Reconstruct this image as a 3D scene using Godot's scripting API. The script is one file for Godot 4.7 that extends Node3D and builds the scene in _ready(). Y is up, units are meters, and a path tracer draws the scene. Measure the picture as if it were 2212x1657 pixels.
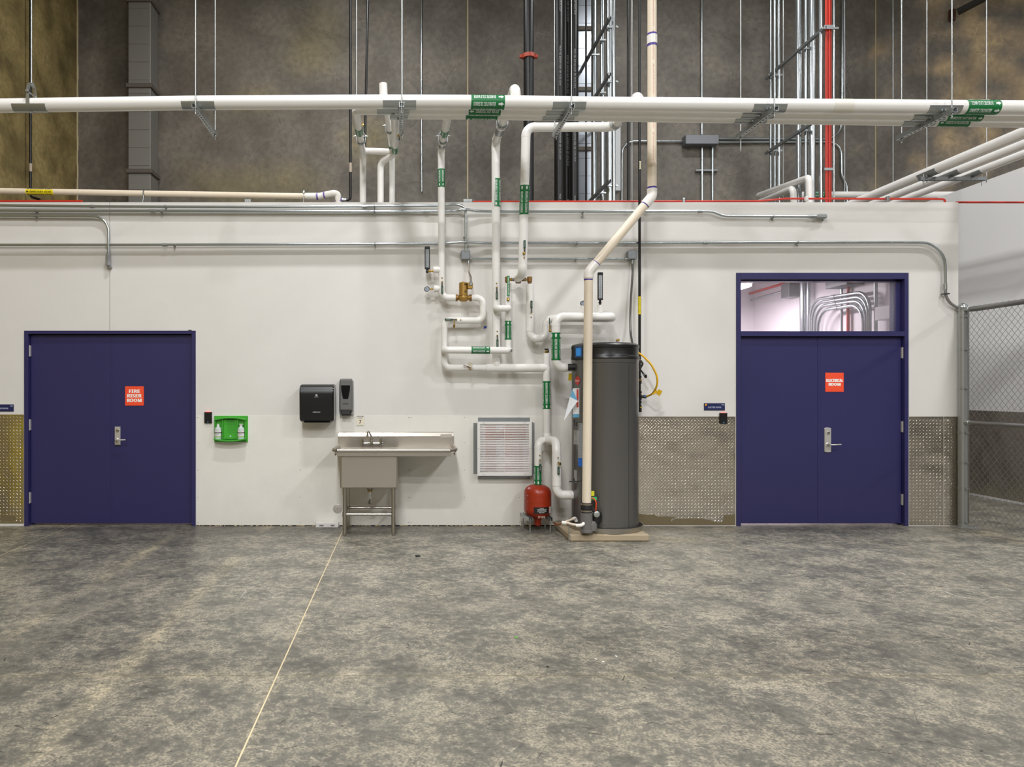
extends Node3D
# A service wall inside a warehouse. Metres, y up. The painted wall is the plane z = 0, the camera stands 8.1 m in front of it.

const DIST := 8.1
const FOC := 1563.3
const VPX := 880.0
const VPY := 839.0
const EYE := 1.54
const WTOP := 3.623

var M = {}
var bold: SystemFont
var sans: SystemFont
var rng = RandomNumberGenerator.new()


# ---------------------------------------------------------------- shapes
class Shape:
	var v = PackedVector3Array()
	var n = PackedVector3Array()
	var c = PackedColorArray()

	func tri(a, b, d, na, nb, nd):
		n.append(na)
		v.append(a)
		if (d - a).cross(b - a).dot(na + nb + nd) < 0.0:
			v.append(d); v.append(b); n.append(nd); n.append(nb)
		else:
			v.append(b); v.append(d); n.append(nb); n.append(nd)

	func quad(a, b, d, e, nr):
		tri(a, b, d, nr, nr, nr)
		tri(a, d, e, nr, nr, nr)

	func quad_s(a, b, d, e, na, nb, nd, ne):
		tri(a, b, d, na, nb, nd)
		tri(a, d, e, na, nd, ne)

	func box(ctr, size, bev = 0.0, bas = Basis()):
		var h = size * 0.5
		bev = minf(bev, minf(h.x, minf(h.y, h.z)) * 0.9)
		for ax in 3:
			var u = (ax + 1) % 3
			var w = (ax + 2) % 3
			for s in [-1.0, 1.0]:
				var nr = Vector3()
				nr[ax] = s
				var q = []
				for k in [[-1, -1], [1, -1], [1, 1], [-1, 1]]:
					var p = Vector3()
					p[ax] = s * h[ax]
					p[u] = k[0] * (h[u] - bev)
					p[w] = k[1] * (h[w] - bev)
					q.append(ctr + bas * p)
				quad(q[0], q[1], q[2], q[3], bas * nr)
			if bev > 0.0:
				for su in [-1.0, 1.0]:
					for sw in [-1.0, 1.0]:
						var q = []
						for k in [[-1, 0], [1, 0], [1, 1], [-1, 1]]:
							var p = Vector3()
							p[ax] = k[0] * (h[ax] - bev)
							p[u] = su * (h[u] - (bev if k[1] == 1 else 0.0))
							p[w] = sw * (h[w] - (0.0 if k[1] == 1 else bev))
							q.append(ctr + bas * p)
						var nr = Vector3()
						nr[u] = su
						nr[w] = sw
						quad(q[0], q[1], q[2], q[3], bas * nr.normalized())
		if bev > 0.0:
			for sx in [-1.0, 1.0]:
				for sy in [-1.0, 1.0]:
					for sz in [-1.0, 1.0]:
						var a = Vector3(sx * h.x, sy * (h.y - bev), sz * (h.z - bev))
						var b = Vector3(sx * (h.x - bev), sy * h.y, sz * (h.z - bev))
						var d = Vector3(sx * (h.x - bev), sy * (h.y - bev), sz * h.z)
						var nr = bas * Vector3(sx, sy, sz).normalized()
						tri(ctr + bas * a, ctr + bas * b, ctr + bas * d, nr, nr, nr)

	func span(x0, x1, y0, y1, z0, z1, bev = 0.0):
		box(Vector3((x0 + x1) * 0.5, (y0 + y1) * 0.5, (z0 + z1) * 0.5), Vector3(absf(x1 - x0), absf(y1 - y0), absf(z1 - z0)), bev)

	static func bent(pts, bend, steps = 7):
		if bend <= 0.0 or pts.size() < 3:
			return pts
		var out = [pts[0]]
		for i in range(1, pts.size() - 1):
			var a = (pts[i - 1] - pts[i])
			var b = (pts[i + 1] - pts[i])
			var la = a.length()
			var lb = b.length()
			a /= la
			b /= lb
			var ang = PI - a.angle_to(b)
			if ang < 0.03:
				out.append(pts[i])
				continue
			var t = bend * tan(ang / 2.0)
			var lim = minf(la * (0.98 if i == 1 else 0.49), lb * (0.98 if i == pts.size() - 2 else 0.49))
			var r = bend
			if t > lim:
				r = bend * lim / t
				t = lim
			var ctr = pts[i] + (a + b).normalized() * (r / cos(ang / 2.0))
			var p0 = pts[i] + a * t - ctr
			var p1 = pts[i] + b * t - ctr
			for k in steps + 1:
				out.append(ctr + p0.slerp(p1, float(k) / steps))
		out.append(pts[pts.size() - 1])
		return out

	func tube(pts, r, seg = 14, bend = 0.0, caps = true, r2 = -1.0):
		pts = bent(pts, bend)
		var rings = []
		var norms = []
		var tan0 = (pts[1] - pts[0]).normalized()
		var u = tan0.cross(Vector3.UP)
		if u.length() < 0.1:
			u = tan0.cross(Vector3.BACK)
		u = u.normalized()
		var pt = tan0
		for i in pts.size():
			var tg = tan0
			if i > 0 and i < pts.size() - 1:
				tg = ((pts[i + 1] - pts[i]).normalized() + (pts[i] - pts[i - 1]).normalized()).normalized()
			elif i > 0:
				tg = (pts[i] - pts[i - 1]).normalized()
			var ax = pt.cross(tg)
			if ax.length() > 1e-6:
				u = u.rotated(ax.normalized(), pt.angle_to(tg))
			pt = tg
			var w = tg.cross(u).normalized()
			var ring = []
			var nn = []
			var rr = r if r2 < 0.0 else lerpf(r, r2, float(i) / (pts.size() - 1))
			for k in seg:
				var an = TAU * k / seg
				var d = u * cos(an) + w * sin(an)
				nn.append(d)
				ring.append(pts[i] + d * rr)
			rings.append(ring)
			norms.append(nn)
		for i in pts.size() - 1:
			for k in seg:
				var j = (k + 1) % seg
				quad_s(rings[i][k], rings[i][j], rings[i + 1][j], rings[i + 1][k], norms[i][k], norms[i][j], norms[i + 1][j], norms[i + 1][k])
		if caps:
			for e in [0, pts.size() - 1]:
				var nr = (pts[0] - pts[1]).normalized() if e == 0 else (pts[e] - pts[e - 1]).normalized()
				for k in range(1, seg - 1):
					tri(rings[e][0], rings[e][k], rings[e][k + 1], nr, nr, nr)

	func rod(a, b, r, seg = 12):
		tube([a, b], r, seg)

	# profile: Vector2(radius, height) turned about the local y axis of xf
	func lathe(prof, xf, seg = 24, a0 = 0.0, a1 = TAU):
		var sn = []
		for i in prof.size() - 1:
			var d = (prof[i + 1] - prof[i])
			sn.append(Vector2(d.y, -d.x).normalized())
		for i in prof.size() - 1:
			if prof[i].distance_to(prof[i + 1]) < 1e-6:
				continue
			var n0 = sn[i]
			var n1 = sn[i]
			if i > 0 and absf(sn[i].angle_to(sn[i - 1])) < 0.65:
				n0 = (sn[i] + sn[i - 1]).normalized()
			if i < sn.size() - 1 and absf(sn[i].angle_to(sn[i + 1])) < 0.65:
				n1 = (sn[i] + sn[i + 1]).normalized()
			for k in seg:
				var q0 = a0 + (a1 - a0) * k / seg
				var q1 = a0 + (a1 - a0) * (k + 1) / seg
				var e0 = Vector3(cos(q0), 0, sin(q0))
				var e1 = Vector3(cos(q1), 0, sin(q1))
				var A = xf * (e0 * prof[i].x + Vector3.UP * prof[i].y)
				var B = xf * (e1 * prof[i].x + Vector3.UP * prof[i].y)
				var C = xf * (e1 * prof[i + 1].x + Vector3.UP * prof[i + 1].y)
				var E = xf * (e0 * prof[i + 1].x + Vector3.UP * prof[i + 1].y)
				var bs = xf.basis
				var nA = bs * (e0 * n0.x + Vector3.UP * n0.y)
				var nB = bs * (e1 * n0.x + Vector3.UP * n0.y)
				var nC = bs * (e1 * n1.x + Vector3.UP * n1.y)
				var nE = bs * (e0 * n1.x + Vector3.UP * n1.y)
				if prof[i].x > 1e-6:
					tri(A, B, C, nA, nB, nC)
				if prof[i + 1].x > 1e-6:
					tri(A, C, E, nA, nC, nE)

	# polygon in the local xy plane of xf, from z = 0 to z = depth, edges broken by bev on the +z side
	func prism(poly, depth, xf, bev = 0.0, smooth_sides = false):
		var pp = PackedVector2Array(poly)
		if Geometry2D.is_polygon_clockwise(pp):
			pp.reverse()
		var top = pp
		if bev > 0.0:
			top = PackedVector2Array()
			var m = pp.size()
			for i in m:
				var e0 = (pp[i] - pp[(i + m - 1) % m]).normalized()
				var e1 = (pp[(i + 1) % m] - pp[i]).normalized()
				var inn = (e0.orthogonal() + e1.orthogonal()) * -1.0
				if inn.length() < 1e-5:
					inn = -e0.orthogonal()
				inn = inn.normalized()
				var k = maxf(0.5, absf(inn.dot(e0.orthogonal())))
				top.append(pp[i] + inn * bev / k)
		var ix = Geometry2D.triangulate_polygon(pp)
		var nz = (xf.basis * Vector3(0, 0, 1)).normalized()
		for i in range(0, ix.size(), 3):
			var q = [ix[i], ix[i + 1], ix[i + 2]]
			tri(xf * Vector3(top[q[0]].x, top[q[0]].y, depth), xf * Vector3(top[q[1]].x, top[q[1]].y, depth), xf * Vector3(top[q[2]].x, top[q[2]].y, depth), nz, nz, nz)
			if depth != 0.0:
				tri(xf * Vector3(pp[q[0]].x, pp[q[0]].y, 0), xf * Vector3(pp[q[1]].x, pp[q[1]].y, 0), xf * Vector3(pp[q[2]].x, pp[q[2]].y, 0), -nz, -nz, -nz)
		if depth == 0.0:
			return
		var m2 = pp.size()
		for i in m2:
			var j = (i + 1) % m2
			var e = (pp[j] - pp[i]).normalized()
			var nr = (xf.basis * Vector3(e.y, -e.x, 0)).normalized()
			var ni = nr
			var nj = nr
			if smooth_sides:
				var e0 = (pp[i] - pp[(i + m2 - 1) % m2]).normalized()
				var e2 = (pp[(j + 1) % m2] - pp[j]).normalized()
				if absf(e.angle_to(e0)) < 0.7:
					ni = (xf.basis * Vector3(e.y + e0.y, -e.x - e0.x, 0)).normalized()
				if absf(e.angle_to(e2)) < 0.7:
					nj = (xf.basis * Vector3(e.y + e2.y, -e.x - e2.x, 0)).normalized()
			var a = Vector3(pp[i].x, pp[i].y, 0)
			var b = Vector3(pp[j].x, pp[j].y, 0)
			quad_s(xf * a, xf * b, xf * (b + Vector3(0, 0, depth - bev)), xf * (a + Vector3(0, 0, depth - bev)), ni, nj, nj, ni)
			if bev > 0.0:
				var k1 = (ni + nz).normalized()
				var k2 = (nj + nz).normalized()
				quad_s(xf * (a + Vector3(0, 0, depth - bev)), xf * (b + Vector3(0, 0, depth - bev)), xf * Vector3(top[j].x, top[j].y, depth), xf * Vector3(top[i].x, top[i].y, depth), k1, k2, k2, k1)

	# curved sheet round the axis a-b from angle q0 to q1 (0 = along up, turning towards side)
	func shell(a, b, r, th, up, q0, q1, seg = 14):
		var ax = (b - a).normalized()
		var side = ax.cross(up).normalized()
		up = side.cross(ax).normalized()
		for k in seg:
			var e = []
			for q in [q0 + (q1 - q0) * k / seg, q0 + (q1 - q0) * (k + 1) / seg]:
				e.append(up * cos(q) + side * sin(q))
			quad_s(a + e[0] * (r + th), a + e[1] * (r + th), b + e[1] * (r + th), b + e[0] * (r + th), e[0], e[1], e[1], e[0])
			quad_s(a + e[0] * r, a + e[1] * r, b + e[1] * r, b + e[0] * r, -e[0], -e[1], -e[1], -e[0])
			for s in [[a, -ax], [b, ax]]:
				quad(s[0] + e[0] * r, s[0] + e[1] * r, s[0] + e[1] * (r + th), s[0] + e[0] * (r + th), s[1])
			for s in [[0, -1.0], [1, 1.0]]:
				if (s[0] == 0 and k == 0) or (s[0] == 1 and k == seg - 1):
					quad(a + e[s[0]] * r, b + e[s[0]] * r, b + e[s[0]] * (r + th), a + e[s[0]] * (r + th), ax.cross(e[s[0]]) * s[1])

	func mesh(m):
		var arr = []
		arr.resize(Mesh.ARRAY_MAX)
		arr[Mesh.ARRAY_VERTEX] = v
		arr[Mesh.ARRAY_NORMAL] = n
		if c.size() == v.size() and c.size() > 0:
			arr[Mesh.ARRAY_COLOR] = c
		var am = ArrayMesh.new()
		am.add_surface_from_arrays(Mesh.PRIMITIVE_TRIANGLES, arr)
		am.surface_set_material(0, m)
		return am


# ---------------------------------------------------------------- scene helpers
func at(px, py, z) -> Vector3:   # a measured direction at a known depth
	var d = DIST - z
	return Vector3((px - VPX) * d / FOC, EYE + (VPY - py) * d / FOC, z)

func ats(list) -> Array:
	var out = []
	for p in list:
		out.append(at(p[0], p[1], p[2]))
	return out

func wx(px) -> float:
	return (px - VPX) / 193.0

func wy(py) -> float:
	return EYE + (VPY - py) / 193.0

func add(parent, called, sh, m):
	var o = MeshInstance3D.new()
	o.name = called
	if parent == self:
		var lo = sh.v[0]
		var hi = sh.v[0]
		for p in sh.v:
			lo = lo.min(p)
			hi = hi.max(p)
		var base = Vector3((lo.x + hi.x) * 0.5, lo.y, (lo.z + hi.z) * 0.5)
		for i in sh.v.size():
			sh.v[i] -= base
		o.position = base
	elif parent.get_parent() == self:
		o.position = -parent.position
	o.mesh = sh.mesh(m)
	parent.add_child(o, true)
	return o

func tag(o, label, category, group = ""):
	o.set_meta("label", label)
	o.set_meta("category", category)
	if group:
		o.set_meta("group", group)
	return o

func thing(called, label, category, base = Vector3.ZERO, group = ""):
	var o = Node3D.new()
	o.name = called
	add_child(o, true)
	o.position = base
	return tag(o, label, category, group)

func struct_node(called):
	var o = Node3D.new()
	o.name = called
	add_child(o, true)
	o.set_meta("kind", "structure")
	return o

func struct(called, sh, m, parent = self):
	var o = add(parent, called, sh, m)
	if parent == self:
		o.set_meta("kind", "structure")
	return o

func stuff(o):
	o.set_meta("kind", "stuff")
	return o

func axes(x, y, z, o) -> Transform3D:
	return Transform3D(Basis(x, y, z), o)

func yaxis(dir, o) -> Transform3D:   # local y along dir
	dir = dir.normalized()
	var x = dir.cross(Vector3.BACK)
	if x.length() < 0.1:
		x = dir.cross(Vector3.RIGHT)
	x = x.normalized()
	return Transform3D(Basis(x, dir, x.cross(dir)), o)

func flatxf(o) -> Transform3D:
	return Transform3D(Basis(), o)

# flat or pipe-wrapped lettering: centred on xf, local x reads along, local z faces out
func letters(sh, txt, cap, xf, font, fit = 0.0, radius = 0.0, big = false):
	var tm = TextMesh.new()
	tm.text = txt
	tm.font = font
	tm.font_size = 40 if big else 24
	tm.curve_step = 0.6 if big else 1.2
	tm.pixel_size = cap / (0.714 * tm.font_size)
	tm.depth = 0.0
	var arr = tm.get_mesh_arrays()
	var vs = arr[Mesh.ARRAY_VERTEX]
	if vs == null or vs.size() == 0:
		return
	var ix = arr[Mesh.ARRAY_INDEX]
	var lo = vs[0]
	var hi = vs[0]
	for p in vs:
		lo = lo.min(p)
		hi = hi.max(p)
	var mid = (lo + hi) * 0.5
	var sx = 1.0
	if fit > 0.0:
		sx = fit / maxf(1e-6, hi.x - lo.x)
	var pos = PackedVector3Array()
	var nor = PackedVector3Array()
	for p in vs:
		var q = Vector3((p.x - mid.x) * sx, p.y - mid.y, 0)
		if radius > 0.0:
			var a = q.y / radius
			pos.append(xf * Vector3(q.x, sin(a) * radius, cos(a) * radius))
			nor.append(xf.basis * Vector3(0, sin(a), cos(a)))
		else:
			pos.append(xf * q)
			nor.append(xf.basis.z)
	if ix == null or ix.size() == 0:
		ix = PackedInt32Array(range(vs.size()))
	for i in range(0, ix.size(), 3):
		if absf(vs[ix[i]].z - lo.z) > 1e-4 and lo.z < hi.z - 1e-4:
			continue
		sh.tri(pos[ix[i]], pos[ix[i + 1]], pos[ix[i + 2]], nor[ix[i]], nor[ix[i + 1]], nor[ix[i + 2]])

func arrow(sh, length, width, xf, radius):
	var h = width * 0.5
	var pts = [Vector2(0, 0.5 * h), Vector2(length * 0.5, 0.5 * h), Vector2(length * 0.5, h), Vector2(length, 0), Vector2(length * 0.5, -h), Vector2(length * 0.5, -0.5 * h), Vector2(0, -0.5 * h), Vector2(0, 0), Vector2(length * 0.5, 0)]
	var pos = []
	var nor = []
	for q in pts:
		var a = q.y / radius
		pos.append(xf * Vector3(q.x - length * 0.5, sin(a) * radius, cos(a) * radius))
		nor.append(xf.basis * Vector3(0, sin(a), cos(a)))
	for f in [[0, 1, 8], [0, 8, 7], [7, 8, 5], [7, 5, 6], [2, 3, 8], [8, 3, 4]]:
		sh.tri(pos[f[0]], pos[f[1]], pos[f[2]], nor[f[0]], nor[f[1]], nor[f[2]])

# a coloured pipe marker: band a-b on a pipe of radius r, text along it, arrow at the end it flows to (+1 = b)
func marker(parent, a, b, r, txt, flow, turn = 0.0, flips = true, m = null, mt = null):
	if m == null:
		m = M.green
	if mt == null:
		mt = M.print_white
	var sh = Shape.new()
	sh.tube([a, b], r + 0.0015, 24)
	var band = add(parent, "pipe_marker", sh, m)
	var ax = (b - a).normalized()
	var ln = a.distance_to(b)
	var out = Vector3(0, EYE, DIST) - (a + b) * 0.5
	out = (out - ax * out.dot(ax)).normalized()
	var tx = Shape.new()
	var rr = r + 0.0032
	var cap = 0.56 * r
	var alen = minf(ln * 0.16, cap * 1.5)
	for k in 6:
		var q = turn + TAU * k / 6.0
		var zo = out.rotated(ax, q)
		var xo = ax
		if flips and k % 2 == 1:
			xo = -ax
		var c0 = (a + b) * 0.5 - ax * flow * alen * 0.62
		letters(tx, txt, cap, axes(xo, zo.cross(xo), zo, c0), bold, ln - alen * 1.9 - 0.012, rr)
		var xa = ax * flow
		var ac = (b if flow > 0 else a) - ax * flow * (alen * 0.5 + 0.008)
		arrow(tx, alen, cap * 1.1, axes(xa, zo.cross(xa), zo, ac), rr)
	add(band, "lettering", tx, mt)
	return band

# an insulated pipe run with jacketed elbows
func run(parent, called, pts, r, m, bend = -1.0, covers = true, seg = 20):
	if bend < 0.0:
		bend = r * 2.0
	var sh = Shape.new()
	sh.tube(pts, r, seg, bend)
	var o = add(parent, called, sh, m)
	if covers:
		for i in range(1, pts.size() - 1):
			var a = (pts[i - 1] - pts[i])
			var b = (pts[i + 1] - pts[i])
			var ang = PI - a.angle_to(b)
			if ang < 0.3:
				continue
			var t = bend * tan(ang / 2.0) + r * 0.35
			if t > a.length() * 0.9 or t > b.length() * 0.9:
				continue
			var e = Shape.new()
			e.tube([pts[i] + a.normalized() * t, pts[i], pts[i] + b.normalized() * t], r + 0.0014, seg, bend)
			add(parent, "elbow_cover", e, m)
	return o

func mat(col, rough = 0.5, metal = 0.0, spec = 0.5) -> StandardMaterial3D:
	var m = StandardMaterial3D.new()
	m.albedo_color = Color(col)
	m.roughness = rough
	m.metallic = metal
	m.metallic_specular = spec
	return m

func noise_bytes(sz, freq, oct, seed_, kind = FastNoiseLite.TYPE_SIMPLEX_SMOOTH, fr = FastNoiseLite.FRACTAL_FBM, gain = 0.55) -> PackedByteArray:
	var f = FastNoiseLite.new()
	f.seed = seed_
	f.noise_type = kind
	f.frequency = freq
	f.fractal_type = fr
	f.fractal_octaves = oct
	f.fractal_gain = gain
	var im = f.get_seamless_image(sz, sz, false, false, 0.12, true)
	im.convert(Image.FORMAT_L8)
	return im.get_data()

func noise_tex(sz, freq, oct, seed_, lo = 0.0, hi = 1.0) -> ImageTexture:
	var b = noise_bytes(sz, freq, oct, seed_)
	for i in b.size():
		b[i] = int(255.0 * lerpf(lo, hi, b[i] / 255.0))
	return ImageTexture.create_from_image(Image.create_from_data(sz, sz, false, Image.FORMAT_L8, b))

func triplanar(m, tex, metres, world = true):
	m.albedo_texture = tex
	m.uv1_triplanar = true
	m.uv1_world_triplanar = world
	m.uv1_scale = Vector3.ONE / metres
	m.uv1_triplanar_sharpness = 8.0
	return m

func bumpy(m, tex, cm):
	m.heightmap_enabled = true
	m.heightmap_texture = tex
	m.heightmap_scale = cm
	return m


# ---------------------------------------------------------------- scene
func _ready():
	rng.seed = 7
	camera_and_light()
	materials()
	shell()
	front_wall()
	doors()
	room_behind()
	wainscot()
	back_services()
	overhead_rack()
	drops()
	manifold()
	heater()
	wall_conduits()
	sink()
	wall_items()
	fence()


func camera_and_light():
	var cam = Camera3D.new()
	cam.name = "camera"
	add_child(cam)
	cam.position = Vector3(0, EYE, DIST)
	cam.near = 0.05
	cam.far = 120.0
	cam.projection = Camera3D.PROJECTION_FRUSTUM
	cam.keep_aspect = Camera3D.KEEP_HEIGHT
	cam.size = 0.05 * 1657.0 / FOC
	cam.frustum_offset = Vector2((1106.0 - VPX) / FOC, (VPY - 828.5) / FOC) * 0.05
	cam.current = true
	var we = WorldEnvironment.new()
	we.name = "environment"
	var e = Environment.new()
	e.background_mode = Environment.BG_COLOR
	e.background_color = Color(0.02, 0.02, 0.02)
	e.tonemap_mode = Environment.TONE_MAPPER_LINEAR
	e.tonemap_exposure = 1.27
	e.sdfgi_enabled = true
	e.ssao_enabled = true
	e.ssil_enabled = true
	we.environment = e
	add_child(we)
	# rows of high-bay fixtures under the roof
	var house = mat("5a5c5e", 0.5, 0.3)
	var lens = mat("f4f2ee", 0.4)
	lens.emission_enabled = true
	lens.emission = Color(1.0, 0.995, 0.985)
	lens.emission_energy_multiplier = 9.0
	for zz in [-1.4, 3.3, 8.7, 11.8, 15.0, 18.6]:  # row over the back rooms is added to brighten back wall and pipes
		for xx in ([-1.0, 7.2, 16.5] if zz > 0.0 else [-1.0, 4.6, 12.5]):
			var row = {-1.4: "added unseen above the back rooms", 3.3: "before the painted wall", 8.7: "above the camera", 11.8: "just behind the camera", 15.0: "well behind the camera", 18.6: "at the far end of the hall"}[zz]
			var col = {-1.0: "over the sink bay", 7.2: "over the electrical room door bay", 16.5: "over the open side bay", 4.6: "over the electrical room", 12.5: "over the side block"}[xx]
			var t = thing("high_bay_light", "high bay light %s, %s" % [row, col], "light", Vector3(xx, 9.05, zz), "high bay lights under the roof")
			var s = Shape.new()
			s.span(xx - 0.62, xx + 0.62, 9.05, 9.17, zz - 0.2, zz + 0.2, 0.02)
			s.rod(Vector3(xx - 0.5, 9.17, zz), Vector3(xx - 0.5, 9.9, zz), 0.006, 6)
			s.rod(Vector3(xx + 0.5, 9.17, zz), Vector3(xx + 0.5, 9.9, zz), 0.006, 6)
			add(t, "housing", s, house)
			var l = Shape.new()
			l.span(xx - 0.58, xx + 0.58, 9.035, 9.05, zz - 0.16, zz + 0.16)
			add(t, "diffuser", l, lens)
			var a = AreaLight3D.new()
			a.name = "lamp"
			a.area_size = Vector2(1.16, 0.32)
			a.area_normalize_energy = true
			a.light_energy = {-1.4: 11.0, 3.3: 19.0, 8.7: 37.0, 11.8: 10.0, 15.0: 36.0, 18.6: 36.0}[zz] * (1.14 if xx < 0.0 else (0.5 if xx > 10.0 else (0.8 if zz > 0.0 else 1.1)))
			a.light_color = Color(0.985, 0.988, 1.0)
			a.area_range = 60.0
			a.area_attenuation = 2.0
			a.shadow_enabled = true
			t.add_child(a)
			a.position = Vector3(0, -0.02, 0)
			a.rotation_degrees = Vector3(-90, 0, 0)


func materials():
	bold = SystemFont.new()
	bold.font_names = PackedStringArray(["Droid Sans"])
	bold.font_weight = 700
	sans = SystemFont.new()
	sans.font_names = PackedStringArray(["Droid Sans"])
	M.jacket = mat("e9e7e2", 0.22)
	M.green = mat("0f7038", 0.4)
	M.print_white = mat("dfe6e2", 0.5)
	M.print_black = mat("181818", 0.5)
	M.print_grey = mat("9a9c9c", 0.5)
	M.galv = mat("a9adac", 0.34, 0.85)
	M.galv_dull = mat("8d9090", 0.45, 0.7)
	M.emt = mat("b9c0c2", 0.24, 0.9)
	M.chrome = mat("c9c9c6", 0.12, 1.0)
	M.steel = mat("c6c0b6", 0.36, 1.0)
	M.steel_tube = mat("b0aaa0", 0.25, 1.0)
	M.iron = mat("171615", 0.38, 0.2)
	M.black = mat("121213", 0.35)
	M.black_gloss = mat("0c0c0d", 0.12)
	M.rubber = mat("151515", 0.6)
	M.bronze = mat("a88440", 0.42, 0.55)
	M.brass = mat("a9893f", 0.3, 0.9)
	M.brass_dull = mat("8c6a3c", 0.45, 0.6)
	M.copper = mat("b5673f", 0.3, 0.9)
	M.cpvc = mat("e2d4be", 0.35)
	M.pvc_white = mat("e8e4dc", 0.3)
	M.purple = mat("4a3a94", 0.45)
	M.red_pipe = mat("c02f1c", 0.35)
	M.orange = mat("f4502c", 0.45)
	M.navy = mat("2d2b58", 0.36)
	M.navy_dark = mat("16142a", 0.5)
	M.sign_navy = mat("1d2452", 0.4)
	M.yellow = mat("e8d417", 0.4)
	M.hose = mat("e8b30e", 0.35)
	M.gauge_face = mat("9aa3ad", 0.3)
	M.nickel = mat("cbc7c1", 0.38, 0.55)
	M.heater = mat("6b6966", 0.24, 0.55)
	M.tank_red = mat("9c3016", 0.33)
	M.pad = mat("a99a80", 0.85)
	M.grey_pvc = mat("6a6764", 0.4)
	M.white_paint = mat("e6e4e0", 0.4)
	M.blue_tape = mat("1440b0", 0.6)
	M.caulk = mat("d2c19c", 0.8)
	M.glow_red = mat("e0605a", 0.4)
	M.clear = mat("d8dedd", 0.12)
	M.fibre = mat("cdbb94", 0.9)
	M.seam = mat("8f8d88", 0.8)
	var g = StandardMaterial3D.new()
	g.albedo_color = Color(0.96, 0.97, 1.0, 0.05)
	g.transparency = BaseMaterial3D.TRANSPARENCY_ALPHA
	g.roughness = 0.02
	M.glass = g
	# painted gypsum: faint roller texture
	M.wall = mat("dedbd5", 0.42)
	M.wall_in = mat("e4dfe2", 0.45)
	M.panel = mat("e8e5dc", 0.38)
	var orange_peel = noise_tex(512, 0.06, 3, 5)
	triplanar(M.wall, noise_tex(256, 0.012, 3, 21, 0.985, 1.0), 2.5)
	bumpy(M.wall, orange_peel, 0.02)
	triplanar(M.panel, noise_tex(256, 0.02, 3, 22, 0.98, 1.0), 1.5)
	bumpy(M.panel, orange_peel, 0.035)
	# tread plate: polished aluminium, a little uneven
	M.plate = mat("cdc5b7", 0.2, 1.0)
	M.plate.uv1_triplanar = true
	M.plate.uv1_world_triplanar = true
	M.plate.uv1_scale = Vector3.ONE / 1.7
	bumpy(M.plate, noise_tex(256, 0.012, 2, 33), 1.2)
	M.lug = mat("c6c0b4", 0.24, 1.0)
	# wet-brushed steel of the sink
	M.concrete = concrete_material(11, Color("77726a"), Color("68635b"), Color("847c6f"), 7.0)
	M.concrete_warm = concrete_material(12, Color("8d7c52"), Color("675a3a"), Color("a39268"), 5.0)
	M.floor = floor_material()


# how far the paler patches lie above the plain concrete: tints at the corners stay at or below 1
const LIFT := 2.4
const FLOOR_LIFT := 1.75

func lifted(c, f) -> Color:
	var l = c.srgb_to_linear()
	return Color(minf(l.r * f, 1.0), minf(l.g * f, 1.0), minf(l.b * f, 1.0)).linear_to_srgb()


func concrete_material(sd, base, dark, light, metres):
	base = lifted(base, LIFT)
	dark = lifted(dark, LIFT)
	light = lifted(light, LIFT)
	var sz = 1024
	var a = noise_bytes(sz, 0.006, 6, sd)
	var b = noise_bytes(sz, 0.05, 4, sd + 1)
	var d = noise_bytes(sz, 0.011, 3, sd + 2, FastNoiseLite.TYPE_SIMPLEX_SMOOTH, FastNoiseLite.FRACTAL_RIDGED)
	var out = PackedByteArray()
	out.resize(sz * sz * 3)
	for i in sz * sz:
		var x = a[i] / 255.0
		var y = b[i] / 255.0
		var col = dark.lerp(base, clampf(x * 2.2 - 0.3, 0.0, 1.0))
		col = col.lerp(light, clampf((x - 0.55) * 2.5, 0.0, 1.0) * clampf(y * 1.6 - 0.3, 0.0, 1.0))
		var k = 0.92 + 0.16 * y
		if d[i] > 226:
			k *= 0.86 + (255 - d[i]) * 0.004
		out[i * 3] = int(clampf(col.r * k, 0, 1) * 255)
		out[i * 3 + 1] = int(clampf(col.g * k, 0, 1) * 255)
		out[i * 3 + 2] = int(clampf(col.b * k, 0, 1) * 255)
	var r = RandomNumberGenerator.new()
	r.seed = sd
	# trowel marks
	for q in 260:
		var x0 = r.randf() * sz
		var y0 = r.randf() * sz
		var an = r.randf() * TAU
		var cv = r.randf_range(-0.012, 0.012)
		var amt = r.randf_range(0.06, 0.22) * (1.0 if r.randf() < 0.65 else -1.0)
		for s in r.randi_range(10, 90):
			x0 += cos(an)
			y0 += sin(an)
			an += cv
			var i = (posmod(int(y0), sz) * sz + posmod(int(x0), sz)) * 3
			for ch in 3:
				out[i + ch] = int(clampf(out[i + ch] * (1.0 + amt), 0, 255))
	var tex = ImageTexture.create_from_image(Image.create_from_data(sz, sz, false, Image.FORMAT_RGB8, out))
	var m = mat("ffffff", 0.78, 0.0, 0.35)
	m.vertex_color_use_as_albedo = true
	triplanar(m, tex, metres)
	bumpy(m, noise_tex(512, 0.03, 4, sd + 5), 0.25)
	return m


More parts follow.
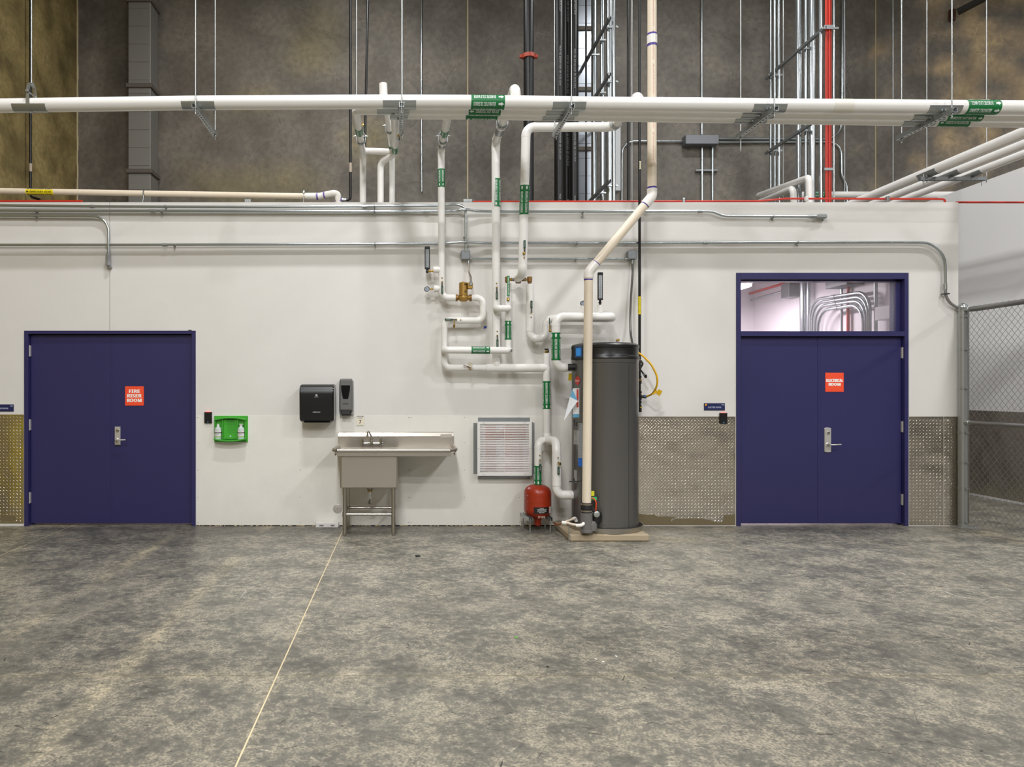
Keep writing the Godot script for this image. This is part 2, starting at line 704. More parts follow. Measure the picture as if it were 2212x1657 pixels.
func floor_material():
	var sz = 1536
	var a = noise_bytes(sz, 0.008, 6, 41, FastNoiseLite.TYPE_SIMPLEX_SMOOTH, FastNoiseLite.FRACTAL_FBM, 0.7)
	var b = noise_bytes(sz, 0.045, 5, 42, FastNoiseLite.TYPE_SIMPLEX_SMOOTH, FastNoiseLite.FRACTAL_FBM, 0.75)
	var d = noise_bytes(sz, 0.2, 2, 43)
	var out = PackedByteArray()
	out.resize(sz * sz * 3)
	var dk = lifted(Color("5d5c56"), FLOOR_LIFT)
	var md = lifted(Color("7b796f"), FLOOR_LIFT)
	var lt = lifted(Color("b0a896"), FLOOR_LIFT)
	for i in sz * sz:
		var x = a[i] / 255.0
		var y = b[i] / 255.0
		var z = d[i] / 255.0
		var t = clampf((y * 0.45 + x * 0.4 + z * 0.15 - 0.46) * 5.2, 0.0, 1.0)
		var u = clampf((0.46 - y * 0.45 - x * 0.55 + (z - 0.5) * 0.25) * 5.0, 0.0, 1.0)
		var col = md.lerp(lt, t * 0.8).lerp(dk, u * 0.9)
		var k = 0.82 + 0.36 * z
		out[i * 3] = int(clampf(col.r * k, 0, 1) * 255)
		out[i * 3 + 1] = int(clampf(col.g * k, 0, 1) * 255)
		out[i * 3 + 2] = int(clampf(col.b * k, 0, 1) * 255)
	var r = RandomNumberGenerator.new()
	r.seed = 9
	# scuffs and hairline scratches
	for q in 2600:
		var x0 = r.randf() * sz
		var y0 = r.randf() * sz
		var an = r.randf_range(-0.5, 0.5) + (PI if r.randf() < 0.5 else 0.0)
		if r.randf() < 0.3:
			an = r.randf() * TAU
		var cv = r.randf_range(-0.006, 0.006)
		var amt = -r.randf_range(0.1, 0.38) if r.randf() < 0.72 else r.randf_range(0.08, 0.3)
		var wd = 1 if r.randf() < 0.6 else r.randi_range(2, 3)
		var ln = r.randi_range(4, 22) if r.randf() < 0.93 else r.randi_range(25, 90)
		for s in ln:
			x0 += cos(an)
			y0 += sin(an)
			an += cv
			for w in wd:
				var i = (posmod(int(y0) + w, sz) * sz + posmod(int(x0), sz)) * 3
				for ch in 3:
					out[i + ch] = int(clampf(out[i + ch] * (1.0 + amt), 0, 255))
	var tex = ImageTexture.create_from_image(Image.create_from_data(sz, sz, false, Image.FORMAT_RGB8, out))
	var m = mat("ffffff", 0.4, 0.0, 0.5)
	m.vertex_color_use_as_albedo = true
	triplanar(m, tex, 5.3)
	bumpy(m, noise_tex(512, 0.05, 4, 47), 0.1)
	return m


func floor_tint(x, z, nz) -> Color:
	var n = nz.get_noise_2d(x * 100.0, z * 100.0)
	var n2 = nz.get_noise_2d(x * 310.0 + 900.0, z * 310.0)
	var k = 1.0 + 0.16 * n + 0.12 * n2
	var warm = 0.0
	# dark reflections of the two doors, painted into the floor before them
	var d1 = Vector2((x + 2.9) / 1.5, (z - 0.9) / 1.5).length()
	k *= 1.0 - 0.25 * clampf(1.25 - d1 + n * 0.5, 0.0, 1.0)
	var d2 = Vector2((x - 4.7) / 1.3, (z - 0.18) / 0.28).length()
	k *= 1.0 - 0.2 * clampf(1.3 - d2 + n2 * 0.6, 0.0, 1.0)
	k *= 1.0 - 0.2 * clampf((-0.9 - x + n * 0.8) / 1.2, 0.0, 1.0)  # left part of the floor darker
	# darker strip along the wall by the sink
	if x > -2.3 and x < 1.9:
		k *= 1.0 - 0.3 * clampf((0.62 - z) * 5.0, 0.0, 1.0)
	# dusty wheel tracks
	for tx in [-2.46, -1.56]:
		var e = clampf(1.0 - absf(x - tx + n2 * 0.04) / 0.09, 0.0, 1.0) * clampf(0.75 + n, 0.0, 1.0)
		warm = maxf(warm, e * 0.6)
	# sawdust at the joints, the pad and the left edge
	warm = maxf(warm, 0.22 * clampf(1.0 - absf(z - 4.22) / 0.07, 0.0, 1.0))
	warm = maxf(warm, 0.2 * clampf(1.0 - absf(x + 0.7) / 0.06, 0.0, 1.0))
	warm = maxf(warm, 0.8 * clampf(1.2 - Vector2((x - 2.75) / 0.28, (z - 0.75) / 0.16).length() + n2, 0.0, 1.0))
	warm = maxf(warm, 0.5 * clampf(1.2 - Vector2((x + 4.5) / 0.8, (z - 0.5) / 0.9).length() + n * 0.6, 0.0, 1.0))
	warm = maxf(warm, 0.55 * clampf(1.1 - absf(x - 6.2) / 0.22 + n2 * 0.5, 0.0, 1.0))
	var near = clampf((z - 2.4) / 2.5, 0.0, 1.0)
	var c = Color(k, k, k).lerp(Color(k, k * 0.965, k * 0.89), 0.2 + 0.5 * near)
	c = c * (0.95 - 0.2 * near)  # floor colour darkened towards the camera to offset the lamps overhead
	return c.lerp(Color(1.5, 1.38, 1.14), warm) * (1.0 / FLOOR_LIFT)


# a rectangle in the plane y = 0 (or a wall), cut into cells with a tint at every corner
func tinted_grid(o, u, v, nu, nv, nr, tint):
	var s = Shape.new()
	var pts = []
	var cols = []
	for j in nv + 1:
		for i in nu + 1:
			var p = o + u * (float(i) / nu) + v * (float(j) / nv)
			pts.append(p)
			cols.append(tint.call(p))
	for j in nv:
		for i in nu:
			var a = j * (nu + 1) + i
			var q = [a, a + 1, a + nu + 2, a + nu + 1]
			s.quad(pts[q[0]], pts[q[1]], pts[q[2]], pts[q[3]], nr)
	# colours follow the vertices that tri() may have swapped
	var look = {}
	for i in pts.size():
		look[pts[i]] = cols[i]
	for p in s.v:
		s.c.append(look[p])
	return s


func shell():
	var nz = FastNoiseLite.new()
	nz.seed = 3
	nz.noise_type = FastNoiseLite.TYPE_SIMPLEX_SMOOTH
	nz.frequency = 0.009
	nz.fractal_octaves = 4
	# floor: joint sealant bed with the concrete slabs on it, saw-cut joints between them
	var bed = Shape.new()
	bed.span(-6.0, 25.0, -0.2, -0.002, -5.0, 26.0)
	var fl = struct("floor", bed, M.caulk)
	var xs = [-6.0, -3.757, -0.70, 4.72, 25.0]
	for c in 4:
		var zs = [0.0, 1.83, 4.22, 8.8, 26.0] if c < 2 else [0.0, 4.22, 8.8, 26.0]
		zs.push_front(-5.0)
		for r in zs.size() - 1:
			var g = 0.0042
			var x0 = xs[c] + g
			var x1 = xs[c + 1] - g
			var z0 = zs[r] + (0.0026 if r > 1 else 0.0)
			var z1 = zs[r + 1] - (0.0026 if r > 0 else 0.0)
			var cell = 0.055 if r > 0 and z0 < 5.0 else 0.6
			if c == 3 and r > 0 and z0 < 5.0:
				cell = 0.12
			var nu = maxi(2, int((minf(x1, 10.0) - x0) / cell))
			var nv = maxi(2, int((minf(z1, 5.6 if z0 < 5.0 else 26.0) - z0) / cell))
			if c == 3:
				nu = int((x1 - x0) / (0.2 if z0 < 4.0 else 0.6))
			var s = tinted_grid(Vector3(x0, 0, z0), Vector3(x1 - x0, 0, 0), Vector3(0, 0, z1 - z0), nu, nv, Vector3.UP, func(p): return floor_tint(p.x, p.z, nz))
			# edges of the slab down to the bed
			var e = Shape.new()
			for q in [[Vector3(x0, 0, z0), Vector3(x1, 0, z0), Vector3(0, 0, -1)], [Vector3(x0, 0, z1), Vector3(x1, 0, z1), Vector3(0, 0, 1)], [Vector3(x0, 0, z0), Vector3(x0, 0, z1), Vector3(-1, 0, 0)], [Vector3(x1, 0, z0), Vector3(x1, 0, z1), Vector3(1, 0, 0)]]:
				e.quad(q[0], q[1], q[1] + Vector3(0, -0.004, 0), q[0] + Vector3(0, -0.004, 0), q[2])
			for i in e.v.size():
				s.v.append(e.v[i])
				s.n.append(e.n[i])
				s.c.append(Color(0.5, 0.46, 0.36))
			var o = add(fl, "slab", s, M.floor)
	# roof deck far above, and the walls of the hall out of view
	var cl = Shape.new()
	cl.span(-6.2, 25.0, 9.9, 10.1, -5.0, 26.0)
	struct("ceiling", cl, mat("b9bab8", 0.7))
	var grey = mat("807b72", 0.8)
	for w in [["wall_right", 24.8, 25.0, -5.0, 26.0], ["wall_front", -6.2, 25.0, 25.8, 26.0]]:
		var s = Shape.new()
		s.span(w[1], w[2], 0.0, 9.9, w[3], w[4])
		struct(w[0], s, grey)
	# tilt-up concrete panels at the back, caulked joints between them
	var wb = struct_node("wall_back")
	var zb = -4.7
	var jx = [-5.84, at(1010, 0, zb).x, at(1892, 0, zb).x, 25.0]
	var tint = func(p):
		var n = nz.get_noise_2d(p.x * 60.0, p.y * 60.0 + 500.0)
		var n2 = nz.get_noise_2d(p.x * 150.0 + 77.0, p.y * 150.0)
		var k = 1.0 + 0.22 * n + 0.12 * n2
		var col = Color(k, k, k)
		var yl = 0.0
		for b in [[-1.75, 7.6, 0.6, 0.7], [-2.7, 5.1, 1.6, 0.5], [-0.6, 5.9, 0.5, 0.5], [-3.0, 6.6, 1.4, 0.25]]:
			yl = maxf(yl, clampf(1.15 - Vector2((p.x - b[0]) / b[2], (p.y - b[1]) / b[3]).length() + n * 0.8, 0.0, 1.0))
		col = col.lerp(Color(k * 1.28, k * 1.2, k * 0.72), yl * 0.6)
		# raw patch at the upper right
		var tn = clampf((p.x - 8.6 + n * 2.4 + n2 * 1.2) * 0.9, 0.0, 1.0) * clampf((p.y - 4.9 + n2) * 0.7, 0.0, 1.0)
		col = col.lerp(Color(2.5, 2.05, 1.45), tn * clampf(0.55 + n2 * 1.5, 0.0, 1.0))
		# the wall darkens to brown towards the left bay
		col = col.lerp(Color(col.r * 1.0, col.g * 0.96, col.b * 0.92), clampf((-p.x - 0.2) * 0.3, 0.0, 1.0))
		return col * (1.0 / LIFT)
	for i in 3:
		var x0 = jx[i] + (0.012 if i > 0 else 0.0)
		var x1 = jx[i + 1] - 0.012
		var s = tinted_grid(Vector3(x0, 0, zb), Vector3(x1 - x0, 0, 0), Vector3(0, 9.9, 0), int((x1 - x0) / 0.16), 62, Vector3.BACK, tint)
		add(wb, "concrete_panel", s, M.concrete)
	var cb = Shape.new()
	cb.span(-6.2, 25.0, 0.0, 9.9, zb - 0.3, zb - 0.012)
	add(wb, "joint_sealant", cb, M.caulk)
	# left wall, its corner sealant
	var wl = struct_node("wall_left")
	var tl = func(p):
		var n = nz.get_noise_2d(p.z * 90.0, p.y * 40.0 + 99.0)
		var n2 = nz.get_noise_2d(p.z * 300.0, p.y * 70.0)
		var k = 1.0 + 0.3 * n + 0.18 * n2
		return Color(k, k, k * 0.95) * (1.0 / LIFT)
	var s1 = tinted_grid(Vector3(-5.84, 0, zb), Vector3(0, 0, 30.5), Vector3(0, 9.9, 0), 110, 50, Vector3.RIGHT, tl)
	add(wl, "concrete_panel", s1, M.concrete_warm)
	var s2 = Shape.new()
	s2.span(-6.2, -5.85, 0, 9.9, zb, 26.0)
	add(wl, "panel_core", s2, M.concrete_warm)
	var s3 = Shape.new()
	var pr = zb + 0.008
	for k in 40:
		var y0 = k * 0.25
		s3.box(Vector3(-5.833 + rng.randf_range(-0.004, 0.006), y0 + 0.125, pr), Vector3(0.022 + rng.randf_range(-0.006, 0.01), 0.25, 0.02))
	add(wl, "corner_sealant", s3, M.caulk)


# a wall sheet in the plane z = 0 with holes [x0, x1, y0, y1], thickness th behind it
func holed_wall(x0, x1, y0, y1, holes, z, th):
	var xs = [x0, x1]
	var ys = [y0, y1]
	for h in holes:
		xs.append_array([h[0], h[1]])
		ys.append_array([h[2], h[3]])
	xs.sort()
	ys.sort()
	var s = Shape.new()
	var solid = func(i, j):
		if i < 0 or j < 0 or i >= xs.size() - 1 or j >= ys.size() - 1:
			return false
		var cx = (xs[i] + xs[i + 1]) * 0.5
		var cy = (ys[j] + ys[j + 1]) * 0.5
		for h in holes:
			if cx > h[0] and cx < h[1] and cy > h[2] and cy < h[3]:
				return false
		return true
	for i in xs.size() - 1:
		for j in ys.size() - 1:
			if not solid.call(i, j) or xs[i + 1] - xs[i] < 1e-5 or ys[j + 1] - ys[j] < 1e-5:
				continue
			var a = Vector3(xs[i], ys[j], z)
			var b = Vector3(xs[i + 1], ys[j], z)
			var c = Vector3(xs[i + 1], ys[j + 1], z)
			var d = Vector3(xs[i], ys[j + 1], z)
			var t = Vector3(0, 0, -th)
			s.quad(a, b, c, d, Vector3.BACK)
			s.quad(a + t, b + t, c + t, d + t, Vector3.FORWARD)
			for q in [[i - 1, j, a, d, Vector3.LEFT], [i + 1, j, b, c, Vector3.RIGHT], [i, j - 1, a, b, Vector3.DOWN], [i, j + 1, d, c, Vector3.UP]]:
				if not solid.call(q[0], q[1]):
					s.quad(q[2], q[3], q[3] + t, q[2] + t, q[4])
	return s


func front_wall():
	# openings: left pair of doors, right pair with transom, louvre
	var holes = [[wx(53), wx(423), -0.1, wy(715)], [wx(1590), wx(1961), -0.1, wy(590)], [wx(1040), wx(1141), wy(1020), wy(919)]]
	var s = holed_wall(-5.84, wx(2070), 0.0, WTOP, holes, 0.0, 0.15)
	var w = struct("wall_middle", s, M.wall)
	var j = Shape.new()
	j.span(wx(236.6), wx(237.6), wy(713), wy(437), 0.0, 0.0008)
	j.span(wx(1068), wx(1068.6), wy(437), wy(700), 0.0, 0.0004)
	add(w, "board_joint", j, M.seam)
	# lid over the rooms behind
	var d = Shape.new()
	d.span(-5.84, wx(2070), 3.52, 3.56, -4.7, -0.15)
	struct("ceiling_low", d, M.wall_in)
	d = Shape.new()
	d.span(-5.84, wx(2070), 3.56, 3.60, -4.7, -0.15)
	struct("roof_low", d, mat("77736c", 0.8))
	var r = Shape.new()
	r.span(6.10, wx(2070), 0.0, 3.60, -4.7, -0.15)
	struct("wall_end", r, M.wall_in)
	# the white partition across the fenced passage
	var p = Shape.new()
	p.span(8.15, 9.6, 0.0, 4.47, -4.69, -1.0)
	struct("wall_side", p, mat("ebeae8", 0.5))


func doors():
	# left pair
	var d1 = struct_node("door_1")
	door_pair(d1, 53.0, 423.0, 714.5, 62.0, 236.0, 414.0, 722.0, 1133.0, -1.0)
	# right pair with the transom window
	var d2 = struct_node("door_2")
	door_pair(d2, 1590.0, 1961.5, 589.5, 1600.0, 1771.0, 1952.5, 727.0, 1138.0, 603.0)
	sign_plate("door_sign", "orange square sign reading FIRE RISER ROOM on the left pair of doors", 267.5, 308.0, 834.5, 876.5, [["FIRE", 845.0, 23.0], ["RISER", 855.0, 31.0], ["ROOM", 865.0, 31.0]], 7.0)
	sign_plate("door_sign", "orange square sign reading ELECTRICAL ROOM below the transom window", 1787.0, 1827.0, 805.0, 846.5, [["ELECTRICAL", 821.8, 36.0], ["ROOM", 830.3, 25.5]], 6.0)


func sign_plate(called, label, x0, x1, y0, y1, lines, cap):
	var t = thing(called, label, "sign", Vector3((wx(x0) + wx(x1)) * 0.5, wy(y1), -0.036))
	var s = Shape.new()
	s.span(wx(x0), wx(x1), wy(y1), wy(y0), -0.040, -0.036, 0.001)
	add(t, "plate", s, M.orange)
	var l = Shape.new()
	for q in lines:
		for k in 3:
			letters(l, q[0], cap / 193.0, flatxf(Vector3((wx(x0) + wx(x1)) * 0.5 + 0.0022 * (k - 1), wy(q[1]), -0.0355 + 0.0001 * k)), bold, q[2] / 193.0, 0.0, true)
	add(t, "lettering", l, mat("f2efe9", 0.5))


func door_pair(d, fx0, fx1, fy, lx0, lm, lx1, ly, lb, ty):
	var x0 = wx(fx0)
	var x1 = wx(fx1)
	var a = wx(lx0)
	var b = wx(lx1)
	var m = wx(lm)
	var top = wy(fy)
	var lt = wy(ly)
	var zf = 0.012
	# pressed steel frame: face, return and stop
	var f = Shape.new()
	f.span(x0, a - 0.002, 0.0, top, -0.16, zf, 0.002)
	f.span(b + 0.002, x1, 0.0, top, -0.16, zf, 0.002)
	f.span(a - 0.002, b + 0.002, (wy(ty) if ty > 0 else lt + 0.002), top, -0.16, zf, 0.002)
	if ty > 0:
		f.span(a - 0.002, b + 0.002, lt + 0.002, wy(716), -0.16, zf, 0.002)
		f.span(a - 0.002, a + 0.014, wy(716), wy(ty), -0.16, -0.06, 0.001)
		f.span(b - 0.055, b + 0.002, wy(716), wy(ty), -0.16, -0.055, 0.001)
		f.span(a, b, wy(606), wy(ty), -0.16, -0.055, 0.001)
		f.span(a, b, wy(716), wy(714.5), -0.16, -0.055, 0.001)
	f.span(a - 0.002, b + 0.002, lt - 0.02, lt + 0.002, -0.16, -0.092)
	f.span(a - 0.002, a + 0.016, 0.0, lt, -0.16, -0.092)
	f.span(b - 0.016, b + 0.002, 0.0, lt, -0.16, -0.092)
	add(d, "door_frame", f, M.navy)
	var yb = 0.022
	for k in 2:
		var s = Shape.new()
		var u0 = a + 0.003 if k == 0 else m + 0.002
		var u1 = m - 0.002 if k == 0 else b - 0.003
		s.span(u0, u1, yb, lt - 0.004, -0.085, -0.04, 0.0015)
		if k == 1:
			s.span(m - 0.001, m + 0.028, yb, lt - 0.006, -0.042, -0.0375, 0.001)
		var leaf = add(d, "door_leaf", s, M.navy)
		for hy in [758.0, 918.0, 1076.0]:
			if ty > 0:
				hy += 4.0
			var h = Shape.new()
			var hx = a - 0.002 if k == 0 else b + 0.002
			var off = 0.010
			h.rod(Vector3(hx, wy(hy + 12), -0.030 + off), Vector3(hx, wy(hy - 12), -0.030 + off), 0.0085, 10)
			h.span(hx - 0.011, hx + 0.011, wy(hy + 11.5), wy(hy - 11.5), -0.038, -0.030)
			for q in [-6.0, -2.0, 2.0, 6.0]:
				h.tube([Vector3(hx, wy(hy + q) - 0.001, -0.020), Vector3(hx, wy(hy + q) + 0.001, -0.020)], 0.0092, 10)
			add(leaf, "hinge", h, M.nickel)
		if k == 1:
			var e = Shape.new()
			var ex = wx(251.5 if ty < 0 else 1791.5)
			var cy = wy(942.0 if ty < 0 else 951.0)
			var hh = 0.103 if ty < 0 else 0.140
			var hw = 0.031 if ty < 0 else 0.037
			var pl = []
			if ty < 0:
				pl = [Vector2(-hw, -hh), Vector2(hw, -hh), Vector2(hw, hh), Vector2(-hw, hh)]
			else:
				for i in 9:
					pl.append(Vector2(hw * cos(PI * i / 8.0), hh - 0.012 + 0.012 * sin(PI * i / 8.0)))
				for i in 9:
					pl.append(Vector2(-hw * cos(PI * i / 8.0), -hh + 0.012 - 0.012 * sin(PI * i / 8.0)))
			e.prism(pl, 0.016, flatxf(Vector3(ex, cy, -0.040)), 0.004)
			add(leaf, "escutcheon", e, M.nickel)
			var c = Shape.new()
			var ky = wy(930.5 if ty < 0 else 936.0)
			c.lathe([Vector2(0.0, 0.026), Vector2(0.0085, 0.026), Vector2(0.0085, 0.0245), Vector2(0.015, 0.0235), Vector2(0.019, 0.018), Vector2(0.019, 0.0)], axes(Vector3.RIGHT, Vector3.BACK, Vector3.UP, Vector3(ex + 0.003, ky, -0.040)), 20)
			c.box(Vector3(ex + 0.003, ky, -0.0135), Vector3(0.002, 0.010, 0.001))
			add(leaf, "lock_cylinder", c, M.chrome)
			var l = Shape.new()
			var hy2 = wy(950.5 if ty < 0 else 960.5)
			var hx0 = ex - 0.004
			l.tube([Vector3(hx0, hy2, -0.03), Vector3(hx0, hy2, 0.028), Vector3(hx0 + 0.05, hy2 + 0.001, 0.036), Vector3(hx0 + 0.118, hy2 + 0.004, 0.03)], 0.0105, 12, 0.018, true, 0.0075)
			l.lathe([Vector2(0.022, 0.0), Vector2(0.022, 0.006), Vector2(0.014, 0.012)], axes(Vector3.RIGHT, Vector3.BACK, Vector3.UP, Vector3(hx0, hy2, -0.025)), 18)
			add(leaf, "lever_handle", l, M.nickel)
	if ty > 0:
		var g = Shape.new()
		g.span(a + 0.012, b - 0.05, wy(715), wy(605), -0.085, -0.079)
		add(d, "transom_pane", g, M.glass)
	else:
		var q = Shape.new()
		q.span(wx(407.5), wx(414.5), wy(714.5), wy(712.2), 0.0, 0.02, 0.003)
		add(d, "frame_clip", q, M.galv)


func room_behind():
	# white lining on the concrete at the back of the rooms, a partition, and the lights in there
	var s = Shape.new()
	s.span(-5.84, 6.1, 0.0, 3.52, -4.69, -4.62)
	struct("wall_lining", s, M.wall_in)
	var p = Shape.new()
	p.span(2.30, 2.42, 0.0, 3.52, -4.62, -0.15)
	struct("wall_partition", p, M.wall_in)
	var lens = mat("ffffff", 0.4)
	lens.emission_enabled = true
	lens.emission = Color(1.0, 0.94, 0.99)
	lens.emission_energy_multiplier = 14.0
	for q in [[4.95, -3.0, 3.07, "white strip light glowing behind the transom window"], [-0.8, -2.2, 3.2, "strip light hung inside the fire riser room"]]:
		var t = thing("strip_light", q[3], "light", Vector3(q[0], q[2] - 0.05, q[1]))
		var h = Shape.new()
		h.span(q[0] - 0.08, q[0] + 0.08, q[2], q[2] + 0.06, q[1] - 0.6, q[1] + 0.6, 0.006)
		for zz in [-0.5, 0.5]:
			h.rod(Vector3(q[0], q[2] + 0.06, q[1] + zz), Vector3(q[0], 3.52, q[1] + zz), 0.005, 8)
		add(t, "housing", h, M.white_paint)
		var l = Shape.new()
		l.span(q[0] - 0.07, q[0] + 0.07, q[2] - 0.05, q[2], q[1] - 0.58, q[1] + 0.58, 0.02)
		add(t, "diffuser", l, lens)
		var a = AreaLight3D.new()
		a.name = "lamp"
		a.area_size = Vector2(0.14, 1.16)
		a.area_normalize_energy = true
		a.light_energy = 7.0
		a.light_color = Color(1.0, 0.955, 0.985)
		a.area_range = 20.0
		a.area_attenuation = 2.0
		a.shadow_enabled = true
		t.add_child(a)
		a.position = Vector3(0, -0.012, 0)
		a.rotation_degrees = Vector3(-90, 0, 0)
	# conduits on the end wall of the electrical room, seen through the transom
	var X = 6.03
	var on = func(px, py, x): # a point on that wall seen at px, py
		var d = x * FOC / (px - VPX)
		return Vector3(x, EYE + (VPY - py) * d / FOC, DIST - d)
	var loop = thing("conduit_loop", "four bright steel conduits bent in nested arches behind the transom window", "conduit", on.call(1820, 720, X))
	var tops = [[1756.0, 648.0, 1876.0, 628.5], [1759.0, 655.0, 1872.0, 638.5], [1764.0, 662.5, 1867.0, 647.0], [1769.0, 671.0, 1862.0, 656.5]]
	for i in 4:
		var q = tops[i]
		var xo = 5.98 - 0.015 * i
		var a = on.call(q[0] - 5.0 + i * 1.0, q[1] + 0.5, xo)
		var b = on.call(q[2] + 3.0, q[3], xo)
		var sh = Shape.new()
		sh.tube([Vector3(xo, 0.0, a.z), a, b, Vector3(xo, 0.0, b.z)], 0.022, 14, 0.26)
		add(loop, "conduit", sh, M.emt)
		var c = Shape.new()
		var e = a.lerp(b, 0.42)
		c.tube([e - (b - a).normalized() * 0.04, e + (b - a).normalized() * 0.04], 0.026, 14)
		add(loop, "coupling", c, M.galv)
	for q in [[1736.0, 0.055, "large vertical steel conduit left of the nested arches behind the transom"], [1747.0, 0.03, "narrower vertical conduit beside the large one behind the transom"], [1892.0, 0.022, "vertical steel conduit right of the nested arches behind the transom"], [1818.5, 0.016, "thin vertical conduit passing behind the nested arches"]]:
		var b = on.call(q[0], 660, 6.03 - q[1] * 0.3)
		var sh = Shape.new()
		sh.rod(Vector3(b.x, 0.0, b.z), Vector3(b.x, 3.52, b.z), q[1], 14)
		tag(add(self, "conduit", sh, M.emt), q[2], "conduit")
	var r = Shape.new()
	var r0 = on.call(1832, 660, 6.06)
	r.tube([Vector3(6.06, 0.0, r0.z), Vector3(6.06, 2.93, r0.z), Vector3(6.06, 3.15, r0.z + 0.18), Vector3(6.06, 3.5, r0.z + 0.2)], 0.02, 12, 0.2)
	tag(add(self, "fire_alarm_conduit", r, M.red_pipe), "red conduit running up behind the nested steel arches", "conduit")
	var r2 = Shape.new()
	r2.tube([on.call(1735, 600, 6.02), on.call(1590, 643, 6.02)], 0.022, 12)
	tag(add(self, "fire_alarm_conduit", r2, M.red_pipe), "red conduit running level along the wall left behind the transom", "conduit")
	var g2 = Shape.new()
	g2.tube([on.call(1730, 618, 6.04), on.call(1590, 657, 6.04)], 0.018, 12)
	tag(add(self, "conduit", g2, M.emt), "grey level conduit below the red one behind the transom", "conduit")
	var jb = Shape.new()
	var j0 = on.call(1705, 624, 6.0)
	jb.span(5.93, 6.1, j0.y - 0.14, j0.y + 0.09, j0.z - 0.12, j0.z + 0.12, 0.005)
	tag(add(self, "junction_box", jb, M.galv_dull), "small grey box on the level conduit behind the transom", "box")
	var gb = Shape.new()
	gb.span(5.86, 6.1, 2.93, 3.5, -2.05, -1.55, 0.006)
	tag(add(self, "panel_box", gb, mat("8a8d90", 0.5, 0.3)), "grey panel box above the nested conduits behind the transom", "box")
	var wbx = thing("device_box", "pale box with a red stub below at right end of transom", "box", on.call(1925, 700, 6.0))
	var w1 = Shape.new()
	var w0 = on.call(1925, 678, 6.0)
	w1.span(5.9, 6.1, w0.y - 0.07, w0.y + 0.1, w0.z - 0.16, w0.z + 0.2, 0.006)
	add(wbx, "body", w1, mat("b9b7ba", 0.5))
	var w2 = Shape.new()
	w2.rod(Vector3(5.98, w0.y - 0.7, w0.z + 0.08), Vector3(5.98, w0.y - 0.07, w0.z + 0.08), 0.02, 12)
	add(wbx, "red_stub", w2, M.red_pipe)
	# riser pipes seen through the louvre
	for q in [[1060.0, -1.3, 0.07, "left red"], [1105.0, -1.0, 0.09, "thickest red"], [1122.0, -1.9, 0.05, "slim right red"]]:
		var b = at(q[0], 960, q[1])
		var sh = Shape.new()
		sh.rod(Vector3(b.x, 0.0, b.z), Vector3(b.x, 3.52, b.z), q[2], 16)
		sh.tube([Vector3(b.x, b.y + 0.1, b.z), Vector3(b.x + 0.5, b.y + 0.16, b.z - 0.3)], q[2] * 0.8, 14)
		tag(add(self, "riser_pipe", sh, M.red_pipe), "%s fire riser pipe glimpsed between the slats of the white louvre" % q[3], "pipe", "riser pipes behind the louvre")


# raised lens-shaped lugs, alternately turned, on a plate with origin o, axes u v (unit), normal w
func lugs(o, u, v, w, wd, ht, m, parent):
	var s = Shape.new()
	var p = 0.0374
	var nx = int(wd / p)
	var ny = int(ht / p)
	var L = 0.0145
	var B = 0.0042
	var H = 0.0022
	for k in 2:
		var d = (u + v).normalized() if k == 0 else (u - v).normalized()
		var e = d.cross(w).normalized()
		for i in nx:
			for j in ny:
				var c = o + u * (p * (i + 0.28 + 0.5 * k)) + v * (p * (j + 0.28 + 0.5 * k))
				var A = c - d * L
				var Z = c + d * L
				var r0 = c - d * L * 0.45 + w * H
				var r1 = c + d * L * 0.45 + w * H
				var b0 = c - d * L * 0.5 + e * B
				var b1 = c + d * L * 0.5 + e * B
				var c0 = c - d * L * 0.5 - e * B
				var c1 = c + d * L * 0.5 - e * B
				var ne = (e * 0.55 + w).normalized()
				var nf = (-e * 0.55 + w).normalized()
				s.quad_s(b0, b1, r1, r0, ne, ne, w, w)
				s.quad_s(c0, c1, r1, r0, nf, nf, w, w)
				var na = (-d * 0.5 + w).normalized()
				var nb = (d * 0.5 + w).normalized()
				s.tri(A, b0, r0, na, ne, w)
				s.tri(A, c0, r0, na, nf, w)
				s.tri(Z, b1, r1, nb, ne, w)
				s.tri(Z, c1, r1, nb, nf, w)
	return stuff(add(parent, "raised_tread", s, m))


func tread_plate(label, x0, x1, y0, y1, film):
	var t = thing("tread_plate", label, "wall panel", Vector3((x0 + x1) * 0.5, y0, 0.003))
	var s = Shape.new()
	s.span(x0, x1, y0, y1, 0.0005, 0.003, 0.0008)
	add(t, "sheet", s, M.plate)
	lugs(Vector3(x0, y0, 0.003), Vector3.RIGHT, Vector3.UP, Vector3.BACK, x1 - x0, y1 - y0, M.lug, t)
	if film.size() > 2:
		var f = Shape.new()
		f.prism(film, 0.0006, flatxf(Vector3(0, 0, 0.0052)))
		add(t, "protective_film", f, mat("7d7054", 0.5, 0.35))
	return t


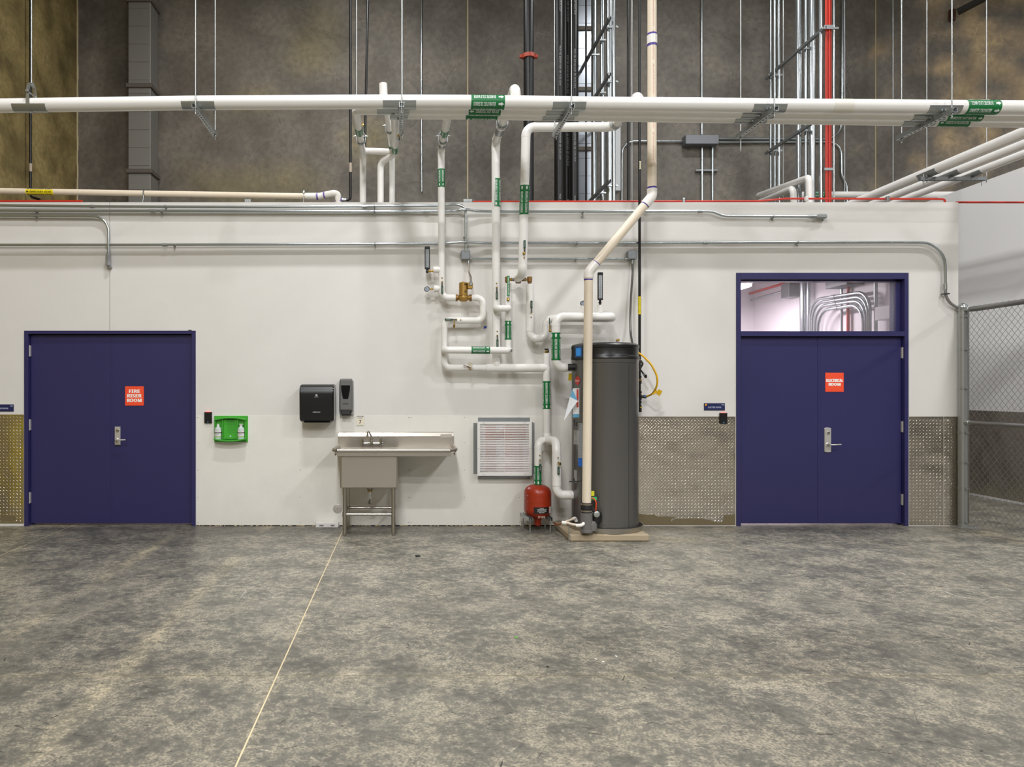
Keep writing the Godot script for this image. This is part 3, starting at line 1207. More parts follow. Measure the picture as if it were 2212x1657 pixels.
func wainscot():
	var y0 = wy(1137.5)
	# white fibreglass sheets with drive rivets
	var pan = [[425.0, 884.6, "broad white wall panel between the left doors and the panel seam behind the sink"], [885.4, 1228.0, "white wall panel between the panel seam behind the sink and the water heater"], [1228.6, 1376.0, "narrow white wall panel behind the water heater"]]
	for q in pan:
		var t = thing("wainscot_panel", q[2], "wall panel", Vector3((wx(q[0]) + wx(q[1])) * 0.5, wy(1134.0), 0.002))
		var holes = []
		if q[0] < 1040.0 and q[1] > 1141.0:
			holes = [[wx(1040), wx(1141), wy(1020), wy(919)]]
		var s = holed_wall(wx(q[0]), wx(q[1]), wy(1134.0), wy(897.5), holes, 0.0024, 0.0024)
		add(t, "sheet", s, M.panel)
		var r = Shape.new()
		var cols = []
		if q[0] < 800:
			cols = [427.5, 649.0, 767.0, 882.5]
		elif q[0] < 1200:
			cols = [887.5, 1003.0, 1122.0]
		else:
			cols = [1238.0, 1370.0]
		for cx in cols:
			for ry in [902.0, 956.5, 1015.5, 1074.5, 1128.5]:
				if cx > 1020 and cx < 1160 and ry > 905 and ry < 1030:
					continue
				r.lathe([Vector2(0.0, 0.0022), Vector2(0.003, 0.0017), Vector2(0.0042, 0.0)], axes(Vector3.RIGHT, Vector3.BACK, Vector3.UP, Vector3(wx(cx), wy(ry), 0.0024)), 8)
		stuff(add(t, "drive_rivets", r, mat("6d6d6a", 0.5)))
	# ragged gap at the foot of the panels: a dark strip painted for its shade, and crumbs of filler
	var gap = Shape.new()
	gap.span(wx(424), wx(1376), 0.0, 0.016, -0.001, 0.0009)
	struct("gap_shade_strip", gap, mat("3a2f22", 0.9))
	var gb = Shape.new()
	for k in 130:
		var x = rng.randf_range(wx(430), wx(1150))
		var sz = rng.randf_range(0.006, 0.03)
		gb.box(Vector3(x, rng.randf_range(0.0, 0.005) + 0.002, rng.randf_range(0.001, 0.008)), Vector3(sz, rng.randf_range(0.003, 0.008), rng.randf_range(0.004, 0.012)), 0.001, Basis(Vector3.UP, rng.randf_range(-0.6, 0.6)))
	var crumbs = add(self, "filler_crumbs", gb, M.fibre)
	crumbs.set_meta("kind", "stuff")
	tag(crumbs, "tan crumbs of filler along the foot of the white wall panels", "debris")
	var bl = Shape.new()
	bl.span(wx(742), wx(884), wy(1138), wy(1135.4), 0.0, 0.004)
	tag(add(self, "masking_strip", bl, mat("1c3166", 0.6)), "dark blue strip left along the wall foot behind the sink legs", "tape")
	# aluminium tread plates
	tread_plate("tall embossed aluminium plate between the water heater and the right doors", wx(1377), wx(1588.5), wy(1134.5), wy(900), [Vector2(wx(1378), wy(1134)), Vector2(wx(1588), wy(1134)), Vector2(wx(1588), wy(1111)), Vector2(wx(1575), wy(1113)), Vector2(wx(1564), wy(1111)), Vector2(wx(1562), wy(1127)), Vector2(wx(1551), wy(1129)), Vector2(wx(1535), wy(1124)), Vector2(wx(1518), wy(1121)), Vector2(wx(1500), wy(1120)), Vector2(wx(1480), wy(1121)), Vector2(wx(1458), wy(1121)), Vector2(wx(1451), wy(1126)), Vector2(wx(1447), wy(1122)), Vector2(wx(1460), wy(1117)), Vector2(wx(1440), wy(1116)), Vector2(wx(1420), wy(1116)), Vector2(wx(1412), wy(1111)), Vector2(wx(1398), wy(1112)), Vector2(wx(1378), wy(1109))])
	tread_plate("embossed aluminium plate right of the right doors, beside the fence post", wx(1963.5), wx(2038), wy(1134.5), wy(900), [])
	tread_plate("narrow embossed aluminium strip at the very end of the painted wall", wx(2039), wx(2069), wy(1134.5), wy(900), [])
	tread_plate("embossed aluminium plate left of the left doors under the pump room sign", -5.82, wx(51.5), wy(1131), wy(895.5), [Vector2(wx(2), wy(1125)), Vector2(wx(30), wy(1126)), Vector2(wx(35), wy(1121)), Vector2(wx(31), wy(1115)), Vector2(wx(8), wy(1114)), Vector2(wx(0), wy(1118))])
	# tread plate on the side partition, and its tan foot
	var t = thing("tread_plate", "long embossed aluminium plate behind the chain link fence", "wall panel", Vector3(8.147, 0.0, -1.5))
	var s = Shape.new()
	s.span(8.147, 8.1495, 0.03, 1.225, -3.6, -1.01, 0.0005)
	add(t, "sheet", s, M.plate)
	lugs(Vector3(8.147, 0.03, -3.4), Vector3.BACK, Vector3.UP, Vector3.LEFT, 2.38, 1.19, M.lug, t)
	# hold the yellow bollard that the left plate mirrors
	var bo = thing("bollard", "yellow sleeved bollard standing before the left tread plate", "bollard", Vector3(-5.0, 0, 1.1))
	var b = Shape.new()
	b.lathe([Vector2(0.0, 1.17), Vector2(0.05, 1.16), Vector2(0.085, 1.13), Vector2(0.095, 1.08), Vector2(0.095, 0.0)], flatxf(Vector3(-5.0, 0, 1.1)), 24)
	add(bo, "sleeve", b, M.yellow)


func vtube(px, z, y0, y1, r, m, called, label, category, group = "", seg = 14):
	var b = at(px, 400, z)
	var s = Shape.new()
	s.rod(Vector3(b.x, y0, z), Vector3(b.x, y1, z), r, seg)
	return tag(add(self, called, s, m), label, category, group)


func duct(label, px0, px1, z, dep, joints, beads, m, y0, y1):
	var x0 = at(px0, 0, z).x
	var x1 = at(px1, 0, z).x
	var t = thing("duct", label, "duct", Vector3((x0 + x1) * 0.5, y0, z - dep * 0.5))
	var js = [y0]
	for j in joints:
		js.append(at(0, j, z).y)
	js.append(y1)
	js.sort()
	for i in js.size() - 1:
		var s = Shape.new()
		s.span(x0, x1, js[i] + 0.002, js[i + 1] - 0.002, z - dep, z, 0.006)
		var k = js[i] + 0.1
		while beads and k < js[i + 1] - 0.05:
			s.box(Vector3((x0 + x1) * 0.5, k, z + 0.002), Vector3(x1 - x0 - 0.02, 0.008, 0.008), 0.002)
			k += 0.305
		add(t, "duct_section", s, m)
		if i > 0:
			var f = Shape.new()
			f.span(x0 - 0.03, x1 + 0.03, js[i] - 0.035, js[i] + 0.035, z - dep - 0.03, z + 0.03, 0.004)
			add(t, "flange", f, mat("5d554c", 0.7))
	return t


# slotted strut channel from a to b, open side up
func strut(parent, a, b, m, wd = 0.041, ht = 0.041):
	var ax = (b - a).normalized()
	var sd = ax.cross(Vector3.UP).normalized()
	var L = a.distance_to(b)
	var bs = Basis(ax, Vector3.UP, ax.cross(Vector3.UP))
	var mid = (a + b) * 0.5
	var s = Shape.new()
	for q in [-1.0, 1.0]:
		s.box(mid + sd * q * (wd * 0.5 - 0.0013), Vector3(L, ht, 0.0026), 0.0, bs)
		s.box(mid + sd * q * (wd * 0.5 - 0.006) + Vector3(0, ht * 0.5 - 0.001, 0), Vector3(L, 0.0025, 0.011), 0.0, bs)
		s.box(mid + sd * q * (wd * 0.5 - 0.0065) - Vector3(0, ht * 0.5 - 0.0013, 0), Vector3(L, 0.0026, 0.012), 0.0, bs)
	var n = int(L / 0.05)
	for i in n + 1:
		var x = -L * 0.5 + i * L / n
		var w = 0.022 if i > 0 and i < n else 0.012
		s.box(mid + ax * clampf(x, -L * 0.5 + w * 0.5, L * 0.5 - w * 0.5) - Vector3(0, ht * 0.5 - 0.0013, 0), Vector3(w, 0.0026, wd - 0.02), 0.0, bs)
	return add(parent, "strut_channel", s, m)


func back_services():
	var roof = 9.9
	var deck = 3.60
	# ducts
	duct("tall sheet metal duct standing by the left bay against the dark concrete wall", 277, 325, -4.2, 0.38, [185, 370, 0], true, mat("8a8882", 0.5, 0.45), deck, roof)
	duct("shiny sheet metal duct behind the black pipes in the middle", 1247, 1281, -4.44, 0.2, [62, 193, 322, -70], true, mat("a5aab0", 0.28, 0.9), deck, roof)
	# black iron pipes with their couplings
	var bp = thing("fire_main", "thick black vertical pipe with an orange grooved coupling", "pipe", at(1142, 437, -2.2))
	var b0 = at(1142, 400, -2.2)
	var s = Shape.new()
	s.rod(Vector3(b0.x, deck, -2.2), Vector3(b0.x, roof, -2.2), 0.073, 20)
	add(bp, "pipe", s, M.iron)
	s = Shape.new()
	var cy = at(0, 122, -2.2).y
	s.lathe([Vector2(0.074, -0.03), Vector2(0.092, -0.028), Vector2(0.092, 0.028), Vector2(0.074, 0.03)], flatxf(Vector3(b0.x, cy, -2.2)), 20)
	for q in [-1.0, 1.0]:
		s.box(Vector3(b0.x + q * 0.108, cy, -2.2), Vector3(0.045, 0.05, 0.05), 0.008)
	add(bp, "grooved_coupling", s, mat("a8432a", 0.45))
	var prints = [[1207.5, -3.2, 0.075, "leftmost of the bundled black pipes with white printing"], [1224.5, -3.5, 0.06, "middle pipe of the bundled black pipes with white printing"], [1239.5, -3.3, 0.072, "rightmost of the bundled black pipes with white printing"]]
	for q in prints:
		var b = at(q[0], 400, q[1])
		var t = thing("black_pipe", q[3], "pipe", Vector3(b.x, deck, q[1]))
		var p = Shape.new()
		p.rod(Vector3(b.x, deck, q[1]), Vector3(b.x, roof, q[1]), q[2], 20)
		add(t, "pipe", p, M.iron)
		var l = Shape.new()
		var out = (Vector3(0, b.y, DIST) - b).normalized()
		out.y = 0
		out = out.normalized().rotated(Vector3.UP, 0.25)
		var yy = deck + 0.2
		while yy < 8.6:
			letters(l, "A53 SCH 40 4IN MADE IN USA", 0.028, axes(Vector3.UP, out.cross(Vector3.UP), out, Vector3(b.x, yy + 0.45, q[1])), sans, 0.62, q[2] + 0.002)
			yy += 1.15
		add(t, "lettering", l, M.print_grey)
	# thin black pipes
	for q in [[66.0, -2.94, 0.019, 425.0, "thin black pipe before the left side wall, ending above the pump room side"], [757.0, -1.2, 0.017, 432.0, "thin black pipe meeting the cream vent elbow on the wall top"], [1357.0, -3.0, 0.02, 437.0, "thin black pipe left of the natural gas pipe, ending behind the wall top"]]:
		var b = at(q[0], q[3], q[1])
		var t = thing("black_pipe", q[4], "pipe", b)
		var p = Shape.new()
		if q[0] < 100:
			p.tube([Vector3(b.x, roof, q[1]), Vector3(b.x, b.y, q[1]), at(86, 431, q[1])], q[2], 12, 0.05)
		elif q[0] < 800:
			p.tube([Vector3(b.x, roof, q[1]), Vector3(b.x, b.y, q[1]), at(738, 432, q[1])], q[2], 12, 0.04)
		else:
			p.rod(Vector3(b.x, roof, q[1]), Vector3(b.x, deck, q[1]), q[2], 12)
		add(t, "pipe", p, M.iron)
		if q[0] < 800:
			var c = Shape.new()
			var c0 = at(q[0], 362, q[1])
			c.rod(c0 + Vector3(0, 0.06, 0), c0 - Vector3(0, 0.06, 0), q[2] + 0.002, 12)
			add(t, "pale_tag", c, mat("b9aa98", 0.6))
	var lean = Shape.new()
	lean.rod(at(795.5, -40, -2.6), at(786, 437, -2.0), 0.018, 12)
	tag(add(self, "black_pipe", lean, M.iron), "slightly leaning thin black pipe left of the branch pipes", "pipe")
	# conduit stack in the middle: at one side of the duct, running forward from the wall
	var X = 3.085
	for q in [[11.95, 0.05, 0], [11.45, 0.035, 1], [11.05, 0.048, 2], [10.82, 0.026, 3]]:
		var z = DIST - q[0]
		var p = Shape.new()
		p.rod(Vector3(X, deck, z), Vector3(X, roof, z), q[1], 16)
		tag(add(self, "vertical_conduit", p, M.emt), ["rearmost large silver conduit beside the shiny duct", "second silver conduit from the shiny duct", "third silver conduit from the shiny duct, fronted by a thinner one", "slim silver conduit nearest the viewer beside the shiny duct"][q[2]], "conduit", "")
	for y in [7.03, 6.2, 4.62]:
		var t = thing("strut_bracket", ["", "upper", "middle", "lower"][1 + (0 if y > 7 else 1 if y > 6 else 2)] + " slanting-looking strut carrying the silver conduits beside the shiny duct", "bracket", Vector3(X - 0.1, y, -3.6))
		strut(t, Vector3(X - 0.085, y, -4.68 if y != 6.2 else -3.9), Vector3(X - 0.085, y, -2.62), M.galv_dull)
		for d in [11.95, 11.45, 11.05]:
			var c = Shape.new()
			c.box(Vector3(X + 0.02, y, DIST - d + 0.055), Vector3(0.2, 0.025, 0.008), 0.002)
			c.rod(Vector3(X + 0.09, y, DIST - d + 0.05), Vector3(X + 0.09, y, DIST - d + 0.075), 0.014, 10)
			add(t, "conduit_clamp", c, M.galv)
	for q in [1257.5, 1267.0]:
		pass
	vtube(1266.0, -3.9, deck, roof, 0.016, M.iron, "black_rod", "black rod crossing in front of the shiny middle duct", "rod")
	var gut = thing("wireway", "long pale grey wireway box hung behind the cold water rack", "box", at(1328, 412, -3.6))
	s = Shape.new()
	var g0 = at(1316, 412, -3.4)
	var g1 = at(1341, 215, -3.4)
	s.span(g0.x, g1.x, g0.y, g1.y, -3.62, -3.4, 0.004)
	add(gut, "body", s, mat("aeb0b0", 0.45, 0.2))
	s = Shape.new()
	s.span(g0.x + 0.005, g0.x + 0.062, g0.y + 0.004, g1.y - 0.004, -3.4, -3.396, 0.001)
	s.span(g0.x + 0.068, g1.x - 0.005, g0.y + 0.004, g1.y - 0.004, -3.4, -3.396, 0.001)
	add(gut, "cover", s, mat("b6b8b8", 0.4, 0.2))
	for y in [g0.y + 0.12, g1.y - 0.12]:
		s = Shape.new()
		s.span(g0.x + 0.02, g0.x + 0.06, y - 0.02, y + 0.02, -4.7, -3.62, 0.002)
		add(gut, "support_arm", s, M.galv_dull)
	# conduits and box on the concrete
	var zc = -4.66
	var jb = thing("pull_box", "grey steel pull box on the concrete wall right of the vent pipe", "box", at(1516, 312, zc))
	s = Shape.new()
	var p0 = at(1481, 311, -4.52)
	var p1 = at(1553, 291, -4.52)
	s.span(p0.x, p1.x, p0.y, p1.y, -4.69, -4.52, 0.006)
	add(jb, "body", s, mat("74777a", 0.5, 0.3))
	s = Shape.new()
	s.span(p0.x + 0.006, p1.x - 0.006, p0.y + 0.006, p1.y - 0.006, -4.52, -4.515, 0.002)
	add(jb, "cover", s, mat("7d8083", 0.5, 0.3))
	var grc = "grey conduits on the concrete wall"
	vtube(1516.0, zc, at(0, 291, zc).y, roof, 0.02, M.emt, "wall_conduit", "conduit rising from the top of the grey pull box", "conduit")
	vtube(1516.5, zc, deck, at(0, 311, zc).y, 0.021, M.emt, "wall_conduit", "left of the two conduits below the grey pull box", "conduit")
	vtube(1539.0, zc, deck, at(0, 311, zc).y, 0.021, M.emt, "wall_conduit", "right of the two conduits below the grey pull box", "conduit")
	s = Shape.new()
	s.box(at(1526, 368, zc), Vector3(0.39, 0.035, 0.03), 0.003)
	tag(add(self, "wall_strut", s, M.galv_dull), "short strut across the two conduits below the pull box", "bracket")
	s = Shape.new()
	s.tube(ats([[1482, 305, zc], [1344, 305, zc], [1343, 450, zc]]), 0.016, 12, 0.22)
	tag(add(self, "wall_conduit", s, M.emt), "conduit running left from the pull box and bending down", "conduit")
	s = Shape.new()
	s.tube(ats([[1552, 299, zc], [1818, 300, zc], [1821, -60, zc]]), 0.021, 12, 0.3)
	tag(add(self, "wall_conduit", s, M.emt), "conduit running right from the pull box and bending up", "conduit")
	s = Shape.new()
	s.tube(ats([[1552, 307, zc], [1817, 306, zc], [1818, 378, zc], [1829, 402, zc], [1830, 445, zc]]), 0.021, 12, 0.24)
	tag(add(self, "wall_conduit", s, M.emt), "conduit running right from the pull box and bending down", "conduit")
	s = Shape.new()
	s.tube(ats([[910.5, -60, zc], [910.5, 118, zc], [910, 120, zc], [911, 414, zc]]), 0.013, 10)
	tag(add(self, "wall_conduit", s, M.emt), "lone thin conduit ending midway on the concrete left of centre", "conduit")
	# strut-borne conduits at the right, one above another towards the viewer
	var X2 = 6.05
	for q in [[12.05, 0.0, 0.021, "thin silver conduit, left of the trio at the rear of the right rack"], [12.0, 0.045, 0.019, "thin silver conduit in the middle of the rear trio on the right rack"], [11.95, 0.085, 0.023, "thin silver conduit, right of the trio at the rear of the right rack"], [11.15, -0.02, 0.042, "stout silver conduit, left of the bright trio on the right rack"], [11.05, 0.035, 0.025, "slim silver conduit between two stout ones on the right rack"], [10.98, 0.09, 0.045, "brightest stout silver conduit on the right rack"], [10.5, -0.05, 0.028, "silver conduit touching the red conduit bundle on the left"], [10.42, 0.09, 0.012, "slender grey conduit touching the red bundle on the right"]]:
		var z = DIST - q[0]
		var p = Shape.new()
		p.rod(Vector3(X2 + q[1], deck, z), Vector3(X2 + q[1], roof, z), q[2], 14)
		tag(add(self, "vertical_conduit", p, M.emt), q[3], "conduit")
	var rb = thing("fire_alarm_riser", "bundle of red vertical conduits on the right rack", "conduit", Vector3(X2 + 0.02, deck, DIST - 10.44))
	for k in 4:
		var p = Shape.new()
		var xx = X2 - 0.01 + 0.024 * k
		p.rod(Vector3(xx, deck, DIST - 10.44 - 0.01 * (k % 2)), Vector3(xx, roof, DIST - 10.44 - 0.01 * (k % 2)), 0.0125, 10)
		add(rb, "red_conduit", p, M.red_pipe)
	for y in [at(0, 58, -2.34).y, at(0, 366, -2.34).y]:
		var p = Shape.new()
		p.span(X2 - 0.045, X2 + 0.085, y - 0.02, y + 0.02, -2.335, -2.318, 0.003)
		add(rb, "clamp", p, M.galv)
	for q in [[6.72, "upper"], [5.47, "lower"]]:
		var t = thing("strut_bracket", q[1] + " slotted strut carrying the silver and red conduits at right", "bracket", Vector3(X2 - 0.12, q[0], -3.1))
		strut(t, Vector3(X2 - 0.055, q[0], -4.0), Vector3(X2 - 0.055, q[0], -2.28), M.galv_dull)
		for d in [12.0, 11.07, 10.45]:
			var c = Shape.new()
			c.box(Vector3(X2 + 0.03, q[0], DIST - d + 0.05), Vector3(0.24, 0.03, 0.01), 0.002)
			add(t, "conduit_clamp", c, M.galv)
	# threaded hanger rods that drop from the roof to things out of sight
	for q in [[770.0, 1.0, 4.35, "pale hanger rod left of the capped riser stub"], [1600.0, 0.62, 3.99, "hanger rod dropping to the far end of the fourth trapeze"], [1692.0, -3.5, 3.6, "very thin rod between the conduit groups on the right rack"], [1824.5, -3.8, 3.6, "thin rod right of the red conduit bundle"], [1929.0, -3.9, 3.6, "pale rod right of the caulked panel joint"], [2002.0, -0.62, 4.02, "rod dropping to the left end of the passage trapeze"], [2131.0, -0.62, 4.02, "rod dropping to the right end of the passage trapeze"], [1365.0, -3.2, 3.9, "thin rod right of the silver conduit stack"], [1198.0, 1.02, 3.99, "hanger rod dropping to the far end of the third trapeze"]]:
		vtube(q[0], q[1], q[2], roof, 0.0062 if q[1] > -1 else 0.009, M.galv, "hanger_rod", q[3], "rod", "", 8)
	# rusty-ended brace at the top right
	var br = thing("steel_brace", "dark steel brace with a rusty end plate at top right", "beam", at(2075, 28, -4.6))
	s = Shape.new()
	var ba = at(2070, 30, -4.55)
	var bb = at(2225, -50, -3.9)
	var dx = (bb - ba).normalized()
	var up = Vector3.UP.slide(dx).normalized()
	s.box((ba + bb) * 0.5, Vector3(ba.distance_to(bb), 0.012, 0.11), 0.002, Basis(dx, up, dx.cross(up)))
	s.box((ba + bb) * 0.5 + up * 0.05, Vector3(ba.distance_to(bb), 0.1, 0.012), 0.002, Basis(dx, up, dx.cross(up)))
	add(br, "angle", s, mat("2b2724", 0.6))
	s = Shape.new()
	s.box(ba - Vector3(0.03, -0.03, 0.1), Vector3(0.09, 0.2, 0.06), 0.004)
	add(br, "end_plate", s, mat("4a3024", 0.75))
	# cream vent lying along the top of the wall
	var vp = thing("sanitary_vent", "cream plastic vent pipe lying along the left wall top", "pipe", at(360, 420, -0.28))
	run(vp, "pipe", ats([[-260, 408, -0.28], [664, 424, -0.28]]), 0.0335, M.cpvc, 0.0, false)
	var e = Shape.new()
	e.tube(ats([[660, 424, -0.28], [692, 424, -0.28]]), 0.039, 18)
	e.tube(ats([[686, 424.5, -0.28], [702, 421, -0.28], [722, 417, -0.26], [730, 420, -0.27], [731, 445, -0.28]]), 0.037, 18, 0.07)
	add(vp, "elbow", e, M.pvc_white)
	for q in [[[683, 424.5, -0.28], [687, 424, -0.28]], [[700, 421.5, -0.28], [703, 421, -0.275]], [[730.6, 428, -0.28], [730.8, 436, -0.28]]]:
		e = Shape.new()
		e.tube(ats(q), 0.0402, 18)
		add(vp, "primer_stain", e, mat("7a62a8", 0.5))
	marker(vp, at(58, 414, -0.28), at(117, 415, -0.28), 0.0335, "SANITARY VENT", -1, -0.1, false, M.yellow, M.print_black)
	for q in [312.0, 657.0]:
		e = Shape.new()
		var c0 = at(q, 418, -0.28)
		e.tube([c0 - Vector3(0.008, 0, 0), c0 + Vector3(0.008, 0, 0)], 0.037, 18)
		e.rod(c0 + Vector3(0, -0.03, 0.03), Vector3(c0.x, 3.58, -0.2), 0.005, 8)
		add(vp, "riser_clamp", e, M.galv)
	# brass valve between the vent elbow and the black pipe
	e = Shape.new()
	e.rod(at(736, 432, -1.2), at(748, 432, -1.2), 0.02, 12)
	e.rod(at(739, 432, -1.2), at(742, 432, -1.2), 0.028, 6)
	tag(add(self, "pipe_union", e, M.galv), "small grey pipe union beside the cream vent elbow", "fitting")
	# little galvanised clips on the wall top
	for q in [[527.0, 541.0, "galvanised clip on the wall top left of the branch pipes"], [1001.0, 1021.0, "galvanised clip on the wall top near the centre"]]:
		var c = Shape.new()
		c.span(wx(q[0]), wx(q[1]), WTOP - 0.006, wy(428.5), -0.03, -0.02, 0.003)
		c.span(wx(q[0]), wx(q[1]), WTOP, WTOP + 0.008, -0.1, -0.012, 0.002)
		for k in 3:
			c.lathe([Vector2(0, 0.006), Vector2(0.008, 0.004), Vector2(0.008, 0)], axes(Vector3.RIGHT, Vector3.BACK, Vector3.UP, Vector3(lerpf(wx(q[0]), wx(q[1]), 0.2 + 0.3 * k), WTOP + 0.014, -0.02)), 8)
		tag(add(self, "wall_clip", c, M.galv), q[2], "clip")
	# red conduit along the wall top
	var rc = thing("fire_alarm_conduit", "long thin red conduit running along the top of the painted wall", "conduit", Vector3(2.5, WTOP, -0.05))
	e = Shape.new()
	var zr = -0.03
	e.tube(ats([[1022, 436, zr], [1640, 434.5, zr], [1700, 429, zr - 0.03], [2030, 430, zr - 0.03], [2041, 431, zr - 0.06], [2042, 437, zr - 0.06]]), 0.0115, 12, 0.08)
	add(rc, "conduit", e, M.red_pipe)
	for q in [[1476.0, 433.0, M.galv], [1742.0, 429.0, M.white_paint], [1917.0, 429.0, M.galv]]:
		e = Shape.new()
		var c0 = at(q[0], q[1], zr)
		e.box(c0, Vector3(0.03, 0.05, 0.045), 0.006)
		e.rod(c0 - Vector3(0, 0.02, 0), Vector3(c0.x, WTOP, c0.z), 0.006, 8)
		add(rc, "conduit_strap", e, q[2])
	e = Shape.new()
	e.tube([at(-120, 434.5, zr), at(178, 434.5, zr)], 0.0115, 12)
	tag(add(self, "fire_alarm_conduit", e, M.red_pipe), "short stretch of red conduit on the wall top at the far left", "conduit")
	e = Shape.new()
	e.tube([at(2066, 437, zr), at(2500, 437.5, zr)], 0.0115, 12)
	tag(add(self, "fire_alarm_conduit", e, M.red_pipe), "red conduit crossing the passage from the wall end to the right", "conduit")
	# insulated pipes over the passage
	var z0 = 1.5
	var z1 = -3.2
	var lab = ["left", "middle", "right"]
	for k in 3:
		var xx = [6.30, 6.56, 6.82][k]
		var r = [0.062, 0.05, 0.045][k]
		var t = thing("insulated_pipe", "%s of three white insulated pipes slanting up at the right edge" % lab[k], "pipe", Vector3(xx, 4.1, -0.8))
		run(t, "insulation", [Vector3(xx, 4.09 + r, z0), Vector3(xx, 4.09 + r, z1)], r, M.jacket, 0.0, false)
	var tz = thing("strut_hanger", "trapeze strut under the three white pipes at the right edge", "hanger", Vector3(6.56, 4.05, -0.62))
	strut(tz, Vector3(6.17, 4.065, -0.62), Vector3(6.97, 4.065, -0.62), M.galv_dull)
	for k in 3:
		var xx = [6.30, 6.56, 6.82][k]
		var r = [0.062, 0.05, 0.045][k]
		e = Shape.new()
		e.shell(Vector3(xx, 4.09 + r, -0.77), Vector3(xx, 4.09 + r, -0.47), r, 0.002, Vector3.DOWN, -1.5, 1.5)
		add(tz, "shield", e, M.galv)
	for xx in [6.22, 6.92]:
		e = Shape.new()
		e.rod(Vector3(xx, 3.98, -0.62), Vector3(xx, 4.12, -0.62), 0.006, 8)
		e.rod(Vector3(xx, 4.03, -0.62), Vector3(xx, 4.043, -0.62), 0.012, 6)
		add(tz, "rod_end", e, M.galv)
	# pipes behind the right rack
	var wp = thing("insulated_pipe", "white level pipe with a green marker low behind the right rack", "pipe", at(1900, 420, -3.4))
	run(wp, "insulation", [Vector3(at(1726, 420.5, -3.4).x, 3.6, -3.4), at(1726, 420.5, -3.4), at(2200, 420.5, -3.4)], 0.049, M.jacket, 0.08, false)
	marker(wp, at(1755, 420.5, -3.4), at(1785, 420.5, -3.4), 0.049, "DOMESTIC COLD WATER", 1, 0.3)
	var w2 = thing("insulated_pipe", "short white pipe turning down behind the red conduit at right", "pipe", at(1716, 437, -2.8))
	run(w2, "insulation", [at(1640, 437, -4.4), at(1713, 407, -2.8), Vector3(at(1722, 407, -2.8).x, 3.6, -2.8)], 0.047, M.jacket, 0.1, false)
	var w3 = thing("insulated_pipe", "white pipe running back behind the silver conduits at right", "pipe", at(1750, 437, -2.4))
	run(w3, "insulation", [at(1640, 422, -4.5), at(1748, 384, -2.4), Vector3(at(1751, 384, -2.4).x, 3.6, -2.4)], 0.05, M.jacket, 0.08, false)


func shield(parent, a, b, r, m):
	var s = Shape.new()
	s.shell(a, b, r + 0.0005, 0.0016, Vector3.DOWN, -1.45, 1.45, 16)
	add(parent, "shield", s, m)


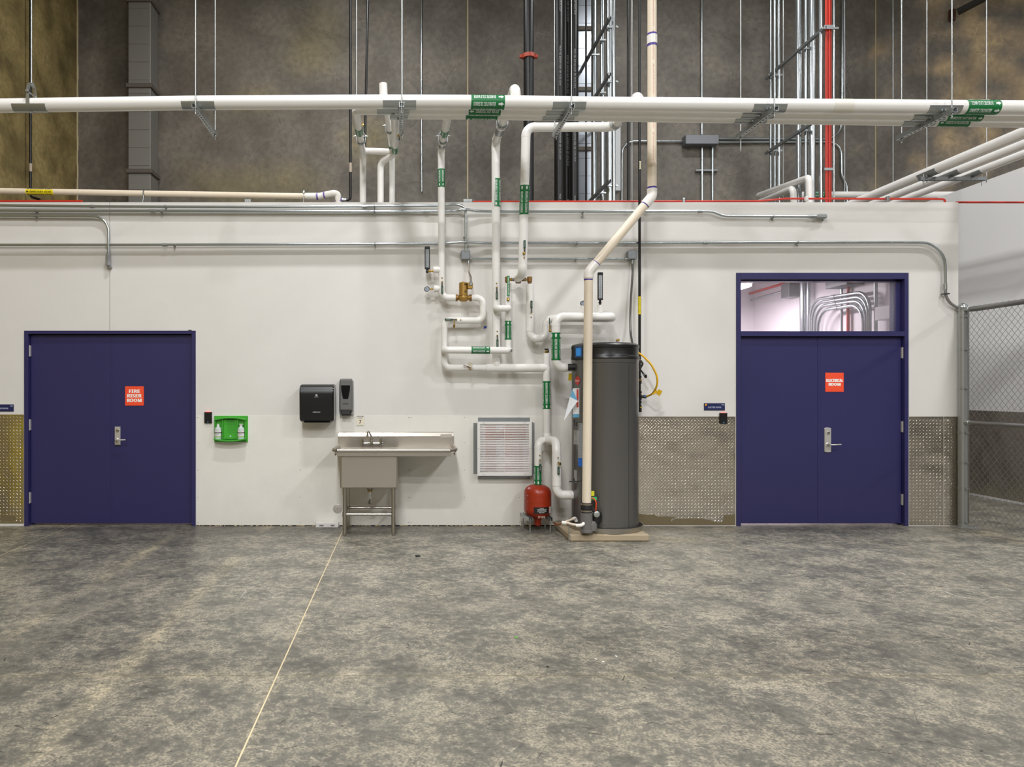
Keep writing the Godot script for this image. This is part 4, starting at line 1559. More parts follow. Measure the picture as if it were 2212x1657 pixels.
func overhead_rack():
	var ys = [[-320.0, 229.5], [0.0, 228.5], [415.0, 222.5], [830.0, 220.0], [1000.0, 220.5], [1300.0, 224.5], [1650.0, 228.0], [2060.0, 231.5], [2500.0, 234.0]]
	var lines = [[], [], []]
	var zz = [1.6, 1.46, 1.345]
	var off = [0.0, 17.0, 28.3]
	for q in ys:
		for k in 3:
			lines[k].append(at(q[0], q[1] + off[k] + (0.0 if q[0] < 1400 else (q[0] - 1400) * 0.0035 * k), zz[k]))
	var rr = [0.062, 0.045, 0.040]
	var on = func(k, px):   # centre line of pipe k at px
		var L = lines[k]
		var x = (px - VPX) * (DIST - zz[k]) / FOC
		for i in L.size() - 1:
			if x <= L[i + 1].x:
				return L[i].lerp(L[i + 1], (x - L[i].x) / (L[i + 1].x - L[i].x))
		return L[-1]
	var cw = thing("cold_water_main", "large white insulated pipe crossing the whole view overhead, nearest of three", "pipe", on.call(0, 1000))
	run(cw, "insulation", lines[0], rr[0], M.jacket, 0.0, false, 28)
	marker(cw, on.call(0, 1017), on.call(0, 1089), rr[0], "DOMESTIC COLD WATER", 1, 0.20)
	marker(cw, on.call(0, 2082), on.call(0, 2153), rr[0], "DOMESTIC COLD WATER", 1, 0.45)
	var j = Shape.new()
	j.tube([on.call(0, 1795), on.call(0, 1838)], rr[0] + 0.0012, 28)
	add(cw, "jacket_patch", j, mat("dedacf", 0.35))
	# capped riser stub on the main
	j = Shape.new()
	var c0 = on.call(0, 829)
	j.rod(c0, at(827.5, 181, 1.6), 0.037, 18)
	add(cw, "capped_stub", j, M.jacket)
	# branch rising from the main and running back to the wall
	var hw = thing("hot_water_pipe", "middle of the three white overhead pipes, marked DOMESTIC HOT WATER", "pipe", on.call(1, 1200))
	var p2 = [on.call(1, 770)]
	for q in lines[1]:
		if q.x > p2[0].x + 0.05:
			p2.append(q)
	run(hw, "insulation", p2, rr[1], M.jacket, 0.0, false)
	marker(hw, on.call(1, 1012), on.call(1, 1081), rr[1], "DOMESTIC HOT WATER", -1, 0.25)
	marker(hw, on.call(1, 2042), on.call(1, 2118), rr[1], "DOMESTIC HOT WATER", 1, 0.35)
	j = Shape.new()
	var e0 = on.call(1, 1349)
	j.tube([e0 - Vector3(0.012, 0, 0), e0 + Vector3(0.012, 0, 0)], rr[1] + 0.002, 20)
	add(hw, "jacket_seam", j, M.jacket)
	var hr = thing("hot_water_return_pipe", "farthest of the three white overhead pipes, marked DOMESTIC HOT WATER RETURN", "pipe", on.call(2, 1200))
	var p3 = [on.call(2, 858)]
	for q in lines[2]:
		if q.x > p3[0].x + 0.05:
			p3.append(q)
	run(hr, "insulation", p3, rr[2], M.jacket, 0.0, false)
	marker(hr, on.call(2, 1006), on.call(2, 1074), rr[2], "DOMESTIC HOT WATER RETURN", -1, -0.1)
	marker(hr, on.call(2, 2023), on.call(2, 2090), rr[2], "DOMESTIC HOT WATER RETURN", -1, 0.1)
	# trapeze hangers
	var hx = [-1.868, -0.05, 1.445, 3.235, 4.80]
	var names = ["trapeze hanger at the left carrying the cold water main alone", "second trapeze hanger from the left, seen almost end on above the branch pipes", "trapeze hanger right of the green markers, before the black pipes", "fourth trapeze hanger, left of the red conduit bundle", "trapeze hanger at far right beside the green markers"]
	for i in 5:
		var x = hx[i]
		var pm = on.call(0, VPX + x * FOC / 6.5)
		var yb = pm.y - rr[0] - 0.022
		var t = thing("strut_hanger", names[i], "hanger", Vector3(x, yb - 0.02, 1.4))
		strut(t, Vector3(x, yb, 1.76), Vector3(x - 0.01, yb, 1.03), M.galv)
		var ks = [0] if i == 0 else [0, 1, 2]
		for k in ks:
			var dx = [0.0, -0.03, -0.04][k] if i != 1 else [-0.02, -0.08, -0.03][k]
			var c = on.call(k, VPX + (x + dx) * FOC / (DIST - zz[k]))
			var hl = 0.148 if not (i == 1 and k == 2) else 0.085
			shield(t, c - Vector3(hl, 0, 0), c + Vector3(hl, 0, 0), rr[k], M.galv)
			var cl = Shape.new()
			cl.shell(c - Vector3(0.016, 0, 0), c + Vector3(0.016, 0, 0), rr[k] + 0.003, 0.003, Vector3.DOWN, -0.5, 1.3, 8)
			add(t, "pipe_clamp", cl, M.galv_dull)
		for z in [1.72, 1.07]:
			var rd = Shape.new()
			rd.rod(Vector3(x, yb - 0.06, z), Vector3(x, 9.9 if (z > 1.5 or i < 2 or i == 4) else yb + 0.1, z), 0.0055, 8)
			rd.rod(Vector3(x, yb - 0.034, z), Vector3(x, yb - 0.022, z), 0.012, 6)
			rd.rod(Vector3(x, yb + 0.02, z), Vector3(x, yb + 0.03, z), 0.012, 6)
			add(t, "threaded_rod", rd, M.galv)
	# clevis hanger at the far left
	var cx = on.call(0, 68)
	var cv = thing("clevis_hanger", "clevis hanger with a tall steel loop at the far left", "hanger", cx)
	var s = Shape.new()
	s.shell(cx - Vector3(0.016, 0, 0), cx + Vector3(0.016, 0, 0), rr[0] + 0.003, 0.003, Vector3.DOWN, -1.6, 1.6, 16)
	for q in [-1.0, 1.0]:
		s.box(cx + Vector3(0, 0.055, q * (rr[0] + 0.004)), Vector3(0.032, 0.115, 0.003))
	add(cv, "lower_strap", s, M.galv)
	s = Shape.new()
	var top = cx + Vector3(0, 0.205, 0)
	for q in [-1.0, 1.0]:
		var a = cx + Vector3(0, 0.095, q * (rr[0] + 0.008))
		var b = top + Vector3(0, -0.03, q * 0.045)
		var d = (b - a).normalized()
		s.box((a + b) * 0.5, Vector3(0.032, a.distance_to(b), 0.003), 0.0, Basis(Vector3.RIGHT, d, Vector3.RIGHT.cross(d)))
		var d2 = (top - b).normalized()
		s.box((top + b) * 0.5, Vector3(0.032, top.distance_to(b), 0.003), 0.0, Basis(Vector3.RIGHT, d2, Vector3.RIGHT.cross(d2)))
	add(cv, "upper_yoke", s, M.galv)
	s = Shape.new()
	s.rod(cx + Vector3(0, 0.1, -0.09), cx + Vector3(0, 0.1, 0.09), 0.006, 8)
	s.lathe([Vector2(0, 0.012), Vector2(0.012, 0.012), Vector2(0.012, 0)], axes(Vector3.RIGHT, Vector3.BACK, Vector3.UP, cx + Vector3(0, 0.1, 0.075)), 6)
	add(cv, "cross_bolt", s, M.galv)
	s = Shape.new()
	s.rod(top - Vector3(0, 0.02, 0), Vector3(top.x, 9.9, top.z), 0.0062, 8)
	add(cv, "threaded_rod", s, M.galv)
	shield(cv, cx - Vector3(0.15, 0, 0), cx + Vector3(0.15, 0, 0), rr[0], M.galv)


# bright open loop hanger round a branch pipe at c, pipe direction d
func loop_hanger(parent, c, d, r):
	var s = Shape.new()
	var sd = d.cross(Vector3.UP).normalized()
	var pts = []
	for k in 13:
		var q = PI * k / 12.0
		pts.append(c + sd * cos(q) * (r + 0.012) - Vector3(0, 1, 0) * sin(q) * (r + 0.004))
	pts.push_front(c + sd * (r + 0.012) + Vector3(0, 0.05, 0))
	pts.append(c - sd * (r + 0.012) + Vector3(0, 0.05, 0))
	pts.push_front(c + sd * 0.012 + Vector3(0, 0.11, 0))
	pts.append(c - sd * 0.012 + Vector3(0, 0.11, 0))
	s.tube(pts, 0.004, 8)
	s.rod(c + sd * (r + 0.04) + Vector3(0, 0.045, 0), c - sd * (r + 0.04) + Vector3(0, 0.045, 0), 0.0045, 8)
	for q in [-1.0, 1.0]:
		s.rod(c + sd * q * (r + 0.014) + Vector3(0, 0.045, 0), c + sd * q * (r + 0.024) + Vector3(0, 0.045, 0), 0.011, 6)
	add(parent, "loop_hanger", s, M.galv)
	s = Shape.new()
	s.tube([c - d * 0.055, c + d * 0.055], r + 0.0014, 18)
	add(parent, "shield", s, M.galv)


func band(parent, a, b, r, m, called):
	var s = Shape.new()
	s.tube([a, b], r, 20)
	return add(parent, called, s, m)


func valve(parent, c, out, along, r, green = true):   # lever valve poking through the insulation
	var s = Shape.new()
	s.rod(c + out * r * 0.6, c + out * (r + 0.022), 0.006, 10)
	s.rod(c + out * (r + 0.012), c + out * (r + 0.02), 0.011, 6)
	add(parent, "valve_stem", s, M.brass)
	s = Shape.new()
	var a = c + out * (r + 0.02)
	var bs = Basis(along, out.cross(along), out)
	s.box(a + along * 0.025, Vector3(0.06, 0.018, 0.003), 0.001, bs)
	add(parent, "lever_plate", s, M.chrome)
	s = Shape.new()
	s.box(a + along * 0.085, Vector3(0.085, 0.023, 0.010), 0.004, bs)
	var h = add(parent, "lever_handle", s, mat("123f26", 0.4) if green else M.black)
	var l = Shape.new()
	letters(l, "OPEN", 0.008, axes(along, out.cross(along), out, a + along * 0.085 + out * 0.0056), bold, 0.05)
	add(h, "lettering", l, M.print_grey)
	s = Shape.new()
	s.lathe([Vector2(0.0, 0.012), Vector2(0.006, 0.011), Vector2(0.008, 0.0)], yaxis(out, c - along * 0.05 + out * r * 0.98), 10)
	s.rod(c - along * 0.05 + out * r, c - along * 0.05 + out * (r + 0.016), 0.0035, 8)
	add(parent, "test_plug", s, M.brass)


func drops():
	var zb = -0.25
	# hot branch at left: back over the wall and down into the room behind
	var a = thing("hot_water_branch", "left white branch pipe running back over the wall and down", "pipe", at(783, 437, zb))
	var a0 = at(768, 238.5, 1.46)
	var a1 = at(784, 330, zb)
	run(a, "insulation", [at(800, 238.3, 1.46), a0, a1, Vector3(a1.x, 3.6, zb)], 0.038, M.jacket, 0.07)
	var d = (a1 - a0).normalized()
	marker(a, a0.lerp(a1, 0.34), a0.lerp(a1, 0.48), 0.038, "HOT WATER", 1, 0.5)
	loop_hanger(a, a0.lerp(a1, 0.66), d, 0.038)
	valve(a, a0.lerp(a1, 0.30), Vector3.RIGHT, d, 0.036)
	# return branch beside it with the cross-over header
	var b = thing("return_branch", "right white branch pipe with a crossover header, turning down behind the wall", "pipe", at(822, 437, zb))
	var b0 = at(853.5, 249.5, 1.345)
	var b1 = at(853.5, 330, -0.05)
	var zc = -0.05
	run(b, "insulation", [at(880, 249, 1.345), b0, b1, at(846, 336, -0.07), at(822, 352, -0.2), Vector3(at(822, 352, -0.2).x, 3.6, -0.2)], 0.037, M.jacket, 0.08, false)
	var s = Shape.new()
	s.tube([at(787, 326, -0.2), at(850, 328.5, -0.05)], 0.036, 18)
	add(b, "crossover", s, M.jacket)
	marker(b, b0.lerp(b1, 0.78), b0.lerp(b1, 0.95), 0.037, "HOT WATER RETURN", -1, 0.2)
	valve(b, b0.lerp(b1, 0.42), Vector3(0.75, -0.65, 0).normalized(), (b1 - b0).normalized(), 0.036)
	# cold branch between them, mostly hidden
	var c = thing("cold_water_branch", "white branch pipe half hidden behind the right branch below the riser stub", "pipe", at(846, 330, zb))
	var c0 = at(828, 190, 1.5)
	var c1 = at(847, 325, -0.3)
	run(c, "insulation", [at(833, 221, 1.58), at(836, 236, 1.3), c1, Vector3(c1.x, 3.6, -0.3)], 0.034, M.jacket, 0.07, false)
	loop_hanger(c, at(836, 236, 1.3).lerp(c1, 0.45), (c1 - at(836, 236, 1.3)).normalized(), 0.034)
	marker(c, at(836, 236, 1.3).lerp(c1, 0.82), at(836, 236, 1.3).lerp(c1, 0.97), 0.034, "COLD WATER", 1, 0.5)


func manifold():
	var zw = 0.14
	var B = Vector3.BACK
	# ---- hot water return drop, to the pump
	var r = thing("return_drop", "white pipe dropping down the wall from the rack to the bronze pump", "pipe", at(954, 643, zw))
	var r0 = at(968, 250, 1.345)
	var r1 = at(953, 322, zw)
	run(r, "insulation", [r0, r1, at(954, 643.5, zw), at(984, 643.5, zw)], 0.0375, M.jacket, 0.075)
	var d = (r1 - r0).normalized()
	marker(r, r0.lerp(r1, 0.36), r0.lerp(r1, 0.52), 0.0375, "HOT WATER RETURN", 1, 0.5)
	loop_hanger(r, r0.lerp(r1, 0.70), d, 0.0375)
	band(r, r0.lerp(r1, 0.80), r0.lerp(r1, 0.90), 0.0392, M.galv, "metal_collar")
	marker(r, at(953.4, 405, zw), at(953.2, 366, zw), 0.0375, "DOMESTIC HOT WATER RETURN", -1, 0.5)
	for q in [[936.0, 583.0], [937.5, 624.0]]:
		var s = Shape.new()
		s.rod(at(q[0], q[1], zw), at(953, q[1], zw), 0.0365, 18)
		add(r, "gauge_stub", s, M.jacket)
	valve(r, at(954.5, 611, zw), B, Vector3.DOWN, 0.0375)
	# ---- pump
	var p = thing("circulation_pump", "bronze circulation pump set in the white pipework", "pump", at(1002, 650, zw))
	var s = Shape.new()
	var mc = at(1001, 625, zw + 0.03)
	s.lathe([Vector2(0.0, 0.082), Vector2(0.012, 0.082), Vector2(0.012, 0.075), Vector2(0.043, 0.073), Vector2(0.0475, 0.068), Vector2(0.0475, -0.055), Vector2(0.051, -0.058), Vector2(0.051, -0.068)], flatxf(mc), 28)
	add(p, "motor", s, M.bronze)
	s = Shape.new()
	var vc = at(1001, 643, zw + 0.02)
	s.lathe([Vector2(0.0, -0.045), Vector2(0.03, -0.042), Vector2(0.05, -0.03), Vector2(0.056, -0.012), Vector2(0.056, 0.016), Vector2(0.05, 0.028), Vector2(0.0, 0.03)], flatxf(vc), 28)
	s.tube(ats([[985, 643.5, zw], [1018, 643.5, zw]]), 0.026, 16)
	add(p, "volute", s, M.bronze)
	for q in [[984.0, 988.5], [1014.0, 1018.5]]:
		s = Shape.new()
		var a = at(q[0], 643.5, zw)
		var b = at(q[1], 643.5, zw)
		s.tube([a, a.lerp(b, 0.44)], 0.038, 18)
		s.tube([a.lerp(b, 0.56), b], 0.038, 18)
		for k in [-1.0, 1.0]:
			s.rod(a + Vector3(-0.006, k * 0.024, 0.02), b + Vector3(0.006, k * 0.024, 0.02), 0.005, 8)
		add(p, "flange", s, M.brass_dull)
	s = Shape.new()
	for q in [[993.0, 1001.0, 616.5], [993.0, 1001.0, 631.5]]:
		for k in 4:
			var y = at(0, q[2], zw).y + 0.007 - 0.0055 * k * (1.0 if q[2] > 620 else 0.7)
			var a = -0.02 - 0.004
			s.shell(mc + Vector3(0, y - mc.y - 0.0014, 0), mc + Vector3(0, y - mc.y + 0.0014, 0), 0.0472, 0.0012, B, 0.12, 0.8, 6)
	add(p, "cooling_slots", s, M.print_black)
	s = Shape.new()
	s.span(at(1009, 0, zw).x, at(1020, 0, zw).x, at(0, 625.5, zw).y, at(0, 612.5, zw).y, zw + 0.005, zw + 0.085, 0.005)
	add(p, "terminal_box", s, M.bronze)
	s = Shape.new()
	s.rod(at(1017.3, 619, zw + 0.07), at(1017.3, 607.5, zw + 0.07), 0.015, 12)
	s.box(at(1017, 613.5, zw + 0.085), Vector3(0.034, 0.036, 0.02), 0.006)
	add(p, "connector", s, M.galv)
	# ---- pump discharge, looping left and down to the cold header
	var q1 = thing("return_loop", "white pipe looping from the pump down and around to the lower header", "pipe", at(960, 795, zw))
	run(q1, "insulation", ats([[1018.5, 643.5, zw], [1043, 643.5, zw], [1043, 692.5, zw], [960, 692.5, zw], [959.5, 795, zw], [1074, 795, zw]]), 0.0355, M.jacket, 0.07)
	valve(q1, at(985, 691.5, zw), B, Vector3.LEFT, 0.0355)
	var hb = Shape.new()
	hb.rod(at(982, 693, zw + 0.055), at(982, 702, zw + 0.06), 0.005, 8)
	hb.lathe([Vector2(0.0, 0.03), Vector2(0.012, 0.022), Vector2(0.012, 0.0), Vector2(0.006, -0.01)], flatxf(at(981, 706, zw + 0.06)), 10)
	add(q1, "drain_valve", hb, M.brass)
	# front crossover with its marker
	var zf = 0.265
	var q2 = thing("return_crossover", "white level pipe in front, with a green return marker, below the mixing valve", "pipe", at(1030, 763, zf))
	run(q2, "insulation", [at(960, 756, zw), at(960, 756, zf), at(1100, 757, zf), at(1099, 757, zw)], 0.0385, M.jacket, 0.05, false)
	marker(q2, at(1018, 756.3, zf), at(1058, 756.6, zf), 0.0385, "DOMESTIC HOT WATER RETURN", 1, 0.3)
	s = Shape.new()
	s.lathe([Vector2(0.0, 0.003), Vector2(0.012, 0.002), Vector2(0.016, 0.0)], axes(Vector3.UP, Vector3(0.7, 0, 0.7), Vector3(0.7, 0, -0.7), at(1105, 757, zf + 0.026)), 14)
	add(q2, "end_patch", s, M.galv)
	# ---- cold drop
	var c = thing("cold_water_drop", "middle white pipe dropping down the wall, marked DOMESTIC COLD WATER", "pipe", at(1072, 795, zw))
	var m0 = at(1113.5, 222, 1.6)
	var m1 = Vector3(m0.x, 4.25, 1.6)
	var m2 = Vector3(m0.x, 4.25, zw)
	var rc = 0.0455
	run(c, "insulation", [m0, m1, m2, at(1072, 795, zw)], rc, M.jacket, 0.085)
	loop_hanger(c, m1.lerp(m2, 0.62), Vector3.FORWARD, rc)
	band(c, m1.lerp(m2, 0.69), m1.lerp(m2, 0.80), rc + 0.002, M.galv, "metal_collar")
	marker(c, at(1071.8, 447.5, zw), at(1071.8, 387, zw), rc, "DOMESTIC COLD WATER", -1, 0.0, false)
	valve(c, at(1071.5, 623, zw), B, Vector3.DOWN, rc)
	valve(c, at(1073, 726, zw), B, Vector3.DOWN, rc)
	# short crossover from cold to the mixing valve riser
	var x = thing("cold_crossover", "short white elbowed pipe joining the cold drop to its right neighbour", "pipe", at(1085, 670, 0.27))
	run(x, "insulation", [at(1071.5, 666, zw), at(1072.5, 666, 0.27), at(1099, 666, 0.27), at(1098, 666, zw)], 0.036, M.jacket, 0.045, false)
	var ml = thing("mixing_valve_riser", "white riser under the left port of the brass mixing valve", "pipe", at(1098, 757, zw))
	run(ml, "insulation", [at(1097.5, 612, zw), at(1097.8, 757, zw)], 0.0355, M.jacket, 0.0, false)
	marker(ml, at(1097.7, 734, zw), at(1097.6, 693.5, zw), 0.0365, "DOMESTIC HOT WATER RETURN", 1, 0.0, false)
	s = Shape.new()
	var lv = at(1097.6, 646, zw + 0.05)
	s.rod(lv - Vector3(0, 0, 0.03), lv + Vector3(0, 0, 0.012), 0.014, 8)
	s.lathe([Vector2(0.0, 0.026), Vector2(0.014, 0.022), Vector2(0.017, 0.008), Vector2(0.012, 0.0)], flatxf(lv - Vector3(0, 0.018, 0)), 12)
	add(ml, "drain_valve", s, M.brass)
	s = Shape.new()
	var la = at(1098, 640, zw + 0.068)
	var lb = at(1097.9, 596, zw + 0.068)
	s.box((la + lb) * 0.5, Vector3(0.028, la.distance_to(lb), 0.006), 0.002)
	var lh = add(ml, "lever_handle", s, mat("1d7a3e", 0.4))
	var l = Shape.new()
	letters(l, "HOT WATER RETURN", 0.012, axes(Vector3.UP, Vector3.LEFT, B, (la + lb) * 0.5 + Vector3(0, 0, 0.0034)), bold, 0.19)
	add(lh, "lettering", l, M.print_white)
	# ---- lower header and the cold feed to the heater
	var h = thing("cold_feed", "white lower header turning down to the tanks, marked DOMESTIC COLD WATER", "pipe", at(1181, 945, zw))
	run(h, "insulation", ats([[1050, 795, zw], [1180.5, 795, zw]]), 0.0455, M.jacket, 0.0, false)
	run(h, "insulation", ats([[1180.5, 763.5, zw], [1180.5, 800, zw]]), 0.032, M.jacket, 0.0, false)
	run(h, "insulation", ats([[1180.5, 792, zw], [1181, 950, zw]]), 0.0415, M.jacket, 0.0, false)
	marker(h, at(1180.9, 883.5, zw), at(1180.8, 823.5, zw), 0.0415, "DOMESTIC COLD WATER", -1, 0.0, false)
	s = Shape.new()
	s.rod(at(1180.5, 764, zw), at(1180.5, 757.5, zw), 0.016, 12)
	s.rod(at(1180.5, 759, zw), at(1180.5, 753.5, zw), 0.006, 8)
	add(h, "air_vent", s, M.brass)
	s = Shape.new()
	s.box(at(1180.5, 754.5, zw + 0.002), Vector3(0.046, 0.014, 0.016), 0.004)
	s.rod(at(1184.5, 762, zw + 0.006), at(1184.5, 756, zw + 0.006), 0.007, 8)
	add(h, "vent_cap", s, M.black)
	s = Shape.new()
	var hc = at(1012.5, 792, zw + 0.045)
	s.rod(hc, hc + Vector3(0.004, 0.006, 0.04), 0.01, 10)
	s.rod(hc + Vector3(-0.055, 0.012, 0.012), hc, 0.004, 8)
	s.lathe([Vector2(0, 0.008), Vector2(0.008, 0.006), Vector2(0.008, 0)], yaxis(Vector3(-1, 0.2, 0.1), hc + Vector3(-0.05, 0.011, 0.012)), 8)
	s.rod(hc + Vector3(0.0, 0.0, 0.03), hc + Vector3(0.018, -0.035, 0.05), 0.009, 10)
	add(h, "hose_bib", s, M.brass_dull)
	s = Shape.new()
	for k in 5:
		var q = TAU * k / 5.0
		s.rod(hc + Vector3(0.012, 0.02, 0.045), hc + Vector3(0.012 + cos(q) * 0.026, 0.02 + sin(q) * 0.026, 0.048), 0.006, 8)
	s.tube([hc + Vector3(0.038, 0.02, 0.048), hc + Vector3(0.02, 0.045, 0.048), hc + Vector3(-0.009, 0.035, 0.048), hc + Vector3(-0.009, 0.005, 0.048), hc + Vector3(0.02, -0.005, 0.048), hc + Vector3(0.038, 0.02, 0.048)], 0.006, 8)
	add(h, "hose_bib_wheel", s, mat("cfc7b4", 0.5))
	# two legs of the U: expansion tank at left, heater inlet at right
	run(h, "insulation", [at(1183, 951.5, 0.16), at(1162.5, 952, 0.24), at(1162.3, 1010, 0.25), at(1161.8, 1050, 0.25)], 0.0405, M.jacket, 0.07)
	run(h, "insulation", [at(1181, 940, zw), at(1183, 951, 0.2), at(1201, 953, 0.37), at(1202, 975, 0.42), at(1202.4, 1069, 0.45), at(1245.5, 1069.5, 0.45)], 0.0475, M.jacket, 0.075, false)
	run(h, "insulation", [at(1202, 982, 0.42), at(1202.4, 1050, 0.447)], 0.0498, M.jacket, 0.0, false)
	marker(h, at(1161.8, 1047, 0.25), at(1162.2, 1006, 0.25), 0.0405, "DOMESTIC COLD WATER", -1, 0.1)
	valve(h, at(1164.5, 993, 0.25), B, Vector3.DOWN, 0.04)
	valve(h, at(1203.5, 998, 0.44), B, Vector3.DOWN, 0.0495)
	s = Shape.new()
	s.lathe([Vector2(0.0, 0.03), Vector2(0.014, 0.026), Vector2(0.018, 0.012), Vector2(0.012, 0.0)], yaxis(Vector3(0.6, 0.3, 0.6), at(1206.5, 1003, 0.49)), 12)
	add(h, "drain_valve", s, M.brass)
	# ---- hot drop from the rack
	var hd = thing("hot_water_drop", "right white pipe dropping down the wall, marked DOMESTIC HOT WATER", "pipe", at(1133, 600, 0.5))
	var zh = 0.64
	var n0 = at(1380, 245, 1.46)
	var n1 = Vector3(n0.x, 4.235, 1.46)
	var n2 = Vector3(n0.x, 4.235, zh)
	var n3 = at(1136.5, 275, zh)
	var n4 = at(1128.5, 592, 0.47)
	run(hd, "insulation", [n0, n1, n2, n3, n4, at(1118, 602, 0.16)], 0.0465, M.jacket, 0.085)
	loop_hanger(hd, n1.lerp(n2, 0.9), Vector3.FORWARD, 0.0465)
	marker(hd, n3.lerp(n4, 0.59), n3.lerp(n4, 0.39), 0.0465, "DOMESTIC HOT WATER", 1, 0.5, false)
	valve(hd, at(1131, 548, 0.50), B, Vector3.UP, 0.045)
	s = Shape.new()
	s.lathe([Vector2(0.0, 0.02), Vector2(0.014, 0.016), Vector2(0.016, 0.004), Vector2(0.01, -0.006)], flatxf(at(1132, 549, 0.56)), 10)
	add(hd, "drain_valve", s, M.brass)
	# ---- mixing valve
	var mv = thing("mixing_valve", "brass thermostatic mixing valve with two square-shouldered ports", "valve", at(1119.5, 612, 0.15))
	s = Shape.new()
	var vc0 = at(1119.5, 605, 0.16)
	s.lathe([Vector2(0.0, -0.038), Vector2(0.028, -0.036), Vector2(0.031, -0.026), Vector2(0.034, -0.014), Vector2(0.034, 0.012), Vector2(0.026, 0.02), Vector2(0.0, 0.022)], flatxf(vc0), 20)
	s.tube(ats([[1108, 604, 0.15], [1131, 604, 0.15]]), 0.019, 14)
	add(mv, "body", s, mat("7d5a38", 0.45, 0.45))
	for q in [[1101.5, 1108.0, 1096.0, 1091.0, 1094.6], [1131.0, 1138.0, 1144.0, 1139.4, 1150.0]]:
		s = Shape.new()
		s.rod(at(q[0], 604, 0.15), at(q[1], 604, 0.15), 0.016, 6)
		s.rod(at(lerpf(q[0], q[1], 0.3), 604, 0.15), at(lerpf(q[0], q[1], 0.7), 604, 0.15), 0.021, 6)
		add(mv, "union_nut", s, M.brass)
		s = Shape.new()
		s.rod(at(q[2], 598, 0.15), at(q[2], 609, 0.15), 0.027, 18)
		s.rod(at(q[2], 609, 0.15), at(q[2], 614.5, 0.15), 0.019, 16)
		s.rod(at(q[2], 610.5, 0.15), at(q[2], 612, 0.15), 0.023, 16)
		add(mv, "port", s, M.brass_dull)
	var tape = Shape.new()
	for q in [[1105.8, 1107.2], [1132.4, 1133.8]]:
		tape.tube(ats([[q[0], 604, 0.15], [q[1], 604, 0.15]]), 0.0175, 14)
	add(mv, "thread_tape", tape, mat("4a7ab8", 0.5))
	# ---- right port: U trap across to the hot supply header
	var u = thing("hot_supply_trap", "white U-shaped pipe from the mixing valve to the hot header", "pipe", at(1160, 740, zw))
	run(u, "insulation", ats([[1144, 614, zw], [1144.5, 731, zw], [1171, 731.5, zw], [1178.5, 722, zw], [1180, 688, zw], [1322, 688, zw], [1322, 685.5, 0.40]]), 0.0405, M.jacket, 0.075)
	run(u, "insulation", ats([[1144.2, 657, zw], [1144.4, 716, zw]]), 0.0445, M.jacket, 0.0, false)
	valve(u, at(1146, 676, zw), B, Vector3.UP, 0.044)
	s = Shape.new()
	s.box(at(1187, 694, zw + 0.07), Vector3(0.008, 0.075, 0.02), 0.002, Basis(Vector3.BACK, 0.06))
	add(u, "lever_handle", s, mat("123f26", 0.4))
	s = Shape.new()
	s.lathe([Vector2(0.0, 0.02), Vector2(0.014, 0.016), Vector2(0.016, 0.004), Vector2(0.01, -0.006)], flatxf(at(1188.5, 716, zw + 0.07)), 10)
	s.rod(at(1187.5, 702, zw + 0.06), at(1188, 714, zw + 0.06), 0.007, 8)
	add(u, "drain_valve", s, M.brass)
	# ---- hot outlet riser with the thermometer header
	var o = thing("hot_outlet", "white pipe rising from the heater outlet and turning right over the heater", "pipe", at(1201, 800, 0.45))
	run(o, "insulation", ats([[1247, 794, 0.45], [1201, 794, 0.45], [1201, 684.5, 0.45], [1320, 684.5, 0.45], [1321, 685, 0.3]]), 0.0455, M.jacket, 0.085)
	marker(o, at(1201, 778.5, 0.45), at(1201, 719, 0.45), 0.0475, "DOMESTIC HOT WATER", 1, 0.0, false)
	for q in [[1259.5, 660.5, 0.034], [1296.5, 659.0, 0.031]]:
		s = Shape.new()
		s.rod(at(q[0], q[1], 0.45), at(q[0], 684, 0.45), q[2], 18)
		add(o, "gauge_stub", s, M.jacket)
	# ---- thermometers and gauges
	thermometer("tall black thermometer beside the return pipe, left of the bronze pump", 923.0, 532.5, 581.0, zw + 0.01, 1)
	thermometer("tall black thermometer standing on the hot header above the heater", 1297.0, 588.5, 648.0, 0.46, 0)
	gauge("small round pressure gauge on the return pipe below the thermometer", at(922, 624.5, zw + 0.01), Vector3(0.15, 0.0, 1.0).normalized(), at(936, 624, zw + 0.01), 0.0295)
	gauge("small round pressure gauge half hidden behind the cream vent pipe", at(1258.5, 655, 0.46), Vector3(0.1, 0, 1).normalized(), at(1259.5, 662, 0.46), 0.026)
	# blue tape on the wall
	var bt = Shape.new()
	bt.prism([Vector2(wx(1044.5), wy(711)), Vector2(wx(1051), wy(708.5)), Vector2(wx(1051), wy(704.3)), Vector2(wx(1045.5), wy(705))], 0.0008, flatxf(Vector3(0, 0, 0.0002)))
	tag(add(self, "masking_tape", bt, M.blue_tape), "scrap of blue tape on the wall below the pump loop", "tape")


